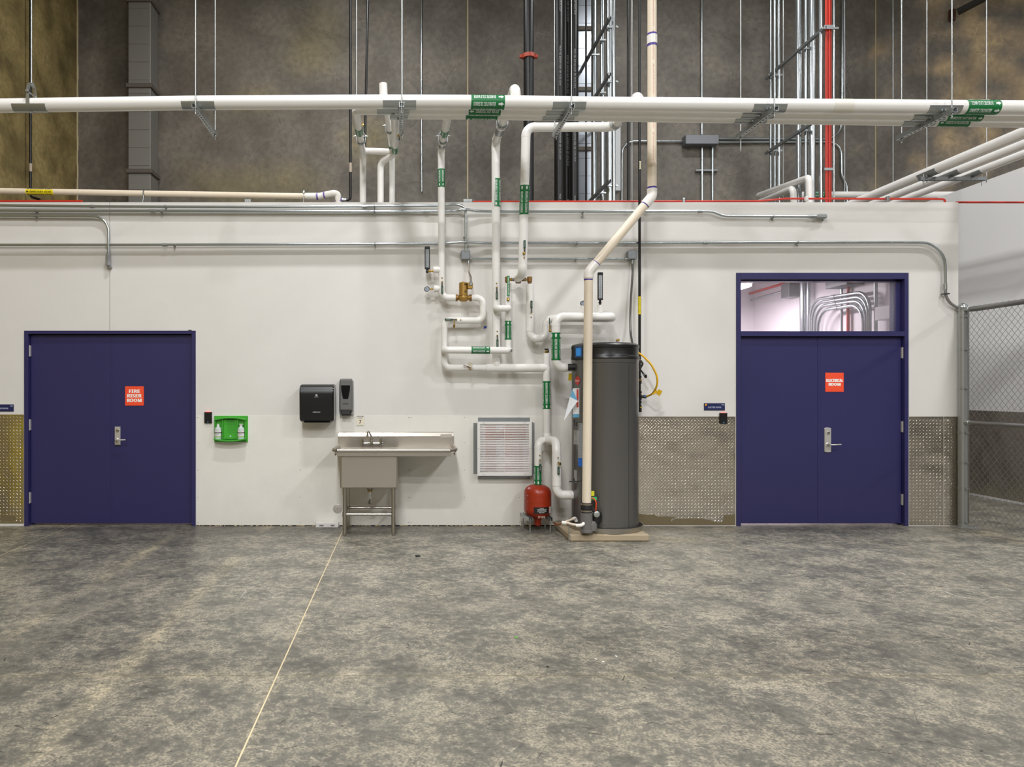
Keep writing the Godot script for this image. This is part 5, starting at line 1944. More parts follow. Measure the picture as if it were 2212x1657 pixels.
func thermometer(label, px, y0, y1, z, kind):
	var t = thing("thermometer", label, "thermometer", at(px, y1, z))
	var a = at(px - 5.6, y1, z + 0.015)
	var b = at(px + 5.6, y0, z + 0.015)
	var s = Shape.new()
	s.span(a.x, b.x, a.y, b.y, z - 0.008, z + 0.016, 0.005)
	s.span(a.x, b.x, b.y - 0.028, b.y + 0.002, z, z + 0.022, 0.005)
	s.span(a.x, b.x, a.y - 0.002, a.y + 0.015, z, z + 0.022, 0.004)
	add(t, "case", s, M.black)
	s = Shape.new()
	s.span(a.x + 0.009, b.x - 0.009, a.y + 0.016, b.y - 0.029, z + 0.0155, z + 0.018, 0.001)
	add(t, "scale", s, mat("9a9ea0", 0.4) if kind == 1 else mat("b9bcc0", 0.4))
	s = Shape.new()
	s.rod(Vector3((a.x + b.x) * 0.5, a.y + 0.02, z + 0.019), Vector3((a.x + b.x) * 0.5, b.y - 0.035, z + 0.019), 0.0035, 8)
	add(t, "glass_tube", s, M.gauge_face)
	s = Shape.new()
	var n = 14
	for k in n:
		var y = lerpf(a.y + 0.028, b.y - 0.04, float(k) / (n - 1))
		letters(s, str(40 + k * 10), 0.007, flatxf(Vector3(a.x + 0.0165, y, z + 0.0183)), bold, 0.010)
		letters(s, str(5 + k * 6), 0.007, flatxf(Vector3(b.x - 0.0165, y, z + 0.0183)), bold, 0.009)
	letters(s, "\u00b0F   \u00b0C", 0.008, flatxf(Vector3((a.x + b.x) * 0.5, b.y - 0.014, z + 0.0225)), bold, 0.036)
	add(t, "lettering", s, M.print_black)
	s = Shape.new()
	var q = Vector3((a.x + b.x) * 0.5, a.y, z)
	if kind == 1:
		s.tube([q + Vector3(0, 0.006, 0), q + Vector3(0, -0.02, 0.0)], 0.014, 12)
		s.lathe([Vector2(0, 0.016), Vector2(0.012, 0.014), Vector2(0.017, 0.006), Vector2(0.017, -0.012), Vector2(0, -0.016)], axes(Vector3.RIGHT, Vector3.BACK, Vector3.UP, q + Vector3(0, -0.026, 0.0)), 14)
		add(t, "swivel", s, M.black)
		s = Shape.new()
		var e = q + Vector3(0, -0.024, 0)
		s.rod(e + Vector3(0.012, 0, 0), e + Vector3(0.036, 0.004, 0), 0.011, 10)
		s.rod(e + Vector3(0.022, 0.002, 0), e + Vector3(0.036, 0.002, 0), 0.0155, 6)
		s.rod(e + Vector3(0.036, 0, 0), e + Vector3(0.075, 0.002, 0), 0.009, 10)
		s.rod(e + Vector3(0.056, 0.002, 0), e + Vector3(0.066, 0.002, 0), 0.014, 6)
		add(t, "brass_well", s, M.brass)
	else:
		s.tube([q + Vector3(0, 0.006, 0), q + Vector3(0, -0.055, 0.0)], 0.012, 12)
		s.rod(q + Vector3(0, -0.02, 0), q + Vector3(0, -0.032, 0), 0.017, 8)
		add(t, "swivel", s, M.black)
		s = Shape.new()
		s.rod(q + Vector3(0, -0.05, 0), q + Vector3(0, -0.09, 0), 0.013, 10)
		s.rod(q + Vector3(0, -0.055, 0), q + Vector3(0, -0.066, 0), 0.018, 6)
		add(t, "brass_well", s, M.brass)


func gauge(label, c, face, foot, r):
	var t = thing("pressure_gauge", label, "gauge", c - Vector3(0, r, 0))
	var s = Shape.new()
	s.lathe([Vector2(0.0, -0.014), Vector2(r * 0.95, -0.014), Vector2(r, -0.01), Vector2(r, 0.012), Vector2(r * 0.88, 0.014), Vector2(r * 0.86, 0.010)], yaxis(face, c), 24)
	add(t, "case", s, mat("4c5258", 0.3, 0.6))
	s = Shape.new()
	s.lathe([Vector2(r * 0.87, 0.0101), Vector2(0.0, 0.0101)], yaxis(face, c), 24)
	add(t, "dial", s, M.gauge_face)
	s = Shape.new()
	var xf = yaxis(face, c + face * 0.0112)
	for k in 9:
		var q = -0.75 * PI + 1.5 * PI * k / 8.0
		var d = (xf.basis.x * sin(q) + xf.basis.z * cos(q))
		s.rod(c + face * 0.0106 + d * r * 0.66, c + face * 0.0106 + d * r * 0.82, 0.0008, 5)
	s.rod(c + face * 0.012, c + face * 0.012 + (Vector3.LEFT + Vector3.UP).normalized() * r * 0.6, 0.0011, 6)
	add(t, "needle", s, M.print_black)
	s = Shape.new()
	var d2 = (foot - c).normalized()
	s.rod(c + d2 * r * 0.8, foot, 0.006, 10)
	for k in 3:
		var e = c.lerp(foot, 0.55 + 0.16 * k)
		s.rod(e - d2 * 0.003, e + d2 * 0.004, 0.0105, 8)
	add(t, "brass_stem", s, M.brass)


func heater():
	var zc = 0.45
	var cx = at(1306.5, 0, zc).x
	var R = 0.342
	var o = Vector3(cx, 0.0, zc)
	# concrete pad
	var pad = Shape.new()
	pad.span(1.63, 2.435, 0.0, 0.072, 0.06, 0.83, 0.012)
	tag(add(self, "equipment_pad", pad, M.pad), "low tan concrete pad under the water heater", "pad")
	var pan = thing("drain_pan", "shallow round metal pan between heater and concrete pad", "pan", o + Vector3(0, 0.072, 0))
	var s = Shape.new()
	s.lathe([Vector2(0.0, 0.076), Vector2(0.372, 0.076), Vector2(0.384, 0.124), Vector2(0.390, 0.126), Vector2(0.390, 0.118), Vector2(0.378, 0.072), Vector2(0.0, 0.072)], flatxf(o), 56)
	add(pan, "body", s, mat("a8a296", 0.35, 0.8))
	var h = thing("water_heater", "tall dark grey cylindrical water heater with a black top", "water heater", o + Vector3(0, 0.078, 0))
	s = Shape.new()
	var prof = [Vector2(0.0, 0.078), Vector2(R - 0.01, 0.078), Vector2(R, 0.09), Vector2(R, 1.80), Vector2(R + 0.004, 1.802), Vector2(R + 0.004, 1.842), Vector2(R, 1.845), Vector2(0.0, 1.85)]
	s.lathe(prof, flatxf(o), 72)
	add(h, "jacket", s, M.heater)
	s = Shape.new()
	for q in [0.62, 1.08, 2.3, -0.3]:
		s.box(o + Vector3(cos(q) * (R + 0.0006), 0.94, sin(q) * (R + 0.0006)), Vector3(0.0016, 1.70, 0.004), 0.0, Basis(Vector3.UP, -q))
	add(h, "jacket_seam", s, mat("3f3d3b", 0.4, 0.3))
	s = Shape.new()
	s.lathe([Vector2(R + 0.002, 1.838), Vector2(R + 0.008, 1.842), Vector2(R + 0.008, 1.868), Vector2(R + 0.002, 1.876), Vector2(R - 0.002, 1.89), Vector2(R - 0.002, 1.955), Vector2(R + 0.006, 1.96), Vector2(R + 0.006, 1.985), Vector2(R - 0.01, 2.0), Vector2(R - 0.06, 2.012), Vector2(0.0, 2.02)], flatxf(o), 72)
	add(h, "black_top", s, mat("1a1918", 0.32))
	# control face at the left, turned three quarters away
	var f = deg_to_rad(150.0)
	var fd = Vector3(cos(f), 0, sin(f))
	var fs = fd.cross(Vector3.UP)
	var fb = Basis(fs, Vector3.UP, fs.cross(Vector3.UP)).orthonormalized()
	var ctl = o + fd * (R + 0.002)
	s = Shape.new()
	s.box(ctl + Vector3(0, 1.915, 0), Vector3(0.24, 0.155, 0.05), 0.014, fb)
	var cp = add(h, "control_panel", s, mat("232221", 0.35))
	s = Shape.new()
	s.box(ctl + fd * 0.026 + Vector3(0, 1.915, 0), Vector3(0.105, 0.115, 0.006), 0.003, fb)
	add(cp, "screen_bezel", s, mat("1f4d80", 0.3))
	s = Shape.new()
	s.box(ctl + fd * 0.0295 + Vector3(0, 1.915, 0), Vector3(0.066, 0.078, 0.003), 0.001, fb)
	var sm = mat("2a86c8", 0.25)
	sm.emission_enabled = true
	sm.emission = Color(0.10, 0.38, 0.68)
	sm.emission_energy_multiplier = 0.35
	add(cp, "screen", s, sm)
	# red oval badge and small writing
	var bd = func(deg, y):
		var q = deg_to_rad(deg)
		var dd = Vector3(cos(q), 0, sin(q))
		var ss = Vector3.UP.cross(dd)
		return Transform3D(Basis(ss, Vector3.UP, dd), o + dd * (R + 0.001) + Vector3(0, y, 0))
	var xf = bd.call(158.0, 1.62)
	s = Shape.new()
	var ov = []
	for k in 24:
		ov.append(Vector2(cos(TAU * k / 24.0) * 0.04, sin(TAU * k / 24.0) * 0.045))
	s.prism(ov, 0.003, xf, 0.001)
	var lg = add(h, "oval_badge", s, mat("c43a36", 0.35))
	s = Shape.new()
	letters(s, "Rheem", 0.017, xf * Transform3D(Basis(), Vector3(0, 0, 0.0036)), bold, 0.064)
	add(lg, "lettering", s, M.print_white)
	# anode/outlet wrapped in black foam at the hot outlet
	s = Shape.new()
	s.tube(ats([[1227, 793.5, 0.49], [1240, 793, 0.50], [1252, 792.5, 0.50]]), 0.036, 16)
	add(h, "foam_wrap", s, mat("1b1a19", 0.55))
	s = Shape.new()
	s.tube(ats([[1226, 798, 0.515], [1236, 799, 0.535], [1247, 795, 0.535], [1248, 786, 0.52]]), 0.004, 8, 0.02)
	add(h, "zip_cord", s, M.black_gloss)
	# cold inlet nipple
	s = Shape.new()
	s.rod(at(1243, 1073, 0.52), at(1255, 1073, 0.5), 0.02, 12)
	s.rod(at(1247, 1073, 0.52), at(1250, 1073, 0.52), 0.026, 6)
	add(h, "inlet_nipple", s, M.brass_dull)
	# data plates on the left flank
	for q in [[163.0, 1.03, 0.15, 0.15, "b9b8b6"], [151.0, 1.0, 0.10, 0.36, "a9acb2"], [151.0, 0.775, 0.10, 0.085, "2f6fd0"], [165.0, 0.62, 0.09, 0.13, "b5b3ae"]]:
		s = Shape.new()
		s.box(Vector3.ZERO, Vector3(q[2] * 0.6, q[3], 0.0014))
		var x2 = bd.call(q[0], q[1])
		for i in s.v.size():
			s.v[i] = x2 * s.v[i]
			s.n[i] = x2.basis * s.n[i]
		var pl = add(h, "data_plate", s, mat(q[4], 0.45))
		if q[3] > 0.1:
			s = Shape.new()
			var nl = int(q[3] / 0.016)
			for k in nl:
				letters(s, ["WATER HEATER", "CAPACITY", "INPUT BTU/HR", "MAX PRESSURE 150 PSI"][k % 4], 0.007, x2 * Transform3D(Basis(), Vector3(0, q[3] * 0.5 - 0.012 - 0.016 * k, 0.0012)), sans, q[2] * 0.5)
			add(pl, "lettering", s, M.print_black)
	# paper tags hanging at the left
	var tg = thing("instruction_sheet", "white sheet with blue foot and red boxes hung on the heater", "paper", at(1245, 902, 0.80))
	s = Shape.new()
	var p0 = at(1237.5, 902, 0.74)
	var p1 = at(1251.5, 839, 0.74)
	s.span(p0.x, p1.x, p0.y, p1.y, 0.735, 0.7362, 0.0003)
	add(tg, "sheet", s, mat("dedede", 0.5))
	s = Shape.new()
	s.span(p0.x, p1.x, p0.y, p0.y + 0.036, 0.7363, 0.7368)
	add(tg, "blue_foot", s, mat("5f9fc0", 0.5))
	s = Shape.new()
	s.span(at(1245.5, 0, 0.74).x, at(1250, 0, 0.74).x, at(0, 866, 0.74).y, at(0, 841, 0.74).y, 0.7363, 0.7368)
	s.span(at(1245.5, 0, 0.74).x, at(1250, 0, 0.74).x, at(0, 880, 0.74).y, at(0, 868, 0.74).y, 0.7363, 0.7368)
	add(tg, "red_box", s, mat("c4483a", 0.5))
	var tw = thing("folded_leaflet", "twisted blue and white leaflet dangling left of the heater", "paper", at(1226, 908, 0.78))
	s = Shape.new()
	var a = at(1236.5, 841, 0.75)
	var b = at(1248, 866, 0.80)
	var c = at(1218, 909, 0.80)
	var d = at(1222, 893, 0.74)
	var e = at(1231, 857, 0.73)
	var up = Vector3(-0.3, 0.1, 0.95).normalized()
	s.tri(e, b, c, up, up, up)
	s.tri(e, c, d, up, up, up)
	for q in [[e, b], [b, c], [c, d], [d, e]]:
		s.quad(q[0], q[1], q[1] - up * 0.001, q[0] - up * 0.001, (q[1] - q[0]).cross(up))
	add(tw, "white_leaf", s, mat("d9dcdf", 0.5))
	s = Shape.new()
	s.tri(a, b, e, up, up, up)
	s.tri(c, d, c.lerp(e, 0.18), up, up, up)
	var f1 = c.lerp(b, 0.0)
	s.quad(a, b, b - up * 0.001, a - up * 0.001, (b - a).cross(up))
	add(tw, "blue_leaf", s, mat("5d9dbd", 0.5))
	var yt = thing("warning_tag", "yellow tag hanging under the heater outlet", "tag", at(1231, 823, 0.5))
	s = Shape.new()
	s.box(at(1231.5, 814.5, 0.52), Vector3(0.045, 0.075, 0.002), 0.0, Basis(Vector3.UP, 0.5) * Basis(Vector3.BACK, -0.08))
	add(yt, "tag_card", s, mat("b8a018", 0.5))
	s = Shape.new()
	s.rod(at(1236, 797, 0.53), at(1235, 807, 0.523), 0.002, 6)
	add(yt, "tie", s, M.black)
	# burner leads, regulator and clutter at the right foot of the vent
	var cl = thing("condensate_pump", "small black pump with a silver disc beside the vent foot", "pump", at(1290, 1128, 0.82))
	s = Shape.new()
	s.lathe([Vector2(0.0, 0.05), Vector2(0.045, 0.045), Vector2(0.055, 0.02), Vector2(0.055, -0.05), Vector2(0.03, -0.07), Vector2(0.0, -0.075)], flatxf(at(1288, 1116, 0.82)), 20)
	add(cl, "housing", s, M.black)
	s = Shape.new()
	s.lathe([Vector2(0.0, 0.012), Vector2(0.018, 0.012), Vector2(0.03, 0.006), Vector2(0.032, 0.0)], axes(Vector3.RIGHT, Vector3.BACK, Vector3.UP, at(1289, 1111, 0.872)), 20)
	add(cl, "disc", s, mat("a9aca8", 0.35, 0.6))
	s = Shape.new()
	s.box(at(1278.5, 1112, 0.83), Vector3(0.026, 0.05, 0.03), 0.004)
	add(cl, "valve_block", s, mat("8d9aa0", 0.35, 0.6))
	s = Shape.new()
	s.tube(ats([[1277, 1076, 0.82], [1284, 1077, 0.83], [1288, 1086, 0.84], [1287, 1104, 0.84]]), 0.0065, 10, 0.03)
	add(cl, "orange_hose", s, mat("e0491c", 0.35))
	var gt = thing("inspection_tag", "bright green and yellow tags tucked behind the vent foot", "tag", at(1283, 1082, 0.82))
	s = Shape.new()
	s.box(at(1283, 1077, 0.812), Vector3(0.055, 0.032, 0.002))
	add(gt, "green_tag", s, mat("2fc06a", 0.5))
	s = Shape.new()
	s.box(at(1280, 1066, 0.805), Vector3(0.035, 0.05, 0.002))
	add(gt, "yellow_tag", s, mat("d8d22a", 0.5))
	# black ring of cord round the left flank
	var cr = Shape.new()
	var pts = []
	for k in 17:
		var q = TAU * k / 16.0
		pts.append(at(1239.5, 1040.5, 0.62) + Vector3(cos(q) * 0.047, sin(q) * 0.004, sin(q) * 0.045))
	cr.tube(pts, 0.0045, 8, 0.0, false)
	cr.rod(at(1240, 1033, 0.62), at(1240, 1041, 0.62), 0.006, 8)
	tag(add(self, "cord_loop", cr, M.black), "ring of black cord at the left side of the heater", "cord")
	var wl = Shape.new()
	wl.tube(ats([[1241, 909, 0.76], [1240, 917, 0.765], [1243, 921, 0.77]]), 0.005, 8, 0.01)
	wl.tube(ats([[1246, 921, 0.76], [1244, 916, 0.765], [1248, 911, 0.77]]), 0.004, 8, 0.01)
	wl.box(at(1240.5, 909.5, 0.76), Vector3(0.014, 0.02, 0.014), 0.004)
	tag(add(self, "sensor_lead", wl, M.black), "small black sensor lead under the instruction sheet", "cable")
	# cream vent pipe standing in front
	var zv = 0.835
	var v = thing("flue_vent", "cream plastic vent pipe standing before the heater and offsetting up to the roof", "pipe", at(1265, 1106, zv))
	run(v, "pipe", [at(1267, 1090, zv), at(1271.5, 588, zv), at(1408.5, 424, zv), at(1408.5, -60, zv)], 0.0445, M.cpvc, 0.05, false, 24)
	s = Shape.new()
	s.tube([at(1271.2, 601, zv), at(1271.5, 588, zv), at(1287, 569.5, zv)], 0.0495, 22, 0.09)
	add(v, "elbow", s, M.pvc_white)
	s = Shape.new()
	s.tube([at(1393, 442.5, zv), at(1408.5, 424, zv), at(1408.5, 408, zv)], 0.0495, 22, 0.09)
	add(v, "elbow", s, M.pvc_white)
	s = Shape.new()
	s.rod(at(1408.5, 95.5, zv), at(1408.5, 77, zv), 0.0495, 22)
	add(v, "coupling", s, M.pvc_white)
	s = Shape.new()
	var dg = (at(1393, 442.5, zv) - at(1408.5, 424, zv)).normalized()
	for q in [[1271.1, 603, 1271, 606], [1408.5, 404, 1408.5, 408], [1408.5, 95.5, 1408.5, 100.5], [1408.5, 72.5, 1408.5, 77], [1287, 569.5, 1288.2, 568], [1393, 442.5, 1391.8, 444]]:
		s = Shape.new()
		s.tube([at(q[0], q[1], zv), at(q[2], q[3], zv)], 0.0457, 22)
		add(v, "primer_stain", s, M.purple)
	s = Shape.new()
	var py = at(1408.5, 250, zv)
	for k in 6:
		letters(s, "COEX CELLULAR CORE SCH 40 PVC DWV", 0.011, axes(Vector3.UP, Vector3.LEFT, B_(), Vector3(py.x, 3.95 + k * 0.34, zv)), sans, 0.3, 0.0452)
	add(v, "lettering", s, mat("d8795c", 0.6))
	s = Shape.new()
	s.lathe([Vector2(0.049, -0.052), Vector2(0.0575, -0.05), Vector2(0.0575, -0.03), Vector2(0.054, -0.028), Vector2(0.054, -0.012), Vector2(0.0575, -0.01), Vector2(0.0575, 0.03), Vector2(0.051, 0.052), Vector2(0.0445, 0.053)], flatxf(at(1266.8, 1097, zv)), 24)
	add(v, "rubber_coupling", s, M.rubber)
	s = Shape.new()
	for y in [1088.5, 1103.0]:
		s.lathe([Vector2(0.0578, -0.008), Vector2(0.0588, -0.008), Vector2(0.0588, 0.008), Vector2(0.0578, 0.008)], flatxf(at(1266.8, y, zv)), 24)
	add(v, "band_clamp", s, mat("b0a79c", 0.25, 1.0))
	s = Shape.new()
	s.lathe([Vector2(0.0, -0.105), Vector2(0.058, -0.105), Vector2(0.064, -0.1), Vector2(0.064, -0.075), Vector2(0.0605, -0.072), Vector2(0.0605, 0.095), Vector2(0.052, 0.1)], flatxf(at(1267, 1128, zv)), 24)
	s.rod(at(1270, 1134, zv), at(1279, 1134, zv), 0.05, 18)
	s.lathe([Vector2(0.05, -0.05), Vector2(0.05, 0.02), Vector2(0.042, 0.045), Vector2(0.0, 0.055)], flatxf(at(1279, 1135, zv)), 18)
	add(v, "vent_foot", s, M.grey_pvc)
	# condensate line in cream plastic at the floor
	var cd = thing("condensate_line", "cream plastic condensate line with white elbows at the heater foot", "pipe", at(1230, 1134, 0.8))
	s = Shape.new()
	s.tube(ats([[1222, 1129, 0.78], [1237, 1133, 0.85], [1252, 1135, 0.88], [1261, 1131, 0.87]]), 0.0125, 14, 0.03)
	s.tube(ats([[1219, 1128.5, 0.78], [1241, 1120, 0.62]]), 0.0125, 14)
	add(cd, "pipe", s, M.cpvc)
	s = Shape.new()
	s.tube(ats([[1214, 1129, 0.77], [1224, 1130, 0.79]]), 0.019, 14)
	s.tube(ats([[1245, 1135.5, 0.87], [1256, 1135, 0.89], [1262, 1130, 0.87]]), 0.017, 14, 0.03)
	s.tube(ats([[1238, 1121, 0.64], [1243, 1119, 0.61], [1245, 1127, 0.61]]), 0.017, 14, 0.02)
	add(cd, "elbow", s, M.pvc_white)
	s = Shape.new()
	s.tube(ats([[1195, 1128, 0.5], [1199, 1133, 0.62], [1208, 1133, 0.7], [1214, 1131, 0.76]]), 0.008, 10, 0.05)
	add(cd, "copper_tail", s, M.copper)
	s = Shape.new()
	s.rod(at(1229, 1136, 0.85), Vector3(at(1229, 1136, 0.85).x, 0.0, 0.85), 0.005, 8)
	s.rod(Vector3(at(1229, 1136, 0.85).x, 0.0, 0.85), Vector3(at(1229, 1136, 0.85).x, 0.004, 0.85), 0.018, 10)
	add(cd, "stand", s, M.galv)
	# ---- expansion tank on its struts
	var zt = 0.25
	var tx = at(1161.5, 0, zt).x
	var to = Vector3(tx, 0.0, zt)
	var tk = thing("expansion_tank", "red expansion tank standing on two steel struts", "tank", to + Vector3(0, 0.055, 0))
	s = Shape.new()
	s.lathe([Vector2(0.0, 0.055), Vector2(0.03, 0.055), Vector2(0.034, 0.062), Vector2(0.036, 0.11), Vector2(0.05, 0.135), Vector2(0.09, 0.15), Vector2(0.125, 0.175), Vector2(0.1445, 0.215), Vector2(0.146, 0.24), Vector2(0.146, 0.405), Vector2(0.141, 0.435), Vector2(0.122, 0.465), Vector2(0.085, 0.488), Vector2(0.04, 0.497), Vector2(0.0, 0.498)], flatxf(to), 48)
	add(tk, "shell", s, M.tank_red)
	s = Shape.new()
	for y in [0.385, 0.323, 0.32]:
		s.lathe([Vector2(0.1458, y - 0.0018), Vector2(0.1478, y), Vector2(0.1458, y + 0.0018)], flatxf(to), 48)
	add(tk, "weld_ridge", s, M.tank_red)
	var tb = func(deg, y):
		var q = deg_to_rad(deg)
		var dd = Vector3(cos(q), 0, sin(q))
		return Transform3D(Basis(Vector3.UP.cross(dd), Vector3.UP, dd), to + Vector3(0, y, 0))
	s = Shape.new()
	var cap = to
	s.shell(cap + Vector3(0, 0.205, 0), cap + Vector3(0, 0.272, 0), 0.1464, 0.0012, B_(), -0.46, 0.70, 12)
	var pl1 = add(tk, "rating_label", s, mat("201e1d", 0.4))
	s = Shape.new()
	for k in 5:
		letters(s, ["WARNING", "MAX WORKING PRESSURE 150 PSI", "FACTORY PRECHARGE 40 PSI", "DO NOT INSTALL OUTDOORS", "INSPECT YEARLY"][k], 0.007, tb.call(83.0, 0.262 - 0.0115 * k), bold, [0.045, 0.10, 0.09, 0.1, 0.06][k], 0.1482)
	add(pl1, "lettering", s, M.print_white)
	s = Shape.new()
	s.shell(cap + Vector3(0, 0.205, 0), cap + Vector3(0, 0.272, 0), 0.1464, 0.0012, B_(), 0.80, 1.22, 8)
	add(tk, "paper_label", s, mat("cfc7c2", 0.5))
	s = Shape.new()
	letters(s, "ZCWS", 0.021, tb.call(82.0, 0.165).translated_local(Vector3(0, 0, 0.0)), bold, 0.082, 0.127)
	add(tk, "lettering", s, mat("d9b9a8", 0.5))
	var st = thing("tank_stand", "pair of short steel struts on threaded legs under the red tank", "stand", to)
	for q in [-1.0, 1.0]:
		var sx = tx + q * 0.108
		var dx = 0.012 * -q
		strut(st, Vector3(sx - 0.045 * (1.0 if q < 0 else 0.25), 0.15, zt - 0.14), Vector3(sx, 0.15, zt + 0.17), M.galv, 0.041, 0.041)
		for zz in [-0.1, 0.15]:
			s = Shape.new()
			var lx = sx - (0.035 * (1.0 if q < 0 else 0.25) if zz < 0 else 0.0)
			s.rod(Vector3(lx, 0.0, zt + zz), Vector3(lx, 0.16, zt + zz), 0.006, 8)
			s.rod(Vector3(lx, 0.0, zt + zz), Vector3(lx, 0.05, zt + zz), 0.010, 10)
			add(st, "threaded_leg", s, M.galv)
	# ---- gas pipe and yellow connector
	var zg = 0.09
	var g = thing("gas_pipe", "thin black gas pipe running down the wall with a yellow NATURAL GAS label", "pipe", at(1381, 890, zg))
	var gx = at(1381.5, 0, zg).x
	s = Shape.new()
	s.rod(Vector3(gx, 9.9, zg), at(1381.5, 886, zg), 0.0142, 14)
	add(g, "pipe", s, M.iron)
	s = Shape.new()
	for q in [[812.0, 816.0, 0.019], [823.0, 829.0, 0.02], [845.0, 850.0, 0.021], [852.0, 864.0, 0.021], [866.0, 872.0, 0.019], [875.0, 890.0, 0.0205]]:
		s.rod(at(1382, q[0], zg), at(1382, q[1], zg), q[2], 14)
	s.rod(at(1382, 857, zg), at(1391, 857, zg), 0.017, 12)
	add(g, "fitting", s, M.iron)
	s = Shape.new()
	s.rod(at(1391, 857, zg), at(1396, 857, zg), 0.02, 8)
	add(g, "blue_nut", s, mat("4a6a8c", 0.35, 0.6))
	s = Shape.new()
	s.rod(at(1382, 819, zg), at(1382, 823, zg), 0.02, 12)
	s.box(at(1378, 831, zg + 0.02), Vector3(0.014, 0.055, 0.012), 0.003)
	s.rod(at(1379, 822, zg + 0.02), at(1382, 822, zg), 0.007, 8)
	add(g, "shutoff_valve", s, M.brass)
	marker(g, at(1381.5, 641, zg), at(1381.5, 679, zg), 0.0142, "NATURAL GAS", 1, 0.2, false, M.yellow, M.print_black)
	marker(g, at(1382, 349, zg), at(1382, 366, zg), 0.0142, "NATURAL GAS", 1, 0.2, false, mat("d8d3b0", 0.5), M.print_black)
	s = Shape.new()
	s.rod(at(1384, 879, zg + 0.016), at(1384, 881, zg + 0.016), 0.012, 8)
	add(g, "yellow_mark", s, M.yellow)
	var yh = thing("gas_connector", "yellow flexible gas hose arching right of the water heater", "hose", at(1410, 857, 0.2))
	s = Shape.new()
	s.tube(Shape.bent(ats([[1374, 760, 0.24], [1386, 766, 0.26], [1406, 786, 0.3], [1418, 808, 0.32], [1421, 826, 0.32], [1416, 842, 0.28], [1407, 853, 0.18], [1395, 857, 0.09]]), 0.25, 5), 0.0105, 14)
	add(yh, "hose", s, M.hose)
	s = Shape.new()
	s.box(at(1424, 848, 0.27), Vector3(0.055, 0.06, 0.003), 0.001, Basis(Vector3.BACK, -0.5) * Basis(Vector3.UP, 0.3))
	s.box(at(1415, 848, 0.29), Vector3(0.06, 0.022, 0.003), 0.001, Basis(Vector3.BACK, 0.75))
	add(yh, "tag_card", s, mat("d9ac14", 0.45))
	s = Shape.new()
	s.rod(at(1371, 757, 0.42), at(1375, 759, 0.26), 0.024, 12)
	add(yh, "white_collar", s, M.pvc_white)
	var wb = thing("cable_bundle", "coiled black cables hanging on the gas pipe beside the heater", "cable", at(1386, 818, 0.16))
	s = Shape.new()
	s.tube(Shape.bent(ats([[1372, 775, 0.3], [1384, 779, 0.22], [1389, 786, 0.18], [1385, 792, 0.15], [1381, 800, 0.13]]), 0.06, 5), 0.011, 10)
	add(wb, "grey_sleeve", s, mat("55534f", 0.5))
	s = Shape.new()
	for q in [[[1374, 772, 0.28], [1379, 785, 0.2], [1381, 795, 0.15], [1395, 812, 0.14]], [[1376, 775, 0.28], [1380, 788, 0.2], [1383, 798, 0.13], [1393, 815, 0.16]], [[1378, 790, 0.2], [1374, 800, 0.2], [1371, 812, 0.22], [1373, 816, 0.2], [1377, 803, 0.17]]]:
		s.tube(Shape.bent(ats(q), 0.05, 4), 0.0048, 8)
	s.box(at(1395, 813, 0.15), Vector3(0.024, 0.038, 0.024), 0.006)
	add(wb, "cable", s, M.black)
	# white cap on top
	var kt = Shape.new()
	kt.rod(at(1331, 736, 0.40), at(1337, 735, 0.40), 0.012, 10)
	kt.rod(at(1335, 735, 0.40), at(1337.5, 732, 0.40), 0.01, 8)
	tag(add(self, "relief_fitting", kt, M.brass), "small brass fitting on top of the water heater", "fitting")


func B_() -> Vector3:
	return Vector3.BACK


func straps(parent, list, z, r):
	for q in list:
		var c = at(q[0], q[1], z)
		var s = Shape.new()
		s.tube([c - Vector3(0.007, 0, 0), c + Vector3(0.007, 0, 0)] if q.size() < 3 else [c - Vector3(0, 0.007, 0), c + Vector3(0, 0.007, 0)], r + 0.003, 14)
		s.box(Vector3(c.x, c.y, z * 0.5) + Vector3(0, -r * 0.4, 0), Vector3(0.014, 0.014, z), 0.002)
		s.rod(c + Vector3(0, -r - 0.004, -0.01), c + Vector3(0.004, -r - 0.028, -0.012), 0.003, 6)
		s.rod(c + Vector3(0, -r - 0.014, -0.022), c + Vector3(0, -r - 0.014, 0.0), 0.007, 6)
		add(parent, "conduit_strap", s, M.galv_dull)


func coupling(parent, px, py, z, r):
	var c = at(px, py, z)
	var s = Shape.new()
	for q in [-0.016, 0.0, 0.016]:
		s.tube([c + Vector3(q - 0.0055, 0, 0), c + Vector3(q + 0.0055, 0, 0)], r + 0.004, 14)
	s.tube([c - Vector3(0.028, 0, 0), c + Vector3(0.028, 0, 0)], r + 0.0018, 14)
	add(parent, "coupling", s, M.galv)


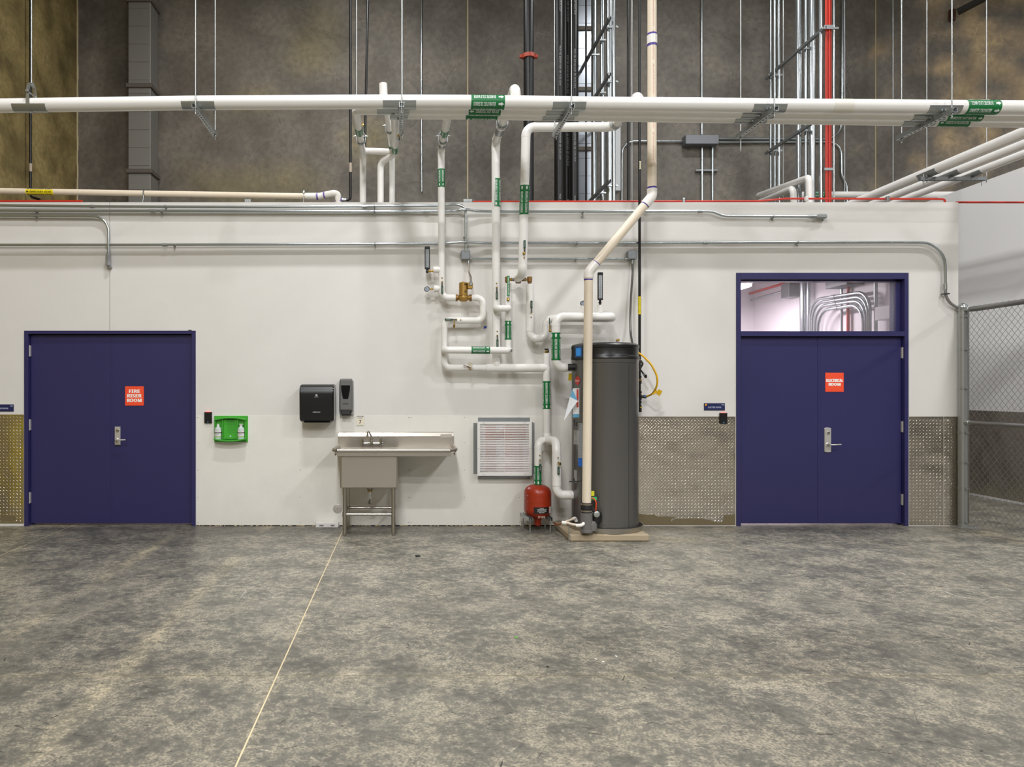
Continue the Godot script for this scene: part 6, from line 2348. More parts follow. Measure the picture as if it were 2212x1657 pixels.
func wall_conduits():
	var z = 0.045
	var r = 0.0148
	var a = thing("conduit", "uppermost conduit on the wall, bending down to the left junction box", "conduit", at(500, 447, z))
	var s = Shape.new()
	s.tube(ats([[-245, 441, z], [200, 446, z], [560, 447.5, z], [960, 444, z], [985, 441.5, z], [1006, 447, z + 0.02], [1006, 545, z + 0.02]]), r, 14, 0.14)
	add(a, "tube", s, M.emt)
	straps(a, [[357, 446], [809, 446]], z, r)
	coupling(a, 199, 446, z, r)
	coupling(a, 788, 447, z, r)
	straps(a, [[1004, 513, 1]], z + 0.02, r)
	var b = thing("conduit", "second conduit on the wall, offset downward near its capped right end", "conduit", at(900, 456, z))
	s = Shape.new()
	s.tube(ats([[-245, 453, z], [200, 456, z], [900, 457, z], [985, 456, z + 0.01], [1005, 452, z + 0.045], [1030, 456, z + 0.015], [1100, 457.5, z], [1512, 456.5, z], [1538, 456.5, z], [1564, 467, z], [1750, 468, z]]), r, 14, 0.25)
	add(b, "tube", s, M.emt)
	coupling(b, 330, 456, z, r)
	coupling(b, 920, 457, z, r)
	coupling(b, 1512, 456.5, z, r)
	straps(b, [[77, 455], [348, 456.5], [809, 457], [1259, 457.5], [1670, 468]], z, r)
	s = Shape.new()
	s.tube(ats([[1748, 468, z], [1766, 468, z]]), r + 0.004, 14)
	s.tube(ats([[1753, 468, z], [1757, 468, z]]), r + 0.008, 8)
	add(b, "connector", s, M.galv)
	s = Shape.new()
	s.span(at(1763, 0, z).x, at(1785, 0, z).x, at(0, 472.5, z).y, at(0, 463, z).y, 0.012, 0.075, 0.012)
	add(b, "conduit_body", s, mat("a9acab", 0.35, 0.6))
	for q in [[1668.0, 474.5, "washer screw on the wall below the second conduit strap"], [1778.0, 475.5, "washer screw on the wall below the capped conduit end"], [1257.0, 469.5, "washer screw on the wall left of the slanting vent pipe"]]:
		s = Shape.new()
		s.lathe([Vector2(0.0, 0.008), Vector2(0.006, 0.008), Vector2(0.006, 0.003), Vector2(0.0145, 0.003), Vector2(0.0145, 0.0)], axes(Vector3.RIGHT, Vector3.BACK, Vector3.UP, Vector3(wx(q[0]), wy(q[1]), 0.0)), 14)
		tag(add(self, "washer_screw", s, M.galv), q[2], "screw")
	var c = thing("conduit", "left conduit curving down to a grey elbow body above the left doors", "conduit", at(150, 470, z))
	s = Shape.new()
	s.tube(ats([[-245, 464.5, z], [100, 466.5, z], [234, 467.5, z], [234.5, 548, z]]), r, 14, 0.17)
	add(c, "tube", s, M.emt)
	straps(c, [[77, 466]], z, r)
	s = Shape.new()
	s.span(at(229.5, 0, z).x, at(239, 0, z).x, at(0, 576, z).y, at(0, 548, z).y, 0.022, 0.078, 0.014)
	s.rod(at(236, 574, 0.05), at(239.5, 578, 0.0), 0.018, 12)
	s.rod(at(234.5, 550, z), at(234.5, 544, z), r + 0.005, 12)
	add(c, "conduit_body", s, mat("a2a5a6", 0.35, 0.6))
	var d = thing("conduit", "long third conduit on the wall, running right and down to the fence rail", "conduit", at(1200, 527, z))
	s = Shape.new()
	s.tube(ats([[-245, 529, z], [300, 529, z], [800, 527, z], [960, 526, z], [1005, 523, z + 0.045], [1045, 525, z + 0.005], [1300, 525, z], [1640, 524, z], [1940, 523.5, z], [2041, 524.5, z], [2042, 629, z]]), r, 14, 0.28)
	add(d, "tube", s, M.emt)
	coupling(d, 356, 529, z, r)
	coupling(d, 944, 526.5, z, r)
	coupling(d, 1524, 524.5, z, r)
	straps(d, [[376, 529], [810, 527.5], [1246, 525], [1723, 524]], z, r)
	s = Shape.new()
	s.rod(at(2041.5, 613, z), at(2041.5, 626, z), r + 0.005, 12)
	add(d, "connector", s, M.galv)
	s = Shape.new()
	s.tube([at(2042, 620, z), at(2042.5, 650, z), Vector3(6.18, at(0, 671, z).y, 0.045), Vector3(6.215, at(0, 671.5, 0.1).y, 0.18), Vector3(6.215, at(0, 671.5, 0.1).y + 0.01, 1.4)], r, 14, 0.2)
	add(d, "fence_tail", s, mat("8b8886", 0.4, 0.6))
	s = Shape.new()
	s.box(at(2042, 635, z), Vector3(0.06, 0.014, 0.045), 0.003)
	for q in [-0.022, 0.022]:
		s.rod(at(2042, 635, z) + Vector3(q, 0.0, -0.03), at(2042, 635, z) + Vector3(q, 0.0, 0.03), 0.008, 6)
	add(d, "beam_clamp", s, mat("4c5052", 0.4, 0.6))
	var e = thing("conduit", "short level conduit joining the two octagonal junction boxes", "conduit", at(1190, 560, z))
	s = Shape.new()
	s.tube(ats([[1016, 559, z], [1354, 559.5, z]]), 0.0125, 12)
	add(e, "tube", s, M.emt)
	straps(e, [[1244, 559.5]], z, 0.0125)
	s = Shape.new()
	s.rod(at(1015, 559, z), at(1021, 559, z), 0.018, 10)
	s.rod(at(1349, 559.5, z), at(1355, 559.5, z), 0.018, 10)
	add(e, "connector", s, M.galv)
	for q in [[1005.5, 553.0, "octagonal grey junction box left of the cold drop"], [1365.5, 552.5, "octagonal grey junction box beside the black gas pipe"]]:
		var t = thing("junction_box", q[2], "box", at(q[0], 563, z))
		var c0 = Vector3(wx(q[0]) * 0.993, wy(q[1]), 0.0)
		s = Shape.new()
		var h = 0.051
		var k = 0.018
		var poly = [Vector2(-h, -h + k), Vector2(-h + k, -h), Vector2(h - k, -h), Vector2(h, -h + k), Vector2(h, h - k), Vector2(h - k, h), Vector2(-h + k, h), Vector2(-h, h - k)]
		s.prism(poly, 0.075, flatxf(c0), 0.006)
		add(t, "box", s, mat("8f9496", 0.4, 0.55))
		s = Shape.new()
		for y in [-0.028, -0.01, 0.01, 0.028]:
			s.lathe([Vector2(0.0, 0.0025), Vector2(0.004, 0.002), Vector2(0.006, 0.0)], axes(Vector3.RIGHT, Vector3.BACK, Vector3.UP, c0 + Vector3(0.0, y, 0.075)), 8)
		for sx in [-1.0, 1.0]:
			for sy in [-1.0, 1.0]:
				s.box(c0 + Vector3(sx * 0.043, sy * 0.043, 0.06), Vector3(0.02, 0.006, 0.03), 0.001, Basis(Vector3.BACK, sx * sy * -0.785))
		add(t, "cover_screws", s, M.galv)
	# flexible whips
	var f = thing("flexible_conduit", "short flexible conduit from the left junction box to the pump", "conduit", at(1014, 600, z))
	s = Shape.new()
	s.tube(Shape.bent(ats([[1012, 563, 0.05], [1012.5, 588, 0.06], [1017.5, 598, 0.14], [1017.5, 612, 0.2]]), 0.1, 6), 0.0085, 12)
	add(f, "whip", s, mat("9c948a", 0.35, 0.8))
	s = Shape.new()
	s.rod(at(1012, 563, 0.05), at(1012, 570, 0.052), 0.014, 10)
	add(f, "connector", s, M.galv)
	var g = thing("flexible_conduit", "long ribbed flexible conduit from the right junction box down to the heater", "conduit", at(1362, 735, z))
	var path = Shape.bent(ats([[1366, 564, 0.05], [1366.5, 590, 0.05], [1363, 640, 0.055], [1361, 690, 0.06], [1362, 720, 0.1], [1366, 742, 0.3]]), 0.6, 6)
	s = Shape.new()
	s.tube(path, 0.0105, 12)
	for i in path.size() - 1:
		var n = int(path[i].distance_to(path[i + 1]) / 0.012)
		for k in n:
			var c1 = path[i].lerp(path[i + 1], float(k) / n)
			var dd = (path[i + 1] - path[i]).normalized()
			s.tube([c1 - dd * 0.003, c1 + dd * 0.003], 0.0122, 10, 0.0, false)
	add(g, "whip", s, mat("6e6c68", 0.35, 0.75))
	s = Shape.new()
	s.rod(at(1366, 562, 0.05), at(1366, 570, 0.05), 0.016, 10)
	add(g, "connector", s, M.galv)


func sink():
	var t = thing("utility_sink", "stainless steel floor sink with a drainboard on its right", "sink", Vector3(-0.4, 0, 0.3))
	var zb = 0.045
	var x0 = wx(731)
	var x1 = 0.518
	var yt = wy(933)
	var yr = 0.905
	var zf = 0.665
	# backsplash: upright, with a folded top return
	var s = Shape.new()
	s.span(x0, x1, yr - 0.06, yt - 0.045, zb - 0.002, zb, 0.0)
	var th = 0.0015
	var poly = [[zb, yt - 0.045], [zb + 0.001, yt - 0.05], [0.004, yt], [0.003, yt - 0.004], [zb - 0.002, yt - 0.052]]
	s.quad(Vector3(x0, yt - 0.045, zb), Vector3(x1, yt - 0.045, zb), Vector3(x1, yt - 0.008, zb - 0.02), Vector3(x0, yt - 0.008, zb - 0.02), Vector3(0, 0.55, 0.84))
	s.quad(Vector3(x0, yt - 0.008, zb - 0.02), Vector3(x1, yt - 0.008, zb - 0.02), Vector3(x1, yt, 0.003), Vector3(x0, yt, 0.003), Vector3(0, 0.85, 0.5))
	s.quad(Vector3(x0, yr - 0.06, 0.003), Vector3(x1, yr - 0.06, 0.003), Vector3(x1, yt, 0.003), Vector3(x0, yt, 0.003), Vector3.FORWARD)
	for x in [x0, x1]:
		var nr = Vector3.LEFT if x == x0 else Vector3.RIGHT
		s.quad(Vector3(x, yr - 0.06, 0.003), Vector3(x, yr - 0.06, zb), Vector3(x, yt - 0.045, zb), Vector3(x, yt - 0.045, 0.003), nr)
		s.quad(Vector3(x, yt - 0.045, 0.003), Vector3(x, yt - 0.045, zb), Vector3(x, yt - 0.008, zb - 0.02), Vector3(x, yt, 0.003), nr)
	add(t, "backsplash", s, M.steel)
	# deck with rolled rims: drainboard at right, hole for the bowl at left
	var bx0 = -0.70
	var bx1 = -0.10
	var bz0 = 0.10
	var bz1 = 0.612
	s = Shape.new()
	var ydk = yr - 0.035
	s.span(bx1, x1 - 0.05, ydk - 0.003, ydk, zb, zf - 0.02)
	s.span(x0 + 0.02, bx0, ydk - 0.003, ydk, zb, zf - 0.02)
	s.span(bx0, bx1, ydk - 0.003, ydk, zb, bz0)
	s.span(bx0, bx1, ydk - 0.003, ydk, bz1, zf - 0.02)
	s.quad(Vector3(x1 - 0.05, ydk, zb), Vector3(x1 - 0.05, ydk, zf - 0.02), Vector3(x1 - 0.008, yr - 0.015, zf - 0.05), Vector3(x1, yr - 0.015, zb), Vector3(-0.4, 0.9, 0))
	add(t, "drainboard", s, M.steel)
	s = Shape.new()
	# front rim, left rim, right rim: a roll over a vertical apron
	var rr = 0.0165
	s.tube([Vector3(x0 + 0.05, yr - 0.005, zf - rr), Vector3(x1 - 0.075, yr - 0.005, zf - rr)], rr, 18)
	s.span(x0 + 0.045, x1 - 0.07, yr - 0.062, yr - 0.008, zf - 0.032, zf - 0.024, 0.002)
	s.span(x0 + 0.045, x1 - 0.07, yr - 0.066, yr - 0.058, zf - 0.06, zf - 0.024, 0.002)
	s.tube([Vector3(x0 + 0.004, yr - 0.005, zb + 0.01), Vector3(x0 + 0.004, yr - 0.005, zf - 0.05), Vector3(x0 + 0.05, yr - 0.005, zf - rr)], rr, 18, 0.04)
	s.span(x0 + 0.02, x0 + 0.028, yr - 0.062, yr - 0.008, zb, zf - 0.04, 0.002)
	s.tube([Vector3(x1 - 0.075, yr - 0.005, zf - rr), Vector3(x1 - 0.012, yr + 0.002, zf - 0.07), Vector3(x1 - 0.004, yr - 0.005, zb + 0.01)], rr, 18, 0.05)
	s.span(x1 - 0.028, x1 - 0.02, yr - 0.062, yr - 0.008, zb, zf - 0.1, 0.002)
	add(t, "rolled_rim", s, M.steel)
	# bowl
	s = Shape.new()
	var by = 0.503
	s.box(Vector3((bx0 + bx1) * 0.5, (by + yr - 0.07) * 0.5, bz1 - 0.001), Vector3(bx1 - bx0, yr - 0.07 - by, 0.002), 0.0)
	s = Shape.new()
	var cr = 0.022
	var ring = []
	for k in 4:
		var ctr = [Vector2(bx1 - cr, bz1 - cr), Vector2(bx0 + cr, bz1 - cr), Vector2(bx0 + cr, bz0 + cr), Vector2(bx1 - cr, bz0 + cr)][k]
		for j in 6:
			var q = PI * 0.5 * k + PI * 0.5 * j / 5.0
			ring.append([ctr, Vector2(cos(q), sin(q))])
	var m = ring.size()
	var levels = [[ydk, 0.0, 0.0], [by + cr, 0.0, 0.0], [by + cr * 0.5, cr * 0.134, 0.5], [by + cr * 0.134, cr * 0.5, 0.866], [by, cr, 1.0]]
	for inner in [0.0, 0.0025]:
		for l in levels.size() - 1:
			for i in m:
				var j = (i + 1) % m
				var P = func(w, lv):
					var v = w[0] + w[1] * (cr - lv[1] - inner)
					return Vector3(v.x, lv[0] + inner, v.y)
				var N = func(w, lv):
					var nn = Vector3(w[1].x * sqrt(1.0 - lv[2] * lv[2]), -lv[2], w[1].y * sqrt(1.0 - lv[2] * lv[2]))
					return nn if inner == 0.0 else -nn
				s.quad_s(P.call(ring[i], levels[l]), P.call(ring[j], levels[l]), P.call(ring[j], levels[l + 1]), P.call(ring[i], levels[l + 1]), N.call(ring[i], levels[l]), N.call(ring[j], levels[l]), N.call(ring[j], levels[l + 1]), N.call(ring[i], levels[l + 1]))
	for dy in [0.0, 0.0025]:
		s.span(bx0 + cr, bx1 - cr, by + dy, by + dy + 0.0005, bz0 + cr, bz1 - cr)
	add(t, "bowl", s, M.steel)
	s = Shape.new()
	s.tube([Vector3(bx0 + 0.01, yr - 0.078, bz1 + 0.001), Vector3(bx1 - 0.01, yr - 0.078, bz1 + 0.001)], 0.006, 10)
	add(t, "bowl_bead", s, M.steel)
	# drain
	var dc = Vector3((bx0 + bx1) * 0.5 - 0.0, by, 0.36)
	s = Shape.new()
	s.lathe([Vector2(0.0, -0.075), Vector2(0.02, -0.075), Vector2(0.024, -0.05), Vector2(0.04, -0.035), Vector2(0.048, -0.012), Vector2(0.055, -0.008), Vector2(0.055, 0.001)], flatxf(dc), 22)
	add(t, "basket_drain", s, M.steel_tube)
	s = Shape.new()
	s.rod(dc - Vector3(0, 0.055, 0), dc - Vector3(0, 0.068, 0), 0.029, 8)
	add(t, "drain_nut", s, M.brass)
	s = Shape.new()
	s.tube([dc - Vector3(0, 0.07, 0), dc - Vector3(0, 0.16, 0), dc - Vector3(0.005, 0.185, -0.03)], 0.018, 14, 0.03)
	add(t, "tail_pipe", s, M.chrome)
	# legs with adjustable feet, and stretchers
	for q in [[-0.655, 0.55], [-0.148, 0.55], [-0.655, 0.13], [-0.148, 0.13]]:
		s = Shape.new()
		s.rod(Vector3(q[0], 0.43, q[1]), Vector3(q[0], by + 0.002, q[1]), 0.0235, 18)
		s.rod(Vector3(q[0], 0.035, q[1]), Vector3(q[0], 0.432, q[1]), 0.0205, 18)
		s.rod(Vector3(q[0], 0.20, q[1]), Vector3(q[0], 0.25, q[1]), 0.0245, 18)
		add(t, "leg", s, M.steel_tube)
		s = Shape.new()
		s.lathe([Vector2(0.0, 0.0), Vector2(0.012, 0.0), Vector2(0.0145, 0.01), Vector2(0.0145, 0.04)], flatxf(Vector3(q[0], 0.0, q[1])), 14)
		add(t, "foot", s, M.steel_tube)
	for q in [[Vector3(-0.655, 0.225, 0.55), Vector3(-0.148, 0.225, 0.55)], [Vector3(-0.655, 0.225, 0.13), Vector3(-0.148, 0.225, 0.13)], [Vector3(-0.655, 0.225, 0.13), Vector3(-0.655, 0.225, 0.55)], [Vector3(-0.148, 0.225, 0.13), Vector3(-0.148, 0.225, 0.55)]]:
		s = Shape.new()
		s.rod(q[0], q[1], 0.0125, 14)
		var d = (q[1] - q[0]).normalized()
		s.rod(q[0] + d * 0.02, q[0] + d * 0.06, 0.0165, 14)
		s.rod(q[1] - d * 0.02, q[1] - d * 0.06, 0.0165, 14)
		add(t, "stretcher", s, M.steel_tube)
	# sticker and oval plates on the splash
	s = Shape.new()
	s.span(wx(951), wx(975.5), wy(945.5), wy(937.8), 0.028, 0.034)
	# faucet
	var f = thing("wall_faucet", "chrome two-handled faucet on the sink backsplash", "faucet", at(802, 962, 0.1))
	var yy = at(0, 957.5, 0.1).y
	var fx = at(802.5, 0, 0.1).x
	s = Shape.new()
	var xl = at(783, 0, 0.1).x
	var xr = at(822.5, 0, 0.1).x
	s.rod(Vector3(xl, yy, 0.1), Vector3(xr, yy, 0.1), 0.0095, 14)
	s.lathe([Vector2(0.0, -0.02), Vector2(0.018, -0.018), Vector2(0.02, 0.0), Vector2(0.016, 0.02), Vector2(0.013, 0.034), Vector2(0.0, 0.036)], flatxf(Vector3(fx, yy, 0.1)), 18)
	add(f, "bridge_body", s, M.chrome)
	for x in [xl, xr]:
		s = Shape.new()
		s.rod(Vector3(x, yy - 0.004, zb), Vector3(x, yy - 0.004, 0.1), 0.014, 14)
		s.lathe([Vector2(0.027, 0.0), Vector2(0.027, 0.006), Vector2(0.018, 0.012)], axes(Vector3.RIGHT, Vector3.BACK, Vector3.UP, Vector3(x, yy - 0.004, zb)), 18)
		s.lathe([Vector2(0.0, -0.022), Vector2(0.017, -0.02), Vector2(0.019, -0.004), Vector2(0.015, 0.01), Vector2(0.016, 0.022), Vector2(0.011, 0.034), Vector2(0.012, 0.046), Vector2(0.0, 0.05)], flatxf(Vector3(x, yy, 0.1)), 18)
		add(f, "valve_body", s, M.chrome)
		s = Shape.new()
		var dr = -1.0 if x == xl else 1.0
		s.box(Vector3(x + dr * 0.026, yy + 0.055, 0.105), Vector3(0.068, 0.009, 0.017), 0.003)
		s.lathe([Vector2(0.0, 0.014), Vector2(0.011, 0.012), Vector2(0.013, 0.0)], flatxf(Vector3(x, yy + 0.046, 0.1)), 14)
		add(f, "lever_handle", s, M.chrome)
	s = Shape.new()
	s.rod(Vector3(fx, yy + 0.03, 0.1), Vector3(fx, yy + 0.062, 0.1), 0.0125, 14)
	s.tube([Vector3(fx, yy + 0.05, 0.1), Vector3(fx - 0.002, yy + 0.085, 0.13), Vector3(fx - 0.025, yy + 0.14, 0.22), Vector3(fx - 0.035, yy + 0.142, 0.245), Vector3(fx - 0.036, yy + 0.09, 0.25)], 0.0085, 14, 0.022)
	s.rod(Vector3(fx - 0.036, yy + 0.105, 0.25), Vector3(fx - 0.036, yy + 0.082, 0.25), 0.0115, 14)
	add(f, "spout", s, M.chrome)
	# sticker on the splash
	var k = Shape.new()
	k.box(Vector3((wx(951) + wx(975)) * 0.5, yt - 0.042, zb + 0.002), Vector3(0.125, 0.036, 0.001))
	add(t, "maker_sticker", k, mat("c4beb2", 0.4, 0.3))


func rounded(w, h, r, n = 6) -> Array:
	var out = []
	for k in 4:
		var c = [Vector2(w - r, h - r), Vector2(-w + r, h - r), Vector2(-w + r, -h + r), Vector2(w - r, -h + r)][k]
		for j in n + 1:
			var q = PI * 0.5 * k + PI * 0.5 * j / n
			out.append(c + Vector2(cos(q), sin(q)) * r)
	return out


func wall_items():
	var X = Vector3.RIGHT
	var Y = Vector3.UP
	var Z = Vector3.BACK
	# ---- paper towel dispenser: side profile swept across
	var zt = 0.235
	var p = thing("towel_dispenser", "large black paper towel dispenser left of the soap dispenser", "dispenser", Vector3(wx(683), wy(913), 0.1))
	var xa = at(648.0, 0, zt).x + 0.004
	var xb = at(717.5, 0, zt).x + 0.004
	var yt = at(0, 830, 0.11).y
	var yb = at(0, 911.5, 0.2).y
	var prof = [Vector2(0.0, yb + 0.02), Vector2(0.12, yb + 0.012), Vector2(0.19, yb + 0.004), Vector2(0.212, yb + 0.014), Vector2(0.222, yb + 0.05)]
	for i in 8:
		var q = PI * 0.5 * i / 7.0
		prof.append(Vector2(0.235 - 0.085 + 0.085 * cos(q), yt - 0.11 + 0.107 * sin(q)))
	prof.append(Vector2(0.0, yt))
	var s = Shape.new()
	# local x = world z, local y = world y, extruded along world x
	s.prism(prof, xb - xa, axes(Z, Y, X, Vector3(xa, 0, 0)), 0.0, true)
	add(p, "cover", s, M.black)
	s = Shape.new()
	var side = []
	for v in prof:
		side.append(Vector2(lerpf(v.x, 0.1, 0.08), lerpf(v.y, (yt + yb) * 0.5, 0.04)))
	s.prism(side, 0.012, axes(Z, Y, X, Vector3(xb, 0, 0)), 0.004, true)
	s.prism(side, 0.012, axes(Z, Y, -X, Vector3(xa, 0, 0)), 0.004, true)
	add(p, "side_cheek", s, M.black_gloss)
	s = Shape.new()
	s.span(xa + 0.035, xb - 0.03, yb - 0.008, yb + 0.006, 0.08, 0.2, 0.003)
	add(p, "tear_bar", s, M.black_gloss)
	s = Shape.new()
	var lx = (xa + xb) * 0.5
	letters(s, "enMotion", 0.0105, flatxf(Vector3(lx, at(0, 890, 0.22).y, 0.2335)), bold, 0.082)
	letters(s, "Georgia-Pacific", 0.0055, flatxf(Vector3(lx, at(0, 857.6, 0.22).y, 0.2365)), bold, 0.044)
	s.lathe([Vector2(0.0, 0.0004), Vector2(0.0115, 0.0004)], axes(X, Z, Y, Vector3(lx, at(0, 854, 0.22).y, 0.2365)), 20)
	add(p, "lettering", s, mat("c8c8c8", 0.5))
	s = Shape.new()
	letters(s, "GP", 0.009, flatxf(Vector3(lx, at(0, 854, 0.22).y, 0.2375)), bold, 0.013)
	add(p, "emblem_mark", s, M.black)
	# ---- soap dispenser
	var d = thing("soap_dispenser", "narrow grey soap dispenser with a black push bar", "dispenser", Vector3(wx(748), wy(897), 0.06))
	var zs = 0.115
	var sx = at(747.0, 0, zs).x
	var y0 = at(0, 887, zs).y
	var y1 = at(0, 818, zs).y
	s = Shape.new()
	var ypm = (y0 + y1) * 0.5
	s.prism([Vector2(-0.0755, y0 - ypm - 0.005), Vector2(0.0755, y0 - ypm - 0.005), Vector2(0.0755, 0.08), Vector2(0.071, y1 - ypm - 0.02), Vector2(0.058, y1 - ypm), Vector2(-0.058, y1 - ypm), Vector2(-0.071, y1 - ypm - 0.02), Vector2(-0.0755, 0.08)], zs - 0.005, flatxf(Vector3(sx, ypm, 0.005)), 0.018)
	add(d, "cover", s, mat("6b6b69", 0.3))
	s = Shape.new()
	s.span(sx - 0.076, sx + 0.079, y0 - 0.05, y1 - 0.02, 0.0, 0.03, 0.006)
	s.span(sx + 0.055, sx + 0.0765, y0 - 0.046, y0 + 0.02, 0.0, 0.07, 0.006)
	s.span(sx - 0.0765, sx - 0.055, y0 - 0.046, y0 + 0.0, 0.0, 0.06, 0.006)
	add(d, "backplate", s, mat("a9a9a4", 0.4))
	s = Shape.new()
	var wc = at(746.5, 847, zs)
	s.prism([Vector2(-0.05, 0.075), Vector2(0.05, 0.075), Vector2(0.048, 0.02), Vector2(0.03, -0.07), Vector2(0.026, -0.076), Vector2(-0.026, -0.076), Vector2(-0.03, -0.07), Vector2(-0.048, 0.02)], 0.006, flatxf(Vector3(wc.x, wc.y, zs - 0.002)), 0.004)
	add(d, "window", s, M.black_gloss)
	s = Shape.new()
	var pb = Vector3(sx, y0 - 0.02, 0)
	s.span(pb.x - 0.052, pb.x + 0.05, pb.y - 0.026, pb.y + 0.028, 0.02, 0.105, 0.008)
	add(d, "push_bar", s, mat("3a3a3c", 0.3))
	s = Shape.new()
	s.span(pb.x - 0.05, pb.x + 0.05, pb.y - 0.036, pb.y - 0.02, 0.02, 0.09, 0.004)
	s.span(pb.x - 0.058, pb.x + 0.058, pb.y + 0.026, pb.y + 0.036, 0.02, 0.1, 0.003)
	add(d, "nozzle_housing", s, M.black_gloss)
	s = Shape.new()
	letters(s, "GOJO", 0.0165, flatxf(Vector3(sx - 0.002, at(0, 872.5, zs).y, zs + 0.0008)), bold, 0.06, 0.0, true)
	add(d, "lettering", s, M.print_black)
	# ---- numbered card
	var c = thing("number_card", "small cream card with a black 7 below the soap dispenser", "sign", Vector3(wx(778), wy(921), 0.003))
	s = Shape.new()
	s.span(wx(768.5), wx(787.5), wy(922), wy(897.5), 0.0024, 0.0034)
	add(c, "film", s, mat("d9d6cc", 0.3))
	s = Shape.new()
	s.prism(rounded(0.0415, 0.0365, 0.006), 0.0006, flatxf(Vector3(wx(778.2), wy(911), 0.0034)))
	add(c, "card", s, mat("e6dcc6", 0.5))
	s = Shape.new()
	letters(s, "7", 0.038, flatxf(Vector3(wx(778), wy(911), 0.0043)), bold, 0.0, 0.0, true)
	letters(s, "ECOLAB", 0.0135, flatxf(Vector3(wx(778), wy(899.6), 0.0037)), bold, 0.07, 0.0, true)
	letters(s, "STATION", 0.008, flatxf(Vector3(wx(778), wy(903.2), 0.0043)), bold, 0.05)
	letters(s, "1-800-352-5326", 0.006, flatxf(Vector3(wx(778), wy(918.8), 0.0037)), bold, 0.066)
	add(c, "lettering", s, M.print_black)
	# ---- eyewash station
	var w = thing("eyewash_station", "bright green eyewash wall station with two bottle bays", "eyewash station", Vector3(wx(499.5), wy(955), 0.03))
	var ex0 = wx(463.5)
	var ex1 = wx(536)
	var ey0 = wy(954.5)
	var ey1 = wy(898)
	var em = mat("46a636", 0.32)
	s = Shape.new()
	s.prism(rounded((ex1 - ex0) * 0.5, (ey1 - ey0) * 0.5, 0.006), 0.02, flatxf(Vector3((ex0 + ex1) * 0.5, (ey0 + ey1) * 0.5, 0.0)), 0.004)
	add(w, "backboard", s, em)
	s = Shape.new()
	var mx = (ex0 + ex1) * 0.5
	var top = []
	var bot = []
	for i in 13:
		var u = -1.0 + 2.0 * i / 12.0
		top.append(Vector2(u * 0.175, ey1 - 0.012 - 0.022 * u * u))
		bot.append(Vector2(u * 0.175, ey0 + 0.008 + 0.022 * u * u))
	var arch = top.duplicate()
	for i in 13:
		arch.append(top[12 - i] - Vector2(0, 0.018))
	s.prism(arch, 0.05, flatxf(Vector3(mx, 0, 0.015)), 0.004)
	arch = bot.duplicate()
	for i in 13:
		arch.append(bot[12 - i] + Vector2(0, 0.016))
	s.prism(arch, 0.085, flatxf(Vector3(mx, 0, 0.015)), 0.004)
	for q in [[-0.175, -0.163], [-0.092, -0.078], [0.074, 0.088], [0.158, 0.172]]:
		s.span(mx + q[0], mx + q[1], ey0 + 0.03, ey1 - 0.035, 0.015, 0.05, 0.004)
	s.span(mx - 0.078, mx + 0.074, ey0 + 0.032, ey1 - 0.04, 0.015, 0.034, 0.003)
	add(w, "moulded_frame", s, em)
	s = Shape.new()
	letters(s, "Eyesaline", 0.0135, flatxf(Vector3(mx - 0.002, wy(906.6), 0.0346)), bold, 0.07, 0.0, true)
	letters(s, "Wall Station", 0.0125, flatxf(Vector3(mx, wy(909.4), 0.0346)), bold, 0.095, 0.0, true)
	var lines = ["EMERGENCY EYEWASH", "To flush eyes: remove bottle", "tear off cap and hold over eye", "Squeeze to flush for 15 minutes", "Call a physician at once", "Keep flushing on the way", "Use the second bottle as needed", "Replace after use", "Check the date monthly", "Do not reuse", "For eyes and skin"]
	for i in lines.size():
		letters(s, lines[i], 0.0052, flatxf(Vector3(mx + 0.008, wy(913.2 + i * 2.15), 0.0346)), sans, 0.035 + 0.0022 * lines[i].length())
	s.span(mx - 0.07, mx + 0.066, wy(911.0), wy(910.7), 0.0342, 0.0346)
	letters(s, "NO. 32-000462", 0.005, flatxf(Vector3(mx - 0.045, wy(946), 0.0346)), bold, 0.03)
	letters(s, "LOT 2", 0.006, flatxf(Vector3(mx + 0.05, wy(946.5), 0.0346)), bold, 0.02)
	add(w, "lettering", s, mat("124a18", 0.5))
	s = Shape.new()
	for k in 3:
		s.box(Vector3(mx - 0.002, wy(942), 0.0348), Vector3(0.0035, 0.02, 0.0008), 0.0, Basis(Z, k * PI / 3.0))
		s.box(Vector3(mx - 0.002, wy(942), 0.0348), Vector3(0.012, 0.012, 0.0006), 0.0, Basis(Z, k * PI / 6.0))
	add(w, "medical_star", s, mat("c9d6e6", 0.4))
	for q in [[-0.132, "left white bottle strapped in the green eyewash station", 0], [0.122, "right white bottle strapped in the green eyewash station", 1]]:
		var bx = mx + q[0]
		var by = ey0 + 0.028
		var bo = Vector3(bx, by, 0.062)
		var b = thing("eyewash_bottle", q[1], "bottle", bo, "eyewash bottles")
		s = Shape.new()
		s.lathe([Vector2(0.0, 0.0), Vector2(0.031, 0.001), Vector2(0.0355, 0.008), Vector2(0.0365, 0.02), Vector2(0.0365, 0.118), Vector2(0.034, 0.13), Vector2(0.024, 0.138), Vector2(0.015, 0.142), Vector2(0.014, 0.15)], flatxf(bo), 26)
		add(b, "body", s, mat("c4d2cf", 0.22))
		s = Shape.new()
		if q[2] == 0:
			s.lathe([Vector2(0.016, 0.143), Vector2(0.016, 0.158), Vector2(0.011, 0.16), Vector2(0.0115, 0.175), Vector2(0.0, 0.177)], flatxf(bo), 18)
		else:
			s.lathe([Vector2(0.017, 0.143), Vector2(0.0155, 0.16), Vector2(0.011, 0.162), Vector2(0.022, 0.168), Vector2(0.024, 0.176), Vector2(0.0, 0.177)], flatxf(bo), 18)
		add(b, "cap", s, M.white_paint)
		s = Shape.new()
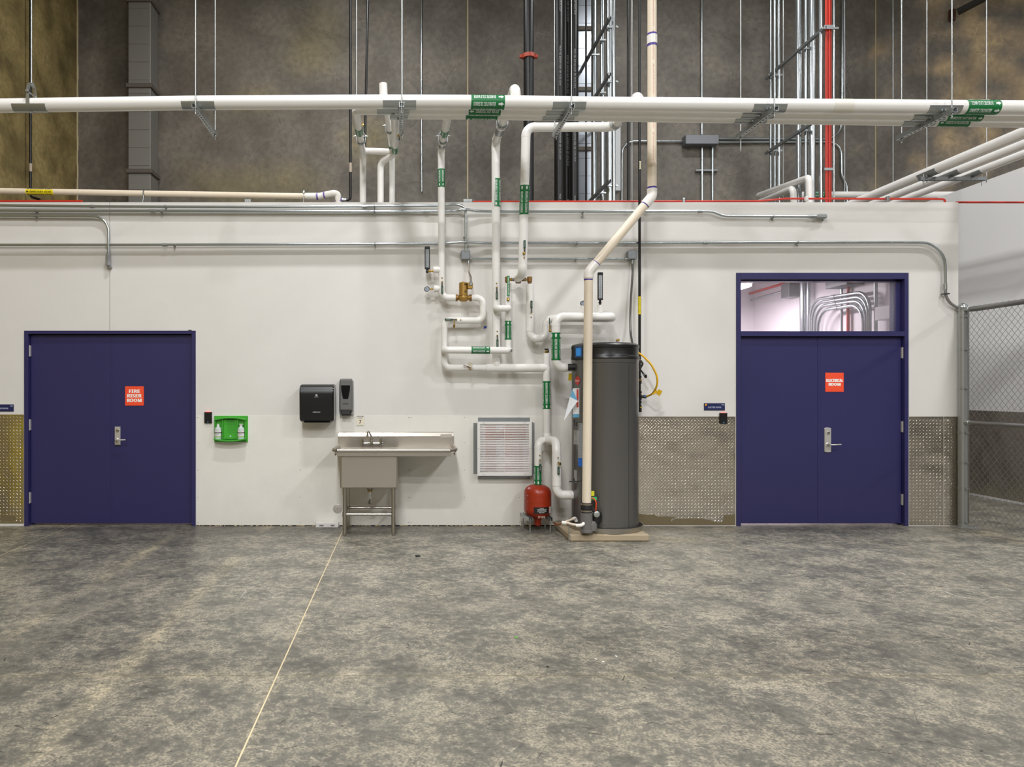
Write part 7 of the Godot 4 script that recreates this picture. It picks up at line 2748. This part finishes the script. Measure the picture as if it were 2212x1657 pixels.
		s.shell(bo + Vector3(0, 0.03, 0), bo + Vector3(0, 0.108, 0), 0.0367, 0.0006, Z, -1.3, 1.3, 14)
		var lb = add(b, "label", s, mat("e2e0de", 0.4))
		s = Shape.new()
		for k in 4:
			letters(s, ["EYEWASH", "STERILE SALINE", "EYE FIRST", "16 FL OZ"][k], [0.006, 0.004, 0.007, 0.004][k], flatxf(bo + Vector3(0, 0.1 - 0.018 * k, 0)), bold, [0.03, 0.034, 0.04, 0.02][k], 0.0376)
		add(lb, "lettering", s, M.print_black)
		s = Shape.new()
		s.shell(bo + Vector3(0, 0.031, 0), bo + Vector3(0, 0.04, 0), 0.0372, 0.0006, Z, -1.2, 1.2, 12)
		add(lb, "green_band", s, mat("7ab84a", 0.4))
		s = Shape.new()
		s.shell(bo + Vector3(0, 0.077, 0), bo + Vector3(0, 0.083, 0), 0.038, 0.002, Z, -1.5, 1.5, 14)
		s.rod(bo + Vector3(0.036, 0.08, 0), bo + Vector3(0.044, 0.08, -0.03), 0.003, 6)
		s.rod(bo + Vector3(-0.036, 0.08, 0), bo + Vector3(-0.044, 0.08, -0.03), 0.003, 6)
		add(w, "elastic_strap", s, M.black)
	# ---- card readers
	for q in [[450.3, 902.0, "black card reader beside the green eyewash station"], [1561.5, 903.8, "black card reader below the electric room sign"]]:
		var r = thing("card_reader", q[2], "card reader", Vector3(wx(q[0]), wy(q[1] + 12), 0.012))
		var h = 0.0625 if q[0] < 1000 else 0.061
		s = Shape.new()
		s.prism(rounded(0.0415, h, 0.005), 0.024, flatxf(Vector3(wx(q[0]), wy(q[1]), 0.0)), 0.004)
		add(r, "body", s, M.black)
		s = Shape.new()
		s.span(wx(q[0]) - 0.027, wx(q[0]) + 0.027, wy(q[1]) + h - 0.003, wy(q[1]) + h + 0.0035, 0.004, 0.0225, 0.002)
		var lm = mat("f07068", 0.4)
		lm.emission_enabled = true
		lm.emission = Color(1.0, 0.22, 0.18)
		lm.emission_energy_multiplier = 0.5
		add(r, "status_light", s, lm)
		s = Shape.new()
		s.box(Vector3(wx(q[0]), wy(q[1]) - h + 0.014, 0.0243), Vector3(0.012, 0.009, 0.001))
		add(r, "blue_mark", s, mat("4a9ad8", 0.4))
	# ---- room signs
	for q in [[1520.5, 1565.5, 871.0, 886.5, "ELECTRIC ROOM", "113", "navy sign reading ELECTRIC ROOM 113 left of the right doors"], [-15.0, 30.0, 873.5, 889.0, "PUMP ROOM", "112", "navy sign reading PUMP ROOM 112 at the left edge of the wall"]]:
		var r = thing("room_sign", q[6], "sign", Vector3(wx((q[0] + q[1]) * 0.5), wy(q[3]), 0.004))
		s = Shape.new()
		s.span(wx(q[0]), wx(q[1]), wy(q[3]), wy(q[2]), 0.0, 0.007, 0.0015)
		add(r, "plate", s, M.sign_navy)
		s = Shape.new()
		var cx = wx((q[0] + q[1]) * 0.5)
		letters(s, q[4], 0.0165, flatxf(Vector3(cx, wy(lerpf(q[2], q[3], 0.57)), 0.0074)), bold, 0.144 if q[4].length() > 10 else 0.11, 0.0, true)
		letters(s, q[5], 0.0165, flatxf(Vector3(wx(q[1] - 4.6), wy(lerpf(q[2], q[3], 0.23)), 0.0074)), bold, 0.029, 0.0, true)
		add(r, "lettering", s, mat("b9c0dc", 0.5))
		if q[0] > 0:
			s = Shape.new()
			var ec = Vector3(wx(q[0] + 3.9), wy(q[2] + 3.2), 0.0073)
			var dr = []
			for k in 16:
				var a = TAU * k / 16.0
				dr.append(Vector2(cos(a) * 0.0105, sin(a) * 0.0105))
			s.prism(dr, 0.0006, flatxf(ec))
			s.prism([Vector2(-0.008, -0.003), Vector2(0.002, -0.009), Vector2(-0.007, -0.018)], 0.0006, flatxf(ec))
			add(r, "round_emblem", s, mat("f2a030", 0.4))
	# ---- louvre
	var L = thing("wall_louver", "square white louvred grille low on the wall between sink and red tank", "vent", Vector3(wx(1090), wy(1035), 0.05))
	var zl = 0.10
	var lx0 = at(1031, 0, zl).x
	var lx1 = at(1149, 0, zl).x
	var ly0 = at(0, 1028, zl).y
	var ly1 = at(0, 911, zl).y
	s = Shape.new()
	s.span(wx(1033.5), wx(1144.5), wy(1035.5), wy(902), 0.0025, 0.004, 0.0)
	var fl = Shape.new()
	for q in [[wx(1032.5), wx(1144.5), wy(912), wy(902.0)], [wx(1032.5), wx(1144.5), wy(1035.0), wy(1026)], [wx(1022.5), wx(1033), wy(1024), wy(913.5)], [wx(1144), wx(1154.5), wy(1024), wy(913.5)]]:
		fl.span(q[0], q[1], q[2], q[3], 0.0026, 0.0045, 0.0006)
	for q in [[wx(1032.5), wx(1034), wy(1028), wy(911)], [wx(1147), wx(1148.5), wy(1028), wy(911)]]:
		fl.span(q[0], q[1], q[2], q[3], 0.0045, zl - 0.01)
	fl.span(wx(1032.5), wx(1148.5), wy(911.6), wy(911), 0.0045, zl - 0.01)
	fl.span(wx(1032.5), wx(1148.5), wy(1028), wy(1027.4), 0.0045, zl - 0.01)
	add(L, "sleeve_flange", fl, mat("9fa4a5", 0.35, 0.75))
	s = Shape.new()
	var bw = 0.0305
	for q in [[lx0, lx1, ly1 - bw, ly1], [lx0, lx1, ly0, ly0 + bw], [lx0, lx0 + bw, ly0 + bw, ly1 - bw], [lx1 - bw, lx1, ly0 + bw, ly1 - bw]]:
		s.span(q[0], q[1], q[2], q[3], zl - 0.012, zl, 0.0015)
	add(L, "face_frame", s, M.white_paint)
	for k in 29:
		var sl = Shape.new()
		var y = lerpf(ly0 + bw + 0.006, ly1 - bw - 0.006, k / 28.0)
		sl.box(Vector3((lx0 + lx1) * 0.5, y, zl - 0.012), Vector3(lx1 - lx0 - 2.0 * bw + 0.002, 0.0025, 0.021), 0.0, Basis(Vector3.RIGHT, 0.62))
		add(L, "slat", sl, M.white_paint)
	s = Shape.new()
	s.span((lx0 + lx1) * 0.5 - 0.003, (lx0 + lx1) * 0.5 + 0.001, ly0 + bw, ly1 - bw, zl - 0.004, zl - 0.001)
	for i in 2:
		s.span(lx0 + bw - 0.001 + i * (lx1 - lx0 - 2 * bw - 0.002), lx0 + bw + 0.003 + i * (lx1 - lx0 - 2 * bw - 0.002), ly0 + bw, ly1 - bw, zl - 0.02, zl - 0.006)
	add(L, "stiffener", s, M.white_paint)
	s = Shape.new()
	for q in [[0.12, 0.5], [0.87, 0.5]]:
		for yy in [ly0 + bw * 0.45, ly1 - bw * 0.45]:
			s.lathe([Vector2(0.0, 0.0018), Vector2(0.0035, 0.0012), Vector2(0.0042, 0.0)], axes(X, Z, Y, Vector3(lerpf(lx0, lx1, q[0]), yy, zl)), 8)
	for xx in [lx0 + bw * 0.4, lx1 - bw * 0.4]:
		s.lathe([Vector2(0.0, 0.0018), Vector2(0.0035, 0.0012), Vector2(0.0042, 0.0)], axes(X, Z, Y, Vector3(xx, (ly0 + ly1) * 0.5, zl)), 8)
	add(L, "screw_heads", s, mat("77736e", 0.4, 0.5))
	# ---- round cover and the little box on the floor
	var k2 = thing("cleanout_cover", "round steel cleanout cover low on the wall left of the sink", "cover", Vector3(wx(729), wy(1109), 0.005))
	s = Shape.new()
	s.lathe([Vector2(0.0, 0.006), Vector2(0.044, 0.006), Vector2(0.05, 0.004), Vector2(0.052, 0.0)], axes(X, Z, Y, Vector3(wx(729.3), wy(1098.8), 0.0024)), 36)
	add(k2, "disc", s, M.nickel)
	s = Shape.new()
	s.lathe([Vector2(0.0, 0.0025), Vector2(0.006, 0.002), Vector2(0.008, 0.0)], axes(X, Z, Y, Vector3(wx(729.3), wy(1098.8), 0.0084)), 14)
	add(k2, "screw", s, M.chrome)
	var bx2 = thing("trap_box", "low white box with two small windows on the floor against the wall", "box", Vector3(wx(708), 0, 0.05))
	s = Shape.new()
	var za = 0.10
	s.span(at(681.5, 0, za).x, at(731, 0, za).x, 0.0, 0.052, 0.012, za, 0.004)
	add(bx2, "body", s, M.white_paint)
	s = Shape.new()
	for q in [[690.0, 699.0], [714.5, 722.5]]:
		s.span(at(q[0], 0, za).x, at(q[1], 0, za).x, 0.014, 0.032, za - 0.001, za + 0.0006)
	add(bx2, "window", s, mat("8c7f80", 0.4))
	# ---- specks of litter on the floor
	s = Shape.new()
	var dc = at(902, 1202, 0)
	var dd = EYE * FOC / (1202 - VPY)
	s.box(Vector3((902 - VPX) * dd / FOC, 0.006, DIST - dd), Vector3(0.04, 0.012, 0.03), 0.004, Basis(Vector3.UP, 0.5))
	s.box(Vector3((907 - VPX) * dd / FOC, 0.004, DIST - dd), Vector3(0.015, 0.008, 0.02), 0.002)
	tag(add(self, "floor_scrap", s, M.black), "small black scrap lying on the floor before the sink drainboard", "litter")


	for q in [[1115.0, 1378.0, 0.012, "6fae4a", "tiny green scrap lying on the open floor"], [1183.0, 1441.0, 0.009, "141414", "tiny black scrap on the floor near the cross joint"], [1287.0, 1424.5, 0.008, "e8e8e4", "leftmost white speck of a few on the floor"], [1303.0, 1430.5, 0.008, "e8e8e4", "lowest white speck of a few on the floor"], [1331.0, 1418.5, 0.008, "e8e8e4", "topmost white speck of a few on the floor"]]:
		var d2 = EYE * FOC / (q[1] - VPY)
		s = Shape.new()
		s.box(Vector3((q[0] - VPX) * d2 / FOC, q[2] * 0.25, DIST - d2), Vector3(q[2] * 1.6, q[2] * 0.5, q[2]), q[2] * 0.1, Basis(Vector3.UP, q[0]))
		tag(add(self, "floor_scrap", s, mat(q[3], 0.6)), q[4], "litter")


func fence():
	var fx = 6.17
	var zp = 0.06
	var t = thing("chain_link_fence", "chain link fence running towards the viewer at the right edge", "fence", Vector3(fx, 0, 0.7))
	var gm = mat("a3a4a2", 0.4, 0.65)
	var s = Shape.new()
	s.rod(Vector3(fx, 0.0, zp), Vector3(fx, 2.43, zp), 0.0445, 24)
	add(t, "post", s, gm)
	s = Shape.new()
	s.lathe([Vector2(0.0475, 2.40), Vector2(0.0475, 2.435), Vector2(0.05, 2.44), Vector2(0.048, 2.448), Vector2(0.04, 2.468), Vector2(0.024, 2.484), Vector2(0.0, 2.49)], flatxf(Vector3(fx, 0, zp)), 24)
	add(t, "post_cap", s, M.galv)
	s = Shape.new()
	s.span(fx - 0.1, fx + 0.13, 0.0, 0.008, zp - 0.05, zp + 0.1, 0.002)
	s.rod(Vector3(fx + 0.1, 0.008, zp + 0.05), Vector3(fx + 0.1, 0.03, zp + 0.05), 0.008, 8)
	add(t, "base_plate", s, gm)
	var zend = 1.45
	var rail = mat("8b8a88", 0.42, 0.6)
	for y in [2.415, 1.165]:
		s = Shape.new()
		s.rod(Vector3(fx, y, zp), Vector3(fx, y, zend), 0.021, 16)
		add(t, "rail", s, rail)
		s = Shape.new()
		s.lathe([Vector2(0.0, 0.0), Vector2(0.027, 0.0), Vector2(0.027, 0.05), Vector2(0.021, 0.055)], axes(Vector3.RIGHT, Vector3.BACK, Vector3.UP, Vector3(fx, y, zp + 0.046)), 16)
		add(t, "rail_cup", s, M.galv)
	for y in [2.335, 1.97, 1.54, 1.05, 0.72, 0.43, 0.06]:
		s = Shape.new()
		s.lathe([Vector2(0.0452, -0.011), Vector2(0.0475, -0.011), Vector2(0.0475, 0.011), Vector2(0.0452, 0.011)], flatxf(Vector3(fx, y, zp)), 20)
		s.box(Vector3(fx, y, zp + 0.062), Vector3(0.012, 0.022, 0.04), 0.002)
		s.rod(Vector3(fx - 0.02, y, zp + 0.068), Vector3(fx + 0.02, y, zp + 0.068), 0.006, 8)
		add(t, "tension_band", s, M.galv)
	s = Shape.new()
	s.box(Vector3(fx, 1.23, zp + 0.082), Vector3(0.005, 2.36, 0.016))
	add(t, "tension_bar", s, rail)
	var wire = mat("8c8f90", 0.4, 0.7)
	var w = 0.0755
	var z0 = zp + 0.085
	var n = int((zend - z0) / (w * 0.5))
	var hh = 0.0385
	for k in n:
		s = Shape.new()
		var zc = z0 + (k + 0.5) * w * 0.5
		var pts = []
		var rows = int(2.37 / hh)
		for j in rows + 1:
			var sg = 1.0 if (j + k) % 2 == 0 else -1.0
			pts.append(Vector3(fx + 0.0022 * (1.0 if j % 2 == 0 else -1.0), 0.06 + j * hh, zc + sg * w * 0.25))
		# twisted ends
		var last = pts[pts.size() - 1]
		pts.append(last + Vector3(0.003, 0.032, 0.003 if k % 2 == 0 else -0.003))
		pts.push_front(pts[0] + Vector3(0.002, -0.03, 0.002))
		s.tube(pts, 0.0021, 5, 0.0, false)
		add(t, "wire", s, wire)
	# cable ties and tension wire at the foot
	s = Shape.new()
	s.rod(Vector3(fx + 0.004, 0.14, zp + 0.08), Vector3(fx + 0.004, 0.13, zend), 0.002, 6)
	add(t, "tension_wire", s, wire)
